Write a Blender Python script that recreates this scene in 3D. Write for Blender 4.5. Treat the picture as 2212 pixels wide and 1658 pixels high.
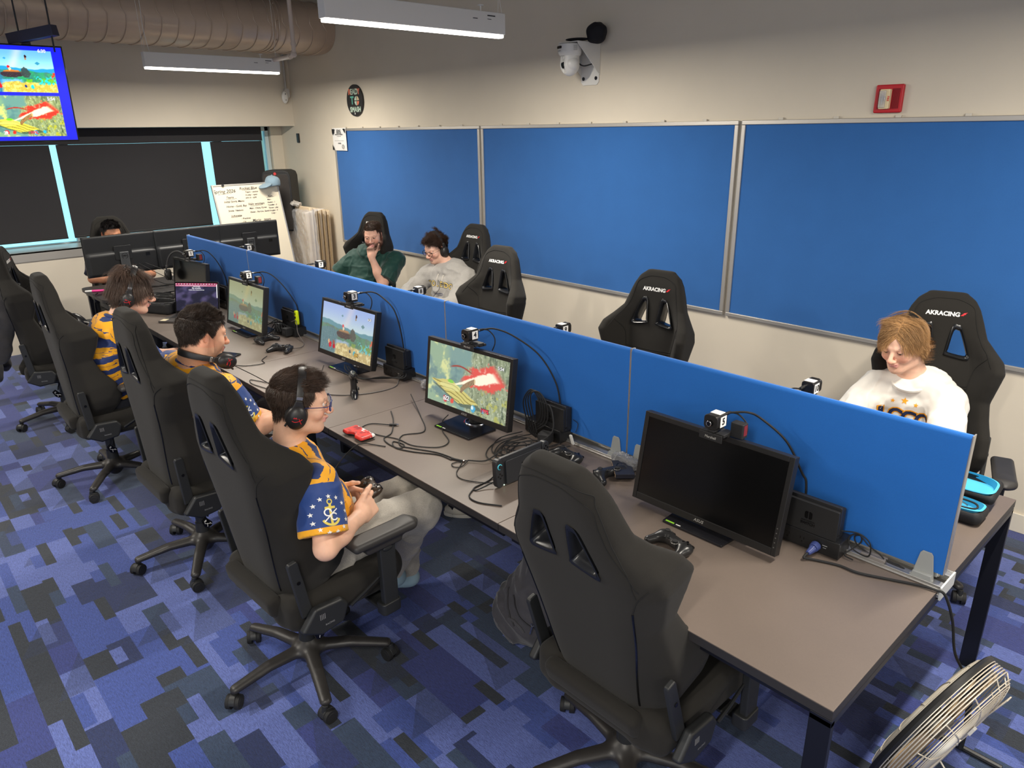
import bpy, bmesh, math, random
import numpy as np
from mathutils import Vector, Matrix, Quaternion
from mathutils.bvhtree import BVHTree
PI = math.pi
for o in list(bpy.data.objects): bpy.data.objects.remove(o)
SC = bpy.context.scene
COL = SC.collection

# ---------------------------------------------------------------- camera
cd = bpy.data.cameras.new('camera'); cam = bpy.data.objects.new('camera', cd); COL.objects.link(cam)
cd.sensor_width = 36.0; cd.lens = 1555.9 / 2212 * 36; cd.clip_start = .05; cd.clip_end = 100
_y, _p, _r = .8315, .3397, -.0138
_f = Vector((-math.sin(_y)*math.cos(_p), math.cos(_y)*math.cos(_p), -math.sin(_p)))
_rt = Vector((math.cos(_y), math.sin(_y), 0)); _u = _rt.cross(_f)
_rr = _rt*math.cos(_r) + _u*math.sin(_r); _uu = -_rt*math.sin(_r) + _u*math.cos(_r)
M = Matrix((_rr, _uu, -_f)).transposed().to_4x4(); M.translation = (.4882, -1.4629, 2.0703)
cam.matrix_world = M; SC.camera = cam

# ---------------------------------------------------------------- view + world
SC.view_settings.view_transform = 'Standard'; SC.view_settings.look = 'None'
SC.view_settings.gamma = 1; SC.view_settings.use_curve_mapping = False
SC.view_settings.exposure = 0.0
W = bpy.data.worlds.new('daylight'); SC.world = W; W.use_nodes = True
_bg = W.node_tree.nodes['Background']; _bg.inputs[0].default_value = (.34, .76, .88, 1); _bg.inputs[1].default_value = 1.7

# ---------------------------------------------------------------- lights (ceiling lamps of the room, added unseen lamps, a fill light)
def area(name, loc, sx, sy, power, col=(1, .93, .82), rot=(0, 0, 0)):
    l = bpy.data.lights.new(name, 'AREA'); l.shape = 'RECTANGLE'; l.size = sx; l.size_y = sy
    l.energy = power; l.color = col
    o = bpy.data.objects.new(name, l); COL.objects.link(o); o.location = loc; o.rotation_euler = rot
    return o
LAMPS = [(-6.44, .73), (-3.08, .545), (.30, .545), (3.4, .545),
         (-6.44, -2.7), (-3.08, -2.7), (.30, -2.7), (3.4, -2.7)]  # second row and far end of the first are unseen, added for even light
for lx, ly in LAMPS:
    area('lamp_light', (lx, ly + .6, 2.583), .05, 1.16, 68)
# added fill light: wide cool panel behind the camera, with no window there
area('window_light', (1.5, -5.6, 2.2), 7.0, 2.6, 105, (.86, .93, 1), (math.radians(74), 0, math.radians(8)))

# ---------------------------------------------------------------- helpers: names, materials, meshes
def lin(c):
    return tuple((x/12.92 if x <= .04045 else ((x+.055)/1.055)**2.4) for x in c)
def rgb(r, g, b): return lin((r/255, g/255, b/255))
MATS = {}
def mat(name, col, rough=.6, metal=0, noise=0, nscale=20, bump=0, bscale=200, alpha=1, trans=0, spec=.5, emit=None, estr=1, coat=0, ior=1.45, sheen=0):
    if name in MATS: return MATS[name]
    m = bpy.data.materials.new(name); m.use_nodes = True; MATS[name] = m
    nt = m.node_tree; b = nt.nodes['Principled BSDF']
    b.inputs['Base Color'].default_value = (*col, 1); b.inputs['Roughness'].default_value = rough
    b.inputs['Metallic'].default_value = metal; b.inputs['Specular IOR Level'].default_value = spec
    b.inputs['Alpha'].default_value = alpha; b.inputs['Transmission Weight'].default_value = trans
    b.inputs['IOR'].default_value = ior; b.inputs['Coat Weight'].default_value = coat
    b.inputs['Sheen Weight'].default_value = sheen
    if emit: b.inputs['Emission Color'].default_value = (*emit, 1); b.inputs['Emission Strength'].default_value = estr
    if noise or bump:
        tc = nt.nodes.new('ShaderNodeTexCoord')
    if noise:
        n = nt.nodes.new('ShaderNodeTexNoise'); n.inputs['Scale'].default_value = nscale; n.inputs['Detail'].default_value = 4
        nt.links.new(tc.outputs['Object'], n.inputs['Vector'])
        mx = nt.nodes.new('ShaderNodeMix'); mx.data_type = 'RGBA'; mx.blend_type = 'MIX'
        mr = nt.nodes.new('ShaderNodeMapRange'); mr.inputs[1].default_value = .3; mr.inputs[2].default_value = .7
        nt.links.new(n.outputs['Fac'], mr.inputs[0]); nt.links.new(mr.outputs[0], mx.inputs[0])
        mx.inputs[6].default_value = (*[c*(1-noise) for c in col], 1); mx.inputs[7].default_value = (*[min(1, c*(1+noise)) for c in col], 1)
        nt.links.new(mx.outputs[2], b.inputs['Base Color'])
    if bump:
        n2 = nt.nodes.new('ShaderNodeTexNoise'); n2.inputs['Scale'].default_value = bscale; n2.inputs['Detail'].default_value = 3
        nt.links.new(tc.outputs['Object'], n2.inputs['Vector'])
        bp = nt.nodes.new('ShaderNodeBump'); bp.inputs['Strength'].default_value = bump; bp.inputs['Distance'].default_value = .002
        nt.links.new(n2.outputs['Fac'], bp.inputs['Height']); nt.links.new(bp.outputs[0], b.inputs['Normal'])
    return m

def vcmat(name, attr='col', rough=.6, emit=0, sheen=0, bump=0, bscale=300, spec=.5, noise=0, sss=0):
    """material reading a colour attribute that holds the thing's own printed / natural colour"""
    if name in MATS: return MATS[name]
    m = bpy.data.materials.new(name); m.use_nodes = True; MATS[name] = m
    nt = m.node_tree; b = nt.nodes['Principled BSDF']
    a = nt.nodes.new('ShaderNodeAttribute'); a.attribute_name = attr
    b.inputs['Roughness'].default_value = rough; b.inputs['Sheen Weight'].default_value = sheen; b.inputs['Specular IOR Level'].default_value = spec
    if emit:
        b.inputs['Base Color'].default_value = (.01, .01, .01, 1)
        nt.links.new(a.outputs['Color'], b.inputs['Emission Color']); b.inputs['Emission Strength'].default_value = emit
    else: nt.links.new(a.outputs['Color'], b.inputs['Base Color'])
    if sss:
        b.inputs['Subsurface Weight'].default_value = sss; b.inputs['Subsurface Radius'].default_value = (.012, .004, .002); b.inputs['Subsurface Scale'].default_value = 1
    if bump:
        tc = nt.nodes.new('ShaderNodeTexCoord')
        n2 = nt.nodes.new('ShaderNodeTexNoise'); n2.inputs['Scale'].default_value = bscale
        nt.links.new(tc.outputs['Object'], n2.inputs['Vector'])
        bp = nt.nodes.new('ShaderNodeBump'); bp.inputs['Strength'].default_value = bump; bp.inputs['Distance'].default_value = .002
        nt.links.new(n2.outputs['Fac'], bp.inputs['Height']); nt.links.new(bp.outputs[0], b.inputs['Normal'])
    return m

def rotm(rz=0, rx=0, ry=0): return Matrix.Rotation(rz, 4, 'Z') @ Matrix.Rotation(rx, 4, 'X') @ Matrix.Rotation(ry, 4, 'Y')
def frame(origin, xdir, zdir):
    """matrix with local x along xdir and local z near zdir"""
    x = Vector(xdir).normalized(); z = Vector(zdir); z = (z - x*z.dot(x)).normalized(); y = z.cross(x)
    m = Matrix((x, y, z)).transposed().to_4x4(); m.translation = Vector(origin); return m

class MB:
    def __init__(s): s.v = []; s.f = []; s.mi = []; s.cur = 0
    def add(s, vs, fs, M=None):
        b = len(s.v)
        s.v += [tuple(M @ Vector(v)) for v in vs] if M is not None else [tuple(v) for v in vs]
        s.f += [tuple(i+b for i in f) for f in fs]; s.mi += [s.cur]*len(fs)
        return s
    def box(s, c, d, M=None):
        x, y, z = [a/2 for a in d]; cx, cy, cz = c
        vs = [(cx+i*x, cy+j*y, cz+k*z) for k in (-1, 1) for j in (-1, 1) for i in (-1, 1)]
        return s.add(vs, [(0, 2, 3, 1), (4, 5, 7, 6), (0, 1, 5, 4), (2, 6, 7, 3), (0, 4, 6, 2), (1, 3, 7, 5)], M)
    def bb(s, lo, hi, M=None): return s.box([(a+b)/2 for a, b in zip(lo, hi)], [abs(b-a) for a, b in zip(lo, hi)], M)
    def rbox(s, c, d, r=.01, n=4, axis=2, M=None):
        """box with rounded vertical edges (along axis)"""
        a = [0, 1, 2]; a.remove(axis); u, w = d[a[0]]/2, d[a[1]]/2; r = min(r, u, w); pts = []
        for k, (sx, sy) in enumerate(((1, 1), (-1, 1), (-1, -1), (1, -1))):
            for i in range(n+1):
                t = (k + i/n)*PI/2; pts.append((sx*(u-r)+r*math.cos(t), sy*(w-r)+r*math.sin(t)))
        return s.prism(pts, -d[axis]/2, d[axis]/2, axis, c, M)
    def prism(s, pts, z0, z1, axis=2, c=(0, 0, 0), M=None):
        n = len(pts); vs = []
        for z in (z0, z1):
            for p in pts:
                q = [0, 0, 0]; a = [0, 1, 2]; a.remove(axis); q[a[0]] = p[0]; q[a[1]] = p[1]; q[axis] = z
                vs.append(tuple(q[i]+c[i] for i in range(3)))
        fs = [tuple(range(n))[::-1], tuple(range(n, 2*n))] + [(i, (i+1) % n, n+(i+1) % n, n+i) for i in range(n)]
        if axis == 1: fs = [f[::-1] for f in fs]
        return s.add(vs, fs, M)
    def cyl(s, p0, p1, r0, r1=None, n=20, caps=True, M=None):
        r1 = r0 if r1 is None else r1; p0, p1 = Vector(p0), Vector(p1); d = (p1-p0).normalized()
        a = d.orthogonal().normalized(); b = d.cross(a)
        vs = [p+(a*math.cos(t)+b*math.sin(t))*r for p, r in ((p0, r0), (p1, r1)) for t in [2*PI*i/n for i in range(n)]]
        fs = [(i, (i+1) % n, n+(i+1) % n, n+i) for i in range(n)]
        if caps: fs += [tuple(range(n))[::-1], tuple(range(n, 2*n))]
        return s.add(vs, fs, M)
    def lathe(s, prof, n=24, M=None, arc=2*PI):
        m = len(prof); full = abs(arc-2*PI) < 1e-6; k = n if full else n+1
        vs = [(r*math.cos(arc*i/n), r*math.sin(arc*i/n), z) for i in range(k) for r, z in prof]
        fs = [(i*m+j, ((i+1) % k)*m+j, ((i+1) % k)*m+j+1, i*m+j+1) for i in range(n) for j in range(m-1)]
        return s.add(vs, fs, M)
    def tube(s, pts, r, n=8, M=None, closed=False, flat=1.0, rs=None):
        P = [Vector(p) for p in pts]; m = len(P); T = []
        for i in range(m):
            a = P[(i-1) % m] if closed or i else P[0]; b = P[(i+1) % m] if closed or i < m-1 else P[-1]
            T.append((b-a).normalized() if (b-a).length > 1e-9 else Vector((0, 0, 1)))
        N = T[0].orthogonal().normalized(); vs = []
        for i in range(m):
            N = (N - T[i]*N.dot(T[i])); N = N.normalized() if N.length > 1e-6 else T[i].orthogonal().normalized()
            B = T[i].cross(N); q = rs[i] if rs else r
            vs += [P[i]+(N*math.cos(2*PI*k/n)+B*math.sin(2*PI*k/n)*flat)*q for k in range(n)]
        L = m if closed else m-1
        fs = [(i*n+k, i*n+(k+1) % n, ((i+1) % m)*n+(k+1) % n, ((i+1) % m)*n+k) for i in range(L) for k in range(n)]
        if not closed: fs += [tuple(range(n))[::-1], tuple(range((m-1)*n, m*n))]
        return s.add(vs, fs, M)
    def sphere(s, c, r, n=16, M=None, sc=(1, 1, 1)):
        pr = [(max(1e-5, math.sin(PI*i/n))*r, -math.cos(PI*i/n)*r) for i in range(n+1)]
        m = Matrix.Translation(c) @ Matrix.Diagonal((*sc, 1))
        return s.lathe(pr, n*2 if n < 16 else 24, M=(M @ m) if M is not None else m)
    def torus(s, c, R, r, n=32, k=8, M=None, ax=(0, 0, 1), sc=(1, 1)):
        q = Vector((0, 0, 1)).rotation_difference(Vector(ax)).to_matrix().to_4x4()
        mm = Matrix.Translation(c) @ q
        return s.tube([(R*sc[0]*math.cos(2*PI*i/n), R*sc[1]*math.sin(2*PI*i/n), 0) for i in range(n)], r, k, (M @ mm) if M is not None else mm, True)
    def build(s, name, mats, parent=None, smooth=35, bevel=0, bseg=2, M=None, sub=0):
        me = bpy.data.meshes.new(name); me.from_pydata(s.v, [], s.f)
        ms = mats if isinstance(mats, (list, tuple)) else [mats]
        for m in ms: me.materials.append(m)
        if len(ms) > 1: me.polygons.foreach_set('material_index', s.mi)
        bm = bmesh.new(); bm.from_mesh(me); bmesh.ops.recalc_face_normals(bm, faces=bm.faces); bm.to_mesh(me); bm.free()
        if smooth:
            me.shade_smooth(); me.set_sharp_from_angle(angle=math.radians(smooth))
        o = link(name, me, parent, M)
        if bevel:
            md = o.modifiers.new('bevel', 'BEVEL'); md.width = bevel; md.segments = bseg; md.limit_method = 'ANGLE'; md.angle_limit = math.radians(40); md.harden_normals = True
        if sub:
            md = o.modifiers.new('sub', 'SUBSURF'); md.levels = sub; md.render_levels = sub
        return o
def link(name, me, parent=None, M=None):
    o = bpy.data.objects.new(name, me); COL.objects.link(o)
    if M is not None: o.matrix_world = M
    if parent is not None: o.parent = parent
    return o
def tag(o, label=None, cat=None, group=None, kind=None):
    if label: o['label'] = label
    if cat: o['category'] = cat
    if group: o['group'] = group
    if kind: o['kind'] = kind
    return o
def thing(name, label, cat, loc=(0, 0, 0), rz=0, group=None, M=None):
    o = bpy.data.objects.new(name, None); COL.objects.link(o); o.empty_display_size = .05
    if M is not None: o.matrix_world = M
    else: o.location = loc; o.rotation_euler = (0, 0, rz)
    return tag(o, label, cat, group)
def struct(o): o['kind'] = 'structure'; return o
def copy_tree(o, parent=None):
    c = o.copy(); COL.objects.link(c)
    if parent is not None: c.parent = parent
    for ch in [x for x in COL.objects if x.parent == o]: copy_tree(ch, c)
    return c
def spline(pts, n=8):
    """Catmull-Rom through points"""
    P = [Vector(p) for p in pts]; P = [2*P[0]-P[1]] + P + [2*P[-1]-P[-2]]; out = []
    for i in range(1, len(P)-2):
        for k in range(n):
            t = k/n; a, b, c, d = P[i-1:i+3]
            out.append(.5*((2*b)+(c-a)*t+(2*a-5*b+4*c-d)*t*t+(3*b-a-3*c+d)*t**3))
    out.append(P[-2]); return out

# ---------------------------------------------------------------- text and flat marks as real thin meshes
def text_polys(txt, size=1.0, bold=0.0, shear=0, spacing=1):
    cu = bpy.data.curves.new('t', 'FONT'); cu.body = txt; cu.size = size; cu.align_x = 'CENTER'; cu.align_y = 'CENTER'
    cu.offset = bold; cu.shear = shear; cu.space_character = spacing; cu.resolution_u = 3
    o = bpy.data.objects.new('t', cu); COL.objects.link(o)
    dg = bpy.context.evaluated_depsgraph_get(); me = bpy.data.meshes.new_from_object(o.evaluated_get(dg))
    vs = [tuple(v.co) for v in me.vertices]; fs = [tuple(p.vertices) for p in me.polygons]
    bpy.data.objects.remove(o); bpy.data.curves.remove(cu); bpy.data.meshes.remove(me)
    return vs, fs
def star_poly(cx, cy, r, rot=0, inner=.42):
    p = [(cx+(r if i % 2 == 0 else r*inner)*math.sin(rot+i*PI/5), cy+(r if i % 2 == 0 else r*inner)*math.cos(rot+i*PI/5), 0) for i in range(10)]
    vs = [(cx, cy, 0)]+p; return vs, [(0, (i+1) % 10+1, i+1) for i in range(10)]
def flat(name, vf, m, M, parent=None, thick=.0006):
    vs, fs = vf; mb = MB(); mb.add(vs, fs, M)
    return mb.build(name, m, parent, smooth=0)
def wm(o):
    if o.parent is None: return o.matrix_basis.copy()
    return wm(o.parent) @ o.matrix_parent_inverse @ o.matrix_basis
def bvh_of(o):
    me = o.data; mw = wm(o)
    return BVHTree.FromPolygons([mw @ v.co for v in me.vertices], [tuple(p.vertices) for p in me.polygons])
def decal(name, vf_list, mats, bvh, M, parent=None, off=.0015, sub=.008):
    """lay flat artwork (local xy of M, looking along -z of M) onto a surface"""
    me = bpy.data.meshes.new(name); bm = bmesh.new()
    for k, (vs, fs) in enumerate(vf_list):
        vv = [bm.verts.new(v) for v in vs]
        for f in fs:
            try: fc = bm.faces.new([vv[i] for i in f]); fc.material_index = k
            except ValueError: pass
    for _ in range(3):
        es = [e for e in bm.edges if e.calc_length() > sub]
        if not es: break
        bmesh.ops.subdivide_edges(bm, edges=es, cuts=1)
    bmesh.ops.triangulate(bm, faces=bm.faces)
    d = -(M.to_3x3() @ Vector((0, 0, 1))).normalized(); bad = []
    for v in bm.verts:
        p = M @ v.co; hit, nor, _, _ = bvh.ray_cast(p, d, 1.0)
        if hit is None: bad.append(v); continue
        if nor.dot(d) > 0: nor = -nor
        v.co = hit + nor*off
    bmesh.ops.delete(bm, geom=bad, context='VERTS'); bm.to_mesh(me); bm.free()
    for m in (mats if isinstance(mats, (list, tuple)) else [mats]): me.materials.append(m)
    o = link(name, me, None)
    if parent is not None:
        o.parent = parent; o.matrix_parent_inverse = wm(parent).inverted()
    return o
# ---------------------------------------------------------------- distance-field modelling: smooth bodies, cloth, cushions
def _v(a): return np.array(a, dtype=np.float32)
class Field:
    def __init__(s): s.p = []; s.margin = .05
    def _add(s, fn, lo, hi, op, k, lab): s.p.append((fn, _v(lo), _v(hi), op, k, lab)); return s
    def cap(s, a, b, ra, rb=None, op='u', k=.02, lab=0):
        a, b = _v(a), _v(b); rb = ra if rb is None else rb; ba = b-a; L = float(ba@ba)+1e-9
        def fn(P):
            pa = P-a; t = np.clip((pa@ba)/L, 0, 1); return np.linalg.norm(pa-t[..., None]*ba, axis=-1)-(ra+(rb-ra)*t)
        m = max(ra, rb); return s._add(fn, np.minimum(a, b)-m, np.maximum(a, b)+m, op, k, lab)
    def ell(s, c, r, R=None, op='u', k=.02, lab=0):
        c, r = _v(c), _v(r); Rm = np.array(R.to_3x3(), dtype=np.float32) if R is not None else np.eye(3, dtype=np.float32)
        mr = float(r.min())
        def fn(P):
            q = (P-c)@Rm; k0 = np.linalg.norm(q/r, axis=-1); k1 = np.linalg.norm(q/(r*r), axis=-1)+1e-9; return k0*(k0-1)/k1
        e = np.abs(Rm)@r; return s._add(fn, c-e, c+e, op, k, lab)
    def box(s, c, h, rad=.01, R=None, op='u', k=.01, lab=0):
        c, h = _v(c), _v(h); Rm = np.array(R.to_3x3(), dtype=np.float32) if R is not None else np.eye(3, dtype=np.float32)
        def fn(P):
            q = np.abs((P-c)@Rm)-(h-rad); return np.linalg.norm(np.maximum(q, 0), axis=-1)+np.minimum(q.max(-1), 0)-rad
        e = np.abs(Rm)@h; return s._add(fn, c-e, c+e, op, k, lab)
    def loft(s, st, op='u', k=.03, lab=0, clip0=False, clip1=False, e=2.0):
        """st: list of (centre, lateral axis, rx, ry); elliptic sections along a polyline"""
        C = [_v(x[0]) for x in st]; segs = []
        for i in range(len(st)-1): segs.append((C[i], C[i+1], Vector(st[i][1]), Vector(st[i+1][1]), st[i][2:4], st[i+1][2:4]))
        def fn(P):
            best = None
            for i, (a, b, X0, X1, r0, r1) in enumerate(segs):
                ba = b-a; L = float(ba@ba)+1e-9; pa = P-a; tr = (pa@ba)/L; t = np.clip(tr, 0, 1)
                q = pa-t[..., None]*ba; d = Vector(ba).normalized()
                X = ((X0+X1)/2); X = (X-d*X.dot(d)).normalized(); Y = d.cross(X)
                rx = r0[0]+(r1[0]-r0[0])*t; ry = r0[1]+(r1[1]-r0[1])*t
                u = q@_v(X); w = q@_v(Y); ax = q@_v(d)
                n = (np.abs(u/rx)**e+np.abs(w/ry)**e+(ax/np.minimum(rx, ry))**2)**(1/e)
                dd = (n-1)*np.minimum(rx, ry)
                if clip0 and i == 0: dd = np.maximum(dd, -tr*math.sqrt(L))
                if clip1 and i == len(segs)-1: dd = np.maximum(dd, (tr-1)*math.sqrt(L))
                best = dd if best is None else np.minimum(best, dd)
            return best
        m = max(max(x[2:4]) for x in st); A = np.array(C); return s._add(fn, A.min(0)-m, A.max(0)+m, op, k, lab)
    def fun(s, fn, lo, hi, op='u', k=.01, lab=0): return s._add(fn, lo, hi, op, k, lab)
    def ev(s, P, labels=False):
        """evaluate at an (N,3) array"""
        D = np.full(P.shape[:-1], 1.0, dtype=np.float32); LB = np.zeros(P.shape[:-1], dtype=np.int32); best = D.copy()
        for fn, lo, hi, op, k, lab in s.p:
            m = s.margin+k; sel = np.all((P > lo-m) & (P < hi+m), axis=-1)
            if not sel.any(): continue
            d = fn(P[sel]).astype(np.float32); D0 = D[sel]
            if op == 'u':
                h = np.clip(.5+.5*(D0-d)/k, 0, 1); D[sel] = D0*(1-h)+d*h-k*h*(1-h)
                if labels: bb = best[sel]; c = d < bb; l = LB[sel]; l[c] = lab; LB[sel] = l; bb[c] = d[c]; best[sel] = bb
            elif op == 's':
                h = np.clip(.5-.5*(D0+d)/k, 0, 1); D[sel] = D0*(1-h)-d*h+k*h*(1-h)
            else:
                D[sel] = np.maximum(D0, d)
        return (D, LB) if labels else D
    def bounds(s):
        u = [p for p in s.p if p[3] == 'u']; return np.min([p[1] for p in u], 0)-.01, np.max([p[2] for p in u], 0)+.01
    def mesh(s, h=.006, lo=None, hi=None, disp=None, labels=False, smooth=1):
        L, H = s.bounds(); lo = L if lo is None else np.maximum(_v(lo), L); hi = H if hi is None else np.minimum(_v(hi), H)
        n = np.maximum(np.ceil((hi-lo)/h).astype(int)+1, 3)
        B = 8; shape = tuple(n)                       # coarse blocks first, fine cells only near the surface
        xs = [lo[i]+np.arange(n[i])*h for i in range(3)]
        nb = [int(math.ceil(n[i]/B)) for i in range(3)]
        D = np.full(shape, 1.0, dtype=np.float32)
        cen = np.stack(np.meshgrid(*[lo[i]+(np.arange(nb[i])+.5)*B*h for i in range(3)], indexing='ij'), -1).reshape(-1, 3).astype(np.float32)
        cd_ = s.ev(cen); rad = B*h*.87*1.35+.02
        idx = np.stack(np.meshgrid(*[np.arange(b) for b in nb], indexing='ij'), -1).reshape(-1, 3)
        for (i, j, k), dv in zip(idx, cd_):
            sl = tuple(slice(a*B, min((a+1)*B, nn)) for a, nn in zip((i, j, k), shape))
            if abs(dv) > rad: D[sl] = dv; continue
            G = np.stack(np.meshgrid(*[xs[a][sl[a]] for a in range(3)], indexing='ij'), -1).astype(np.float32)
            D[sl] = s.ev(G.reshape(-1, 3)).reshape(G.shape[:-1])
        return _nets(D, lo, h, s, smooth, labels, disp)
def _nets(D, lo, h, fld, smooth, labels, disp):
    S = D < 0; nx, ny, nz = D.shape
    cnt = np.zeros((nx-1, ny-1, nz-1), np.float32); acc = np.zeros((nx-1, ny-1, nz-1, 3), np.float32)
    for ax in range(3):
        a = [slice(None)]*3; b = [slice(None)]*3; a[ax] = slice(0, -1); b[ax] = slice(1, None)
        A, Bv = D[tuple(a)], D[tuple(b)]; cr = (A < 0) != (Bv < 0)
        I = np.argwhere(cr); t = A[cr]/(A[cr]-Bv[cr]+1e-12); P = I.astype(np.float32); P[:, ax] += t
        o = [x for x in range(3) if x != ax]
        for d0 in (0, 1):
            for d1 in (0, 1):
                J = I.copy(); J[:, o[0]] -= d0; J[:, o[1]] -= d1
                ok = np.all((J >= 0) & (J < np.array([nx-1, ny-1, nz-1])), axis=1); JJ = J[ok]
                np.add.at(cnt, tuple(JJ.T), 1); np.add.at(acc, tuple(JJ.T), P[ok])
    C = np.argwhere(cnt > 0); vid = np.full(cnt.shape, -1, np.int64); vid[tuple(C.T)] = np.arange(len(C))
    V = acc[tuple(C.T)]/cnt[tuple(C.T)][:, None]; F = []
    for ax in range(3):
        a = [slice(None)]*3; b = [slice(None)]*3; a[ax] = slice(0, -1); b[ax] = slice(1, None)
        A, Bv = S[tuple(a)], S[tuple(b)]; I = np.argwhere(A != Bv); fl = A[tuple(I.T)]
        o = [(ax+1) % 3, (ax+2) % 3]; ok = (I[:, o[0]] > 0) & (I[:, o[1]] > 0) & (I[:, o[0]] < D.shape[o[0]]-1) & (I[:, o[1]] < D.shape[o[1]]-1)
        I = I[ok]; fl = fl[ok]; q = []
        for d0, d1 in ((1, 1), (0, 1), (0, 0), (1, 0)):
            J = I.copy(); J[:, o[0]] -= d0; J[:, o[1]] -= d1; q.append(vid[tuple(J.T)])
        Q = np.stack(q, 1); Q[~fl] = Q[~fl][:, ::-1]; F.append(Q)
    F = np.concatenate(F); F = F[(F >= 0).all(1)]
    V = V*h+lo
    for _ in range(smooth):
        A = np.zeros_like(V); n = np.zeros(len(V), np.float32)
        for i in range(4):
            j = (i+1) % 4
            np.add.at(A, F[:, i], V[F[:, j]]); np.add.at(n, F[:, i], 1)
            np.add.at(A, F[:, j], V[F[:, i]]); np.add.at(n, F[:, j], 1)
        n[n == 0] = 1; V = V*.5+A/n[:, None]*.5
    if disp is not None:
        e = h*.5; g = np.stack([fld.ev(V+_v(np.eye(3)[i]*e))-fld.ev(V-_v(np.eye(3)[i]*e)) for i in range(3)], 1)
        g /= np.linalg.norm(g, axis=1, keepdims=True)+1e-9; V = V+g*disp(V)[:, None]
    LB = fld.ev(V.astype(np.float32), True)[1] if labels else None
    return V, F, LB
_RNG = np.random.RandomState(7); _LAT = _RNG.rand(32, 32, 32).astype(np.float32)
def vnoise(P, sc=1.0, seed=0):
    """smooth value noise -1..1; sc may be a 3-vector"""
    q = P*np.array(sc, dtype=np.float32)+seed*7.31; i = np.floor(q).astype(int); f = q-i; f = f*f*(3-2*f); r = 0
    for dx in (0, 1):
        for dy in (0, 1):
            for dz in (0, 1):
                w = (f[..., 0] if dx else 1-f[..., 0])*(f[..., 1] if dy else 1-f[..., 1])*(f[..., 2] if dz else 1-f[..., 2])
                r = r+w*_LAT[(i[..., 0]+dx) % 32, (i[..., 1]+dy) % 32, (i[..., 2]+dz) % 32]
    return r*2-1
def fmesh(name, parts, m, parent=None, col=None, M=None, local=True, smooth=True):
    """mesh object out of (V,F) pairs; col = per-vertex colours; vertices are world coordinates if parent is a placed thing and local=False"""
    V = np.concatenate([p[0] for p in parts]); F = []; b = 0
    for p in parts: F.append(p[1]+b); b += len(p[0])
    F = np.concatenate(F); me = bpy.data.meshes.new(name)
    me.vertices.add(len(V)); me.vertices.foreach_set('co', V.astype(np.float32).ravel())
    me.loops.add(F.size); me.loops.foreach_set('vertex_index', F.ravel().astype(np.int32))
    me.polygons.add(len(F)); me.polygons.foreach_set('loop_start', (np.arange(len(F))*F.shape[1]).astype(np.int32))
    me.polygons.foreach_set('loop_total', np.full(len(F), F.shape[1], np.int32))
    me.update(calc_edges=True); me.validate()
    for x in (m if isinstance(m, (list, tuple)) else [m]): me.materials.append(x)
    if col is not None:
        a = me.color_attributes.new('col', 'FLOAT_COLOR', 'POINT'); c = np.ones((len(me.vertices), 4), np.float32); c[:, :3] = col; a.data.foreach_set('color', c.ravel())
    if smooth: me.shade_smooth()
    o = link(name, me, None, M)
    if parent is not None:
        o.parent = parent
        if not local: o.matrix_parent_inverse = wm(parent).inverted()
    return o
# ---------------------------------------------------------------- materials of the room
class NT:
    """tiny node-expression helper"""
    def __init__(s, m): s.t = m.node_tree; s.b = s.t.nodes['Principled BSDF']
    def m(s, op, a, b=None, c=None):
        n = s.t.nodes.new('ShaderNodeMath'); n.operation = op
        for i, x in enumerate((a, b, c)):
            if x is None: continue
            if hasattr(x, 'links') or isinstance(x, bpy.types.NodeSocket): s.t.links.new(x, n.inputs[i])
            else: n.inputs[i].default_value = x
        return n.outputs[0]
    def comb(s, x, y, z=0):
        n = s.t.nodes.new('ShaderNodeCombineXYZ')
        for i, v in enumerate((x, y, z)):
            if isinstance(v, bpy.types.NodeSocket): s.t.links.new(v, n.inputs[i])
            else: n.inputs[i].default_value = v
        return n.outputs[0]
    def rnd(s, v):
        n = s.t.nodes.new('ShaderNodeTexWhiteNoise'); n.noise_dimensions = '3D'; s.t.links.new(v, n.inputs['Vector']); return n.outputs['Value']
    def ramp(s, v, stops, interp='CONSTANT'):
        n = s.t.nodes.new('ShaderNodeValToRGB'); n.color_ramp.interpolation = interp; e = n.color_ramp.elements
        while len(e) < len(stops): e.new(.5)
        for x, (p, c) in zip(e, stops): x.position = p; x.color = (*c, 1)
        s.t.links.new(v, n.inputs[0]); return n.outputs[0]
    def mix(s, f, a, b, blend='MIX'):
        n = s.t.nodes.new('ShaderNodeMix'); n.data_type = 'RGBA'; n.blend_type = blend
        for i, x in ((0, f), (6, a), (7, b)):
            if isinstance(x, bpy.types.NodeSocket): s.t.links.new(x, n.inputs[i])
            else: n.inputs[i].default_value = x if i == 0 else (*x, 1)
        return n.outputs[2]
    def coords(s, kind='Object'):
        n = s.t.nodes.new('ShaderNodeTexCoord'); return n.outputs[kind]
    def sep(s, v):
        n = s.t.nodes.new('ShaderNodeSeparateXYZ'); s.t.links.new(v, n.inputs[0]); return n.outputs
    def noise(s, v, scale, detail=3, out='Fac'):
        n = s.t.nodes.new('ShaderNodeTexNoise'); n.inputs['Scale'].default_value = scale; n.inputs['Detail'].default_value = detail
        s.t.links.new(v, n.inputs['Vector']); return n.outputs[out]
    def bump(s, h, strength=.3, dist=.002):
        n = s.t.nodes.new('ShaderNodeBump'); n.inputs['Strength'].default_value = strength; n.inputs['Distance'].default_value = dist
        s.t.links.new(h, n.inputs['Height']); s.t.links.new(n.outputs[0], s.b.inputs['Normal'])
    def out(s, col): s.t.links.new(col, s.b.inputs['Base Color'])

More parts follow.
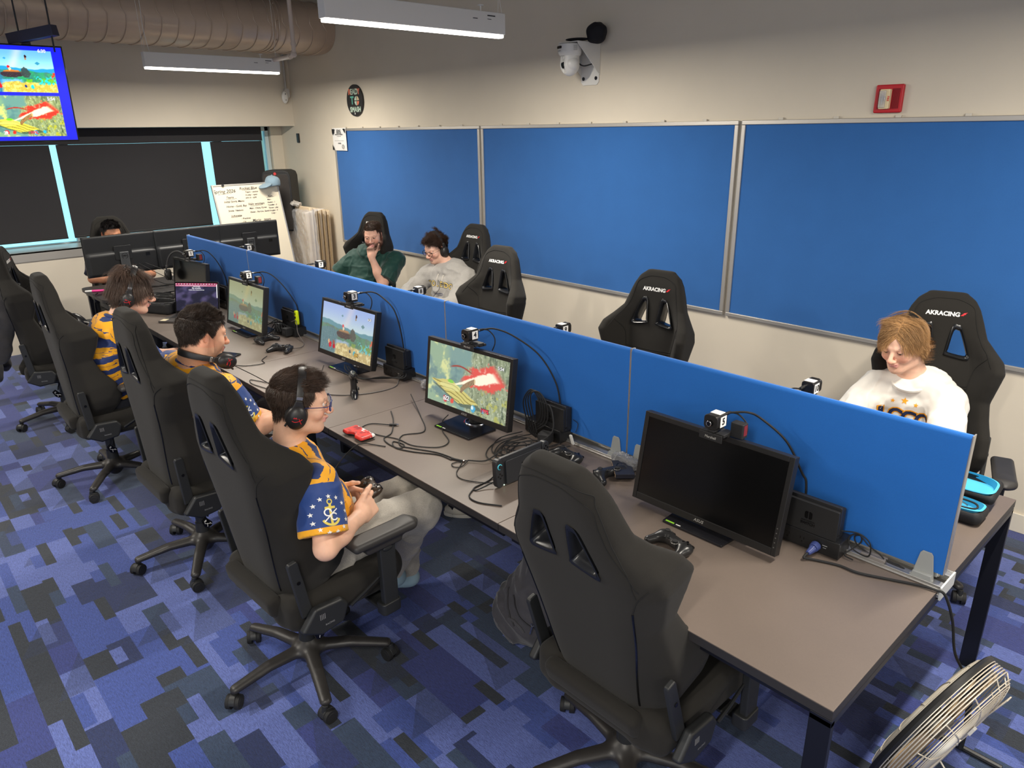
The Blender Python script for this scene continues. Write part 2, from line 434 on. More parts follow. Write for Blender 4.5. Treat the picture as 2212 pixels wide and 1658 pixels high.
def carpet_mat():
    m = bpy.data.materials.new('carpet_tiles'); m.use_nodes = True; n = NT(m); X, Y, _ = n.sep(n.coords())
    def layer(w, l0, l1, seed, U, V):
        r = n.m('FLOOR', n.m('DIVIDE', V, w)); r1 = n.rnd(n.comb(r, seed, .5)); r2 = n.rnd(n.comb(r, seed, 9.5))
        ln = n.m('ADD', n.m('MULTIPLY', r2, l1-l0), l0); u = n.m('DIVIDE', n.m('ADD', U, n.m('MULTIPLY', r1, 5)), ln)
        c = n.m('FLOOR', u); fu = n.m('FRACT', u); fv = n.m('FRACT', n.m('DIVIDE', V, w))
        return n.rnd(n.comb(r, c, seed+.3)), n.rnd(n.comb(r, c, seed+5.3)), fu, fv
    a, a2, fu, fv = layer(.095, .13, .40, 1, X, Y)
    b, b2, gu, gv = layer(.19, .24, .60, 2, X, Y)
    d, d2, hu, hv = layer(.0475, .09, .28, 3, X, Y)
    light, mid, ind, slate, char, navy = rgb(82, 96, 158), rgb(54, 72, 138), rgb(46, 56, 116), rgb(42, 58, 84), rgb(36, 42, 52), rgb(30, 42, 82)
    pal = [(0, light), (.20, mid), (.36, slate), (.54, ind), (.66, char), (.80, navy), (.90, light)]
    ca, cb, cd2 = n.ramp(a, pal), n.ramp(b, [(0, slate), (.22, mid), (.45, light), (.62, navy), (.8, ind)]), n.ramp(d, [(0, char), (.35, light), (.6, mid), (.8, slate)])
    col = n.mix(n.m('GREATER_THAN', b2, .56), ca, cb)
    col = n.mix(n.m('GREATER_THAN', d2, .84), col, cd2)
    wedge = n.m('MULTIPLY', n.m('GREATER_THAN', n.m('ADD', gu, n.m('MULTIPLY', gv, .8)), 1.0), n.m('GREATER_THAN', n.rnd(n.comb(n.m('FLOOR', n.m('DIVIDE', Y, .19)), n.m('FLOOR', n.m('MULTIPLY', X, 1.7)), 4)), .55))
    col = n.mix(n.m('MULTIPLY', wedge, .45), col, rgb(30, 42, 70))
    co = n.coords()
    st = n.t.nodes.new('ShaderNodeMapping'); st.inputs['Scale'].default_value = (45, 280, 45); n.t.links.new(co, st.inputs[0])
    ns = n.noise(st.outputs[0], 1.0, 2); nf = n.noise(co, 300, 2)
    tex = n.m('ADD', n.m('MULTIPLY', ns, .9), n.m('MULTIPLY', nf, .9))
    mr = n.t.nodes.new('ShaderNodeMapRange'); mr.inputs[1].default_value = .55; mr.inputs[2].default_value = 1.25; mr.inputs[3].default_value = .42; mr.inputs[4].default_value = 1.55
    n.t.links.new(tex, mr.inputs[0]); g = n.comb(mr.outputs[0], mr.outputs[0], mr.outputs[0])
    col = n.mix(1.0, col, g, 'MULTIPLY'); n.out(col); n.bump(tex, .5, .004)
    n.b.inputs['Roughness'].default_value = .95; n.b.inputs['Specular IOR Level'].default_value = .2; n.b.inputs['Sheen Weight'].default_value = .25
    return m
def fabric_mat(name, col, scale=900, var=.12, rough=.9, bump=.25, sheen=.2):
    m = bpy.data.materials.new(name); m.use_nodes = True; MATS[name] = m; n = NT(m); co = n.coords()
    f = n.noise(co, scale, 2); big = n.noise(co, 6, 3)
    v = n.m('ADD', n.m('MULTIPLY', f, .8), n.m('MULTIPLY', big, .2))
    mr = n.t.nodes.new('ShaderNodeMapRange'); mr.inputs[1].default_value = .35; mr.inputs[2].default_value = .65; mr.inputs[3].default_value = 1-var; mr.inputs[4].default_value = 1+var
    n.t.links.new(v, mr.inputs[0]); g = n.comb(mr.outputs[0], mr.outputs[0], mr.outputs[0])
    n.out(n.mix(1.0, col, g, 'MULTIPLY')); n.bump(f, bump, .001)
    n.b.inputs['Roughness'].default_value = rough; n.b.inputs['Specular IOR Level'].default_value = .25; n.b.inputs['Sheen Weight'].default_value = sheen
    return m
WALL = mat('wall_paint', rgb(214, 204, 186), .85, noise=.02, nscale=3, bump=.08, bscale=260)
WALLG = mat('wall_paint_plain', rgb(205, 200, 190), .85)
CEIL = mat('ceiling_paint', rgb(150, 148, 146), .9)
ALU = mat('aluminium', rgb(196, 194, 190), .35, .85, noise=.04, nscale=40)
ALUD = mat('frame_silver', rgb(188, 184, 178), .42, .6)
BOARD = fabric_mat('board_fabric', rgb(46, 99, 164), 700, .10)
PANEL = fabric_mat('divider_fabric', rgb(30, 100, 180), 900, .08)
SHADE = fabric_mat('shade_cloth', rgb(52, 51, 53), 700, .06, bump=.1, sheen=0)
BLACK = mat('black_plastic', rgb(30, 30, 31), .42, bump=.05, bscale=900)
BLACKM = mat('matte_black_plastic', rgb(34, 34, 35), .6, bump=.08, bscale=900)
GLOSS = mat('gloss_black', rgb(14, 14, 15), .12)
WHITEP = mat('white_plastic', rgb(228, 226, 220), .4)
WHITE = mat('white_sheet', rgb(238, 236, 232), .6)
INK = mat('black_ink', rgb(22, 22, 26), .6)
RUB = mat('black_rubber', rgb(26, 26, 27), .7)
DARKM = mat('dark_metal', rgb(24, 26, 34), .35, .3)
CHROME = mat('chrome', rgb(200, 200, 202), .2, 1)
RED = mat('red_mark', rgb(214, 30, 40), .5)

# ---------------------------------------------------------------- room shell
XW, YW, HC = -7.98, 2.805, 3.9
mb = MB(); mb.bb((-9.2, -6.6, -.1), (5.2, 3.1, 0)); struct(mb.build('floor', carpet_mat(), smooth=0))
mb = MB(); mb.bb((-9.2, -6.6, HC), (5.2, 3.1, HC+.1)); struct(mb.build('ceiling', CEIL, smooth=0))
mb = MB(); mb.bb((-9.0, YW, 0), (5.2, YW+.15, HC)); struct(mb.build('wall_right', WALL, smooth=0))
mb = MB(); mb.bb((XW-1, -6.6, 2.141), (XW, YW, HC)); mb.bb((XW-.55, -6.6, 0), (XW, YW, .905)); mb.bb((XW-.5, 2.66, .905), (XW-.36, YW, 2.141)); mb.bb((XW-.6, -6.6, .905), (XW-.4, -2.6, 2.141))
struct(mb.build('wall_back', WALL, smooth=0))
mb = MB(); mb.bb((5.0, -6.6, 0), (5.15, 3.0, HC)); struct(mb.build('wall_front', WALLG, smooth=0))
mb = MB(); mb.bb((-9.2, -6.6, 0), (5.2, -6.45, HC)); struct(mb.build('wall_left', WALLG, smooth=0))
mb = MB(); mb.bb((-7.98, YW-.013, 0), (5.0, YW, .105)); struct(mb.build('baseboard_right', mat('baseboard', rgb(216, 208, 192), .5), smooth=0, bevel=.003))
# window recess: sill, frame, panes
mb = MB(); mb.bb((XW-.42, -2.6, .975), (XW+.012, 2.66, .992)); mb.bb((XW, -2.6, .90), (XW+.012, 2.66, .992))
struct(mb.build('trim_1', mat('sill_metal', rgb(176, 172, 166), .35, .3), smooth=0, bevel=.002))
FR = mat('window_frame_paint', rgb(200, 215, 218), .4)
GLASS = mat('window_glass', (.9, .97, 1), .02, trans=1, alpha=1)
for k, (y0, y1) in enumerate(((-2.55, -1.04), (-1.04, .42), (.42, 2.02), (2.02, 2.65))):
    t = MB()
    for a, b_ in ((y0, y0+.045), (y1-.045, y1)): t.bb((XW-.47, a, .99), (XW-.40, b_, 2.14))
    t.bb((XW-.47, y0, .99), (XW-.40, y1, 1.002)); t.bb((XW-.47, y0, 2.09), (XW-.40, y1, 2.14))
    w = struct(t.build('window_%d' % (k+1), FR, smooth=0, bevel=.003))
    g = MB(); g.bb((XW-.44, y0+.045, 1.002), (XW-.434, y1-.045, 2.09)); g.build('pane', GLASS, w, smooth=0)
# roller shades
mb = MB(); mb.bb((XW-.33, -2.58, 1.985), (XW-.30, 2.52, 2.139)); mb.bb((XW-.34, -2.58, 1.982), (XW-.295, 2.52, 1.988))
tag(mb.build('shade_fascia', SHADE, smooth=0, bevel=.002), 'long black fascia box covering the rollers above all the window shades', 'shade fascia')
for y0, y1, lab in ((-2.5, -1.15, 'dark roller shade hidden far left, out past the hanging television'), (-1.09, .275, 'dark roller shade at the left of the window wall, below the television'), (.335, 1.795, 'widest visible dark roller shade, behind the person at the triple monitors'), (1.895, 2.515, 'narrow dark roller shade just above the whiteboard')):
    t = thing('roller_shade', lab, 'roller shade', (XW-.315, (y0+y1)/2, 1.98), 0, 'roller shades over the windows')
    g = MB(); n_ = 24
    for i in range(n_):
        a, b_ = y0+(y1-y0)*i/n_, y0+(y1-y0)*(i+1)/n_; cy = (y0+y1)/2
        xa, xb = .004*math.sin(PI*i/n_), .004*math.sin(PI*(i+1)/n_)
        g.add([(xa, a-cy, 0), (xb, b_-cy, 0), (xb, b_-cy, -.915), (xa, a-cy, -.915), (xa-.002, a-cy, 0), (xb-.002, b_-cy, 0), (xb-.002, b_-cy, -.915), (xa-.002, a-cy, -.915)], [(0, 1, 2, 3), (4, 7, 6, 5), (0, 4, 5, 1), (3, 2, 6, 7)] + ([(0, 3, 7, 4)] if i == 0 else []) + ([(1, 5, 6, 2)] if i == n_-1 else []))
    g.build('cloth', SHADE, t)
    g = MB(); g.rbox((0, 0, -.92), (.012, y1-y0, .022), .005, axis=1); g.build('hem_bar', BLACK, t)

# bulletin boards
for x0, x1, lab in ((-7.035, -4.545, 'blue fabric notice board nearest the corner, with the certificate pinned on it'), (-4.522, -2.052, 'middle blue fabric notice board on the long wall'), (-2.03, .46, 'blue fabric notice board nearest the camera, under the red fire alarm')):
    t = thing('notice_board', lab, 'notice board', ((x0+x1)/2, YW, .869), 0, 'blue notice boards on the long wall')
    w = (x1-x0)/2; h = 1.234; g = MB(); g.bb((-w+.02, -.014, .02), (w-.02, -.002, h-.02)); g.build('fabric_panel', BOARD, t, smooth=0)
    g = MB(); f = .026
    for lo, hi in (((-w, -.024, 0), (w, -.001, f)), ((-w, -.024, h-f), (w, -.001, h)), ((-w, -.024, f), (-w+f, -.001, h-f)), ((w-f, -.024, f), (w, -.001, h-f))): g.bb(lo, hi)
    g.build('frame', ALUD, t, smooth=0, bevel=.004)
    g = MB()
    for k in range(7): g.rbox((-w+.25+k*(2*w-.5)/6, -.012, h+.006), (.03, .01, .014), .003)
    g.build('wall_clip', mat('clear_clip', rgb(205, 198, 184), .3), t)

# certificate
t = thing('certificate', 'white award certificate with dark corner marks pinned at the notice board corner', 'certificate', (-6.9, YW-.028, 1.99))
g = MB(); g.add([(-.145, 0, -.115), (.14, 0, -.115), (.145, -.004, .118), (-.145, 0, .118), (0, -.012, 0)], [(0, 1, 4), (1, 2, 4), (2, 3, 4), (3, 0, 4)])
g.v = [(x, y, z) for x, y, z in g.v]; o = g.build('paper', WHITE, t, smooth=0); md = o.modifiers.new('s', 'SOLIDIFY'); md.thickness = .001
F = Matrix(((1, 0, 0, 0), (0, 0, -1, -.0135), (0, 1, 0, 0), (0, 0, 0, 1)))
polys = [text_polys('ECAC', .034, .001), text_polys('SPRING 2024', .017, .0006), text_polys('NATIONAL DIVISION', .017, .0006), text_polys('Championship', .015), text_polys('presented to the esports team of the season', .0105), text_polys('WINNER', .015, .0006)]
mb = MB()
for (vs, fs), z in zip(polys, (.088, .066, .05, .033, -.012, -.04)): mb.add([(x+.01, y+z, 0) for x, y, _ in vs], fs, F)
mb.add([(-.135, .108, 0), (-.08, .108, 0), (-.09, .07, 0), (-.12, .045, 0), (-.13, .07, 0)], [(0, 1, 2, 3, 4)], F)
mb.add([(.145-.05, .11, 0), (.14, .11, 0), (.14, .06, 0)], [(0, 1, 2)], F); mb.add([(-.142, -.05, 0), (-.142, -.11, 0), (-.10, -.11, 0)], [(0, 1, 2)], F)
mb.torus((.085, -.0145, -.075), .022, .0015, ax=(0, 1, 0)); mb.torus((.085, -.0145, -.075), .013, .001, ax=(0, 1, 0))
mb.build('print', INK, t, smooth=0)

# round sign
t = thing('round_sign', 'round black sign reading READY TO SMASH hung high near the corner', 'sign', (-6.54, YW-.012, 2.374))
g = MB(); n_ = 48; r = .155
g.prism([(r*math.cos(2*PI*i/n_), r*math.sin(2*PI*i/n_)) for i in range(n_)], -.01, .01, 1); g.build('disc', mat('sign_black', rgb(38, 38, 40), .5, noise=.2, nscale=14), t, bevel=.002)
F = Matrix(((1, 0, 0, 0), (0, 0, -1, -.0115), (0, 1, 0, 0), (0, 0, 0, 1))); pale = mat('sign_letters', rgb(176, 196, 180), .6, noise=.25, nscale=9); coral = mat('sign_coral', rgb(226, 128, 100), .6)
def fl(nm, vf, m, dx, dz, s=1): vs, fs = vf; q = MB(); q.add([(x*s+dx, y+dz, 0) for x, y, _ in vs], fs, F); return q.build(nm, m, t, smooth=0)
fl('lettering', text_polys('EAD', .076, .003), pale, 0, .082); fl('lettering', text_polys('R', .076, .003), coral, -.088, .082); fl('lettering', text_polys('Y', .076, .003), coral, .088, .082)
fl('lettering', text_polys('T', .105, .004), mat('sign_teal', rgb(96, 176, 158), .6), -.045, -.002)
fl('lettering', text_polys('SMASH', .068, .003), pale, .01, -.09)
q = MB(); R0 = .046
for a0, a1, cc in ((0, 90, 0), (90, 180, 1), (180, 270, 1), (270, 360, 2)):
    q.cur = cc; pts = [(.0035*(1 if a0 in (0, 270) else -1), .0035*(1 if a0 < 180 else -1))]
    for i in range(9):
        a = math.radians(a0+6+(a1-a0-12)*i/8); pts.append((R0*math.cos(a), R0*math.sin(a)))
    q.add([(x+.045, y-.004, 0) for x, y in pts], [tuple(range(len(pts)))], F)
q.build('emblem', [mat('sign_sand', rgb(206, 186, 150), .6), pale, coral], t, smooth=0)
q = MB(); q.box((0, -.013, -.128), (.012, .004, .018)); q.build('bulb_mark', WHITEP, t)

# small wall devices
g = MB(); g.rbox((0, -.009, 0), (.05, .018, .105), .008, axis=1)
t = tag(g.build('wall_sensor', BLACK, M=Matrix.Translation((-7.90, YW, 2.005)), bevel=.002), 'small dark rectangular sensor on the wall in the corner by the window', 'sensor')

# fire alarm strobe
t = thing('fire_alarm', 'red square fire alarm with clear strobe on the long wall', 'fire alarm', (-1.178, YW, 2.197))
RA = mat('alarm_red', rgb(190, 26, 40), .35)
g = MB(); g.rbox((0, -.012, 0), (.142, .024, .14), .008, axis=1); g.build('body', RA, t, bevel=.006, bseg=3)
g = MB()
for i in range(9): g.bb((.018+i*.0045, -.026, -.05), (.0195+i*.0045, -.023, .05)); 
for i in range(3): g.bb((-.052+i*.006, -.026, -.05), (-.05+i*.006, -.023, .05))
g.build('grille', mat('alarm_dark_red', rgb(120, 10, 20), .5), t)
g = MB(); g.rbox((-.012, -.034, -.002), (.052, .028, .098), .006, axis=1); g.build('strobe_base', mat('strobe_cream', rgb(236, 214, 170), .4), t, bevel=.003)
g = MB(); g.rbox((-.02, -.047, -.002), (.034, .022, .086), .005, axis=1); g.build('strobe_lens', mat('strobe_lens', (.9, .9, .92), .08, trans=.7), t, bevel=.004)
g = MB(); g.cyl((-.02, -.05, -.032), (-.02, -.05, .03), .004); g.torus((-.02, -.051, 0), .012, .003, ax=(0, 1, 0)); g.build('flash_tube', CHROME, t)
F = Matrix(((0, 0, -1, 0), (0, 0, 0, 0), (1, 0, 0, 0), (0, 0, 0, 1))); F = Matrix(((0, 1, 0, .008), (0, 0, -1, -.0488), (-1, 0, 0, 0), (0, 0, 0, 1)))
q = MB(); q.add(*text_polys('FIRE', .014, .0005), F); q.build('lettering', RED, t, smooth=0)

# duct, spiral seams
t = thing('ventilation_duct', 'large grey-brown spiral ventilation duct running overhead to the long wall', 'duct', (-7.2, 0, 3.1))
DU = mat('duct_metal', rgb(196, 176, 156), .36, .3, noise=.05, nscale=5)
def oval(n=40, rx=.36, rz=.245, g=0): return [((rx+g)*math.copysign(abs(math.cos(a))**.8, math.cos(a)), (rz+g)*math.copysign(abs(math.sin(a))**.8, math.sin(a))) for a in [2*PI*i/n for i in range(n)]]
g = MB(); O = oval(); n_ = len(O); ys = [YW-.002-i*.2 for i in range(40)]
vs = [(x, y, z) for y in ys for x, z in O]; fs = [(i*n_+k, i*n_+(k+1) % n_, (i+1)*n_+(k+1) % n_, (i+1)*n_+k) for i in range(len(ys)-1) for k in range(n_)]
g.add(vs, fs+[tuple(range(n_))]); g.build('duct_body', DU, t, smooth=60)
g = MB()
for k in range(50):
    y = YW-.12-k*.148; O2 = oval(g=.004); g.tube([(x, y-.02+.04*i/len(O2), z) for i, (x, z) in enumerate(O2)], .005, 6, closed=True)
g.build('seam', DU, t)
g = MB(); O2 = oval(g=.006)
for y in (YW-.62, YW-.66): g.tube([(x, y, z) for x, z in O2], .007, 6, closed=True)
for i in range(0, 40, 4): g.sphere((O2[i][0], YW-.64, O2[i][1]), .008, 6)
g.build('joint_collar', DU, t)

# pendant lamps
LAMPW = mat('lamp_housing', rgb(224, 222, 216), .45)
GLOW = mat('lamp_diffuser', (1, 1, 1), .5, emit=(1, .97, .86), estr=9)
WIRE = mat('white_wire', rgb(226, 222, 214), .5)
def lamp():
    t = thing('pendant_lamp', 'x', 'ceiling lamp', (0, 0, 2.6))
    g = MB(); g.rbox((0, .6, .062), (.068, 1.2, .115), .004, axis=1); g.build('housing', LAMPW, t, bevel=.002)
    g = MB(); g.rbox((0, .6, -.004), (.052, 1.185, .018), .008, axis=1); g.build('diffuser', GLOW, t)
    for y in (.012, 1.188):
        g = MB(); g.tube(spline([(0, y, .24), (.012, y+(.012 if y < .6 else -.012), .20), (.018, y, .12)]), .0016, 5); g.tube(spline([(0, y, .24), (-.012, y, .19), (-.018, y, .12)]), .0016, 5)
        g.tube([(0, y, .23), (0, y, 1.3)], .0018, 5); g.build('hanging_wire', WIRE, t)
    g = MB(); g.tube(spline([(0, .06, .12), (.03, .03, .3), (-.02, .05, .5), (.02, .03, .8), (0, .06, 1.3)]), .003, 6); g.build('power_cord', WIRE, t)
    g = MB(); g.bb((.0345, .95, .075), (.0352, .985, .079)); g.bb((.0345, 1.06, .095), (.0352, 1.12, .101)); g.bb((.0345, 1.06, .078), (.0352, 1.09, .081)); g.build('label_print', INK, t, smooth=0)
    g = MB(); g.cyl((.01, 1.03, .12), (.01, 1.03, .15), .004); g.box((.01, 1.03, .152), (.02, .03, .005)); g.build('mounting_clip', LAMPW, t)
    return t
L0 = lamp(); labs = ['pendant strip lamp hanging in front of the duct, by the corner', 'pendant strip lamp nearest the camera, cut by the top of the picture', 'pendant strip lamp above the near end of the desks', 'pendant strip lamp in the row over the desks, behind the camera',
    'pendant strip lamp of the second row, by the window wall', 'pendant strip lamp of the second row, second from the windows', 'pendant strip lamp of the second row, beside the camera', 'pendant strip lamp of the second row, farthest from the windows']
for k, (x, y) in enumerate(LAMPS):
    o = L0 if k == 0 else copy_tree(L0); o.location = (x, y, 2.6); o['label'] = labs[k]; o['group'] = 'pendant strip lamps'

# conduits and sensor in the corner
PIPE = mat('pipe_paint', rgb(206, 190, 176), .45)
g = MB(); g.tube(spline([(-6.0, 1.88, 3.88), (-6.0, 1.88, 3.0), (-6.0, 1.88, 2.80), (-6.015, 1.88, 2.735), (-6.08, 1.88, 2.715), (-6.3, 1.88, 2.71), (-7.9, 1.88, 2.70)], 6), .019, 12)
g.cyl((-6.0, 1.88, 2.795), (-6.0, 1.88, 2.82), .024); g.cyl((-6.07, 1.88, 2.715), (-6.10, 1.88, 2.714), .024); g.sphere((-6.012, 1.88, 2.728), .028, 10)
tag(g.build('conduit_pipe', PIPE), 'beige conduit pipe with an elbow hanging before the duct', 'pipe')
g = MB(); g.tube([(-7.955, 2.735, 3.88), (-7.955, 2.735, 2.55)], .012, 10); g.rbox((-7.95, 2.735, 2.5), (.04, .06, .10), .02, axis=0)
tag(g.build('conduit_pipe', mat('pipe_paint_grey', rgb(186, 182, 176), .5)), 'thin grey vertical conduit ending in a box in the corner', 'pipe')
t = thing('motion_detector', 'white oval motion detector mounted in the wall corner', 'detector', (-7.93, 2.70, 2.455))
q = Field(); q.ell((0, 0, 0), (.022, .04, .068), k=.01); fmesh('housing', [q.mesh(.004)[:2]], WHITEP, t)
g = MB(); g.cyl((-.05, .03, .03), (0, .0, .02), .012); g.build('bracket', WHITEP, t)
g = MB(); g.box((.021, .0, .035), (.004, .012, .012)); g.box((.021, 0, -.03), (.004, .01, .01)); g.build('lens_window', mat('grey_window', rgb(120, 118, 116), .3), t)
# ---------------------------------------------------------------- bench desks
def desk_mat():
    m = bpy.data.materials.new('desk_laminate'); m.use_nodes = True; n = NT(m); co = n.coords()
    f = n.noise(co, 2.2, 4); g = n.noise(co, 240, 2); v = n.m('ADD', n.m('MULTIPLY', f, .75), n.m('MULTIPLY', g, .25))
    n.out(n.ramp(v, [(0, rgb(94, 84, 77)), (1, rgb(120, 107, 98))], 'LINEAR')); n.b.inputs['Roughness'].default_value = .42; n.b.inputs['Specular IOR Level'].default_value = .4
    n.bump(g, .06, .001); return m
DESKM = desk_mat(); EDGE = mat('desk_edge', rgb(44, 42, 42), .5)
def desktop(mb_t, mb_e, x0, x1, y0, y1, z=.76, th=.03):
    mb_t.bb((x0, y0, z-.003), (x1, y1, z)); mb_e.bb((x0, y0, z-th), (x1, y1, z-.003))
LEGM = mat('leg_blue_black', rgb(17, 18, 26), .38)
dl = ['bench desk module at the near end, with the blank monitor and the steel end legs', 'bench desk module under the monitor showing the canyon game', 'bench desk module under the monitor beside the black upright dock', 'bench desk module with the phone and the yellow controller', 'bench desk module farthest away, with the laptop']
for k in range(5):
    x1 = -1.2*k-.0015; x0 = x1-1.197
    t = thing('bench_desk', dl[k], 'desk', ((x0+x1)/2, .745, 0), 0, 'bench desks of the long row')
    for ya, yb in ((0, .69), (.80, 1.49)):
        a, b = MB(), MB(); desktop(a, b, x0, x1, ya, yb); mm = Matrix.Translation((-(x0+x1)/2, -.745, 0))
        for q, nm, m_ in ((a, 'desktop', DESKM), (b, 'desktop_edge', EDGE)): q.v = [tuple(mm @ Vector(v)) for v in q.v]; q.build(nm, m_, t, smooth=0, bevel=.001)
    xc = (x0+x1)/2
    for ya, yb, za in ((-.70, -.65, .68), (.65, .70, .68), (-.05, .05, .66)): g = MB(); g.bb((x0-xc+.02, ya, za), (x1-xc-.02, yb, .7298)); g.build('under_beam', LEGM, t, smooth=0)
    if k in (0, 4):
        e = x1-xc if k == 0 else x0-xc; s = -1 if k == 0 else 1; a, b = sorted((e, e+s*.055))
        for y in (-.744, .722): g = MB(); g.bb((a, y, .0), (b, y+.02, .722)); g.build('leg', LEGM, t, smooth=0, bevel=.002)
        g = MB(); g.bb((a, -.744, .705), (b, .742, .728)); g.build('end_frame', LEGM, t, smooth=0, bevel=.002)
    if k:
        g = MB(); g.bb((x1-xc-.04, -.04, 0), (x1-xc-.002, .04, .66)); g.build('leg', LEGM, t, smooth=0, bevel=.002)
# cable rail between the desktops
t = thing('cable_rail', 'pale aluminium cable rail along the foot of the blue divider', 'rail', (-3.0, .745, .73))
g = MB(); x0, x1 = -3.0, 3.004
for lo, hi in (((x0, -.057, .0), (x1, .057, .012)), ((x0, -.057, .0), (x1, -.052, .045)), ((x0, .052, 0), (x1, .057, .045)), ((x0, -.052, .03), (x1, -.022, .042)), ((x0, .026, .03), (x1, .052, .042)), ((x0, -.061, .031), (x1, -.0565, .036)), ((x0, -.063, .008), (x1, -.0565, .020))): g.bb(lo, hi)
g.build('channel', ALU, t, smooth=0, bevel=.0015)
g = MB(); g.rbox((3.0065, 0, .022), (.005, .122, .046), .004, axis=0); g.build('end_cap', mat('cap_grey', rgb(198, 200, 198), .45), t)
# divider screens
BR = mat('bracket_grey', rgb(150, 152, 150), .45)
spans = [(-1.2, 0), (-2.4, -1.2), (-4.8, -2.4), (-6.03, -4.8)]
dlab = ['blue fabric divider screen at the near end of the desks', 'blue fabric divider screen behind the canyon-game monitor', 'longest blue fabric divider screen, behind the two hill-scene monitors', 'farthest blue fabric divider screen, beside the laptop']
for (a, b), lab in zip(spans, dlab):
    t = thing('divider_screen', lab, 'divider', ((a+b)/2, .725, .80), 0, 'blue divider screens')
    w = (b-a)/2-.004; g = MB(); pr = [(-.0125, 0), (.0125, 0), (.0125, .438), (.009, .446), (.004, .45), (-.004, .45), (-.009, .446), (-.0125, .438)]
    g.prism(pr, -w, w, 0); g.build('fabric_panel', PANEL, t)
    for s in (-1, 1):
        g = MB(); g.bb((s*w-.0035*(s < 0), -.013, 0), (s*w+.0035*(s > 0), .013, .4515)); g.build('edge_trim', ALU, t, smooth=0, bevel=.001)
    for dx in ((-.055, w*2-.07) if b-a < 1.3 else (-.055,)):
        for s in (-1, 1):
            px = w-.05-(dx if dx > 0 else 0); px = max(-w+.06, px); y = -.0155 if s < 0 else .0155
            g = MB(); g.prism([(-.031, -.03), (.031, -.03), (.018, .052), (.012, .06), (-.012, .06), (-.018, .052)], -.0025, .0025, 1, (px, y*1.02, 0)); g.bb((px-.033, y-.004+s*.012, -.032), (px+.033, y+.004+s*.012, -.020)); g.prism([(-.031, -.028), (.031, -.028), (.026, -.008), (-.026, -.008)], -.009, .009, 1, (px, y+s*.009, 0))
            g.build('clamp_bracket', BR, t, bevel=.0015)

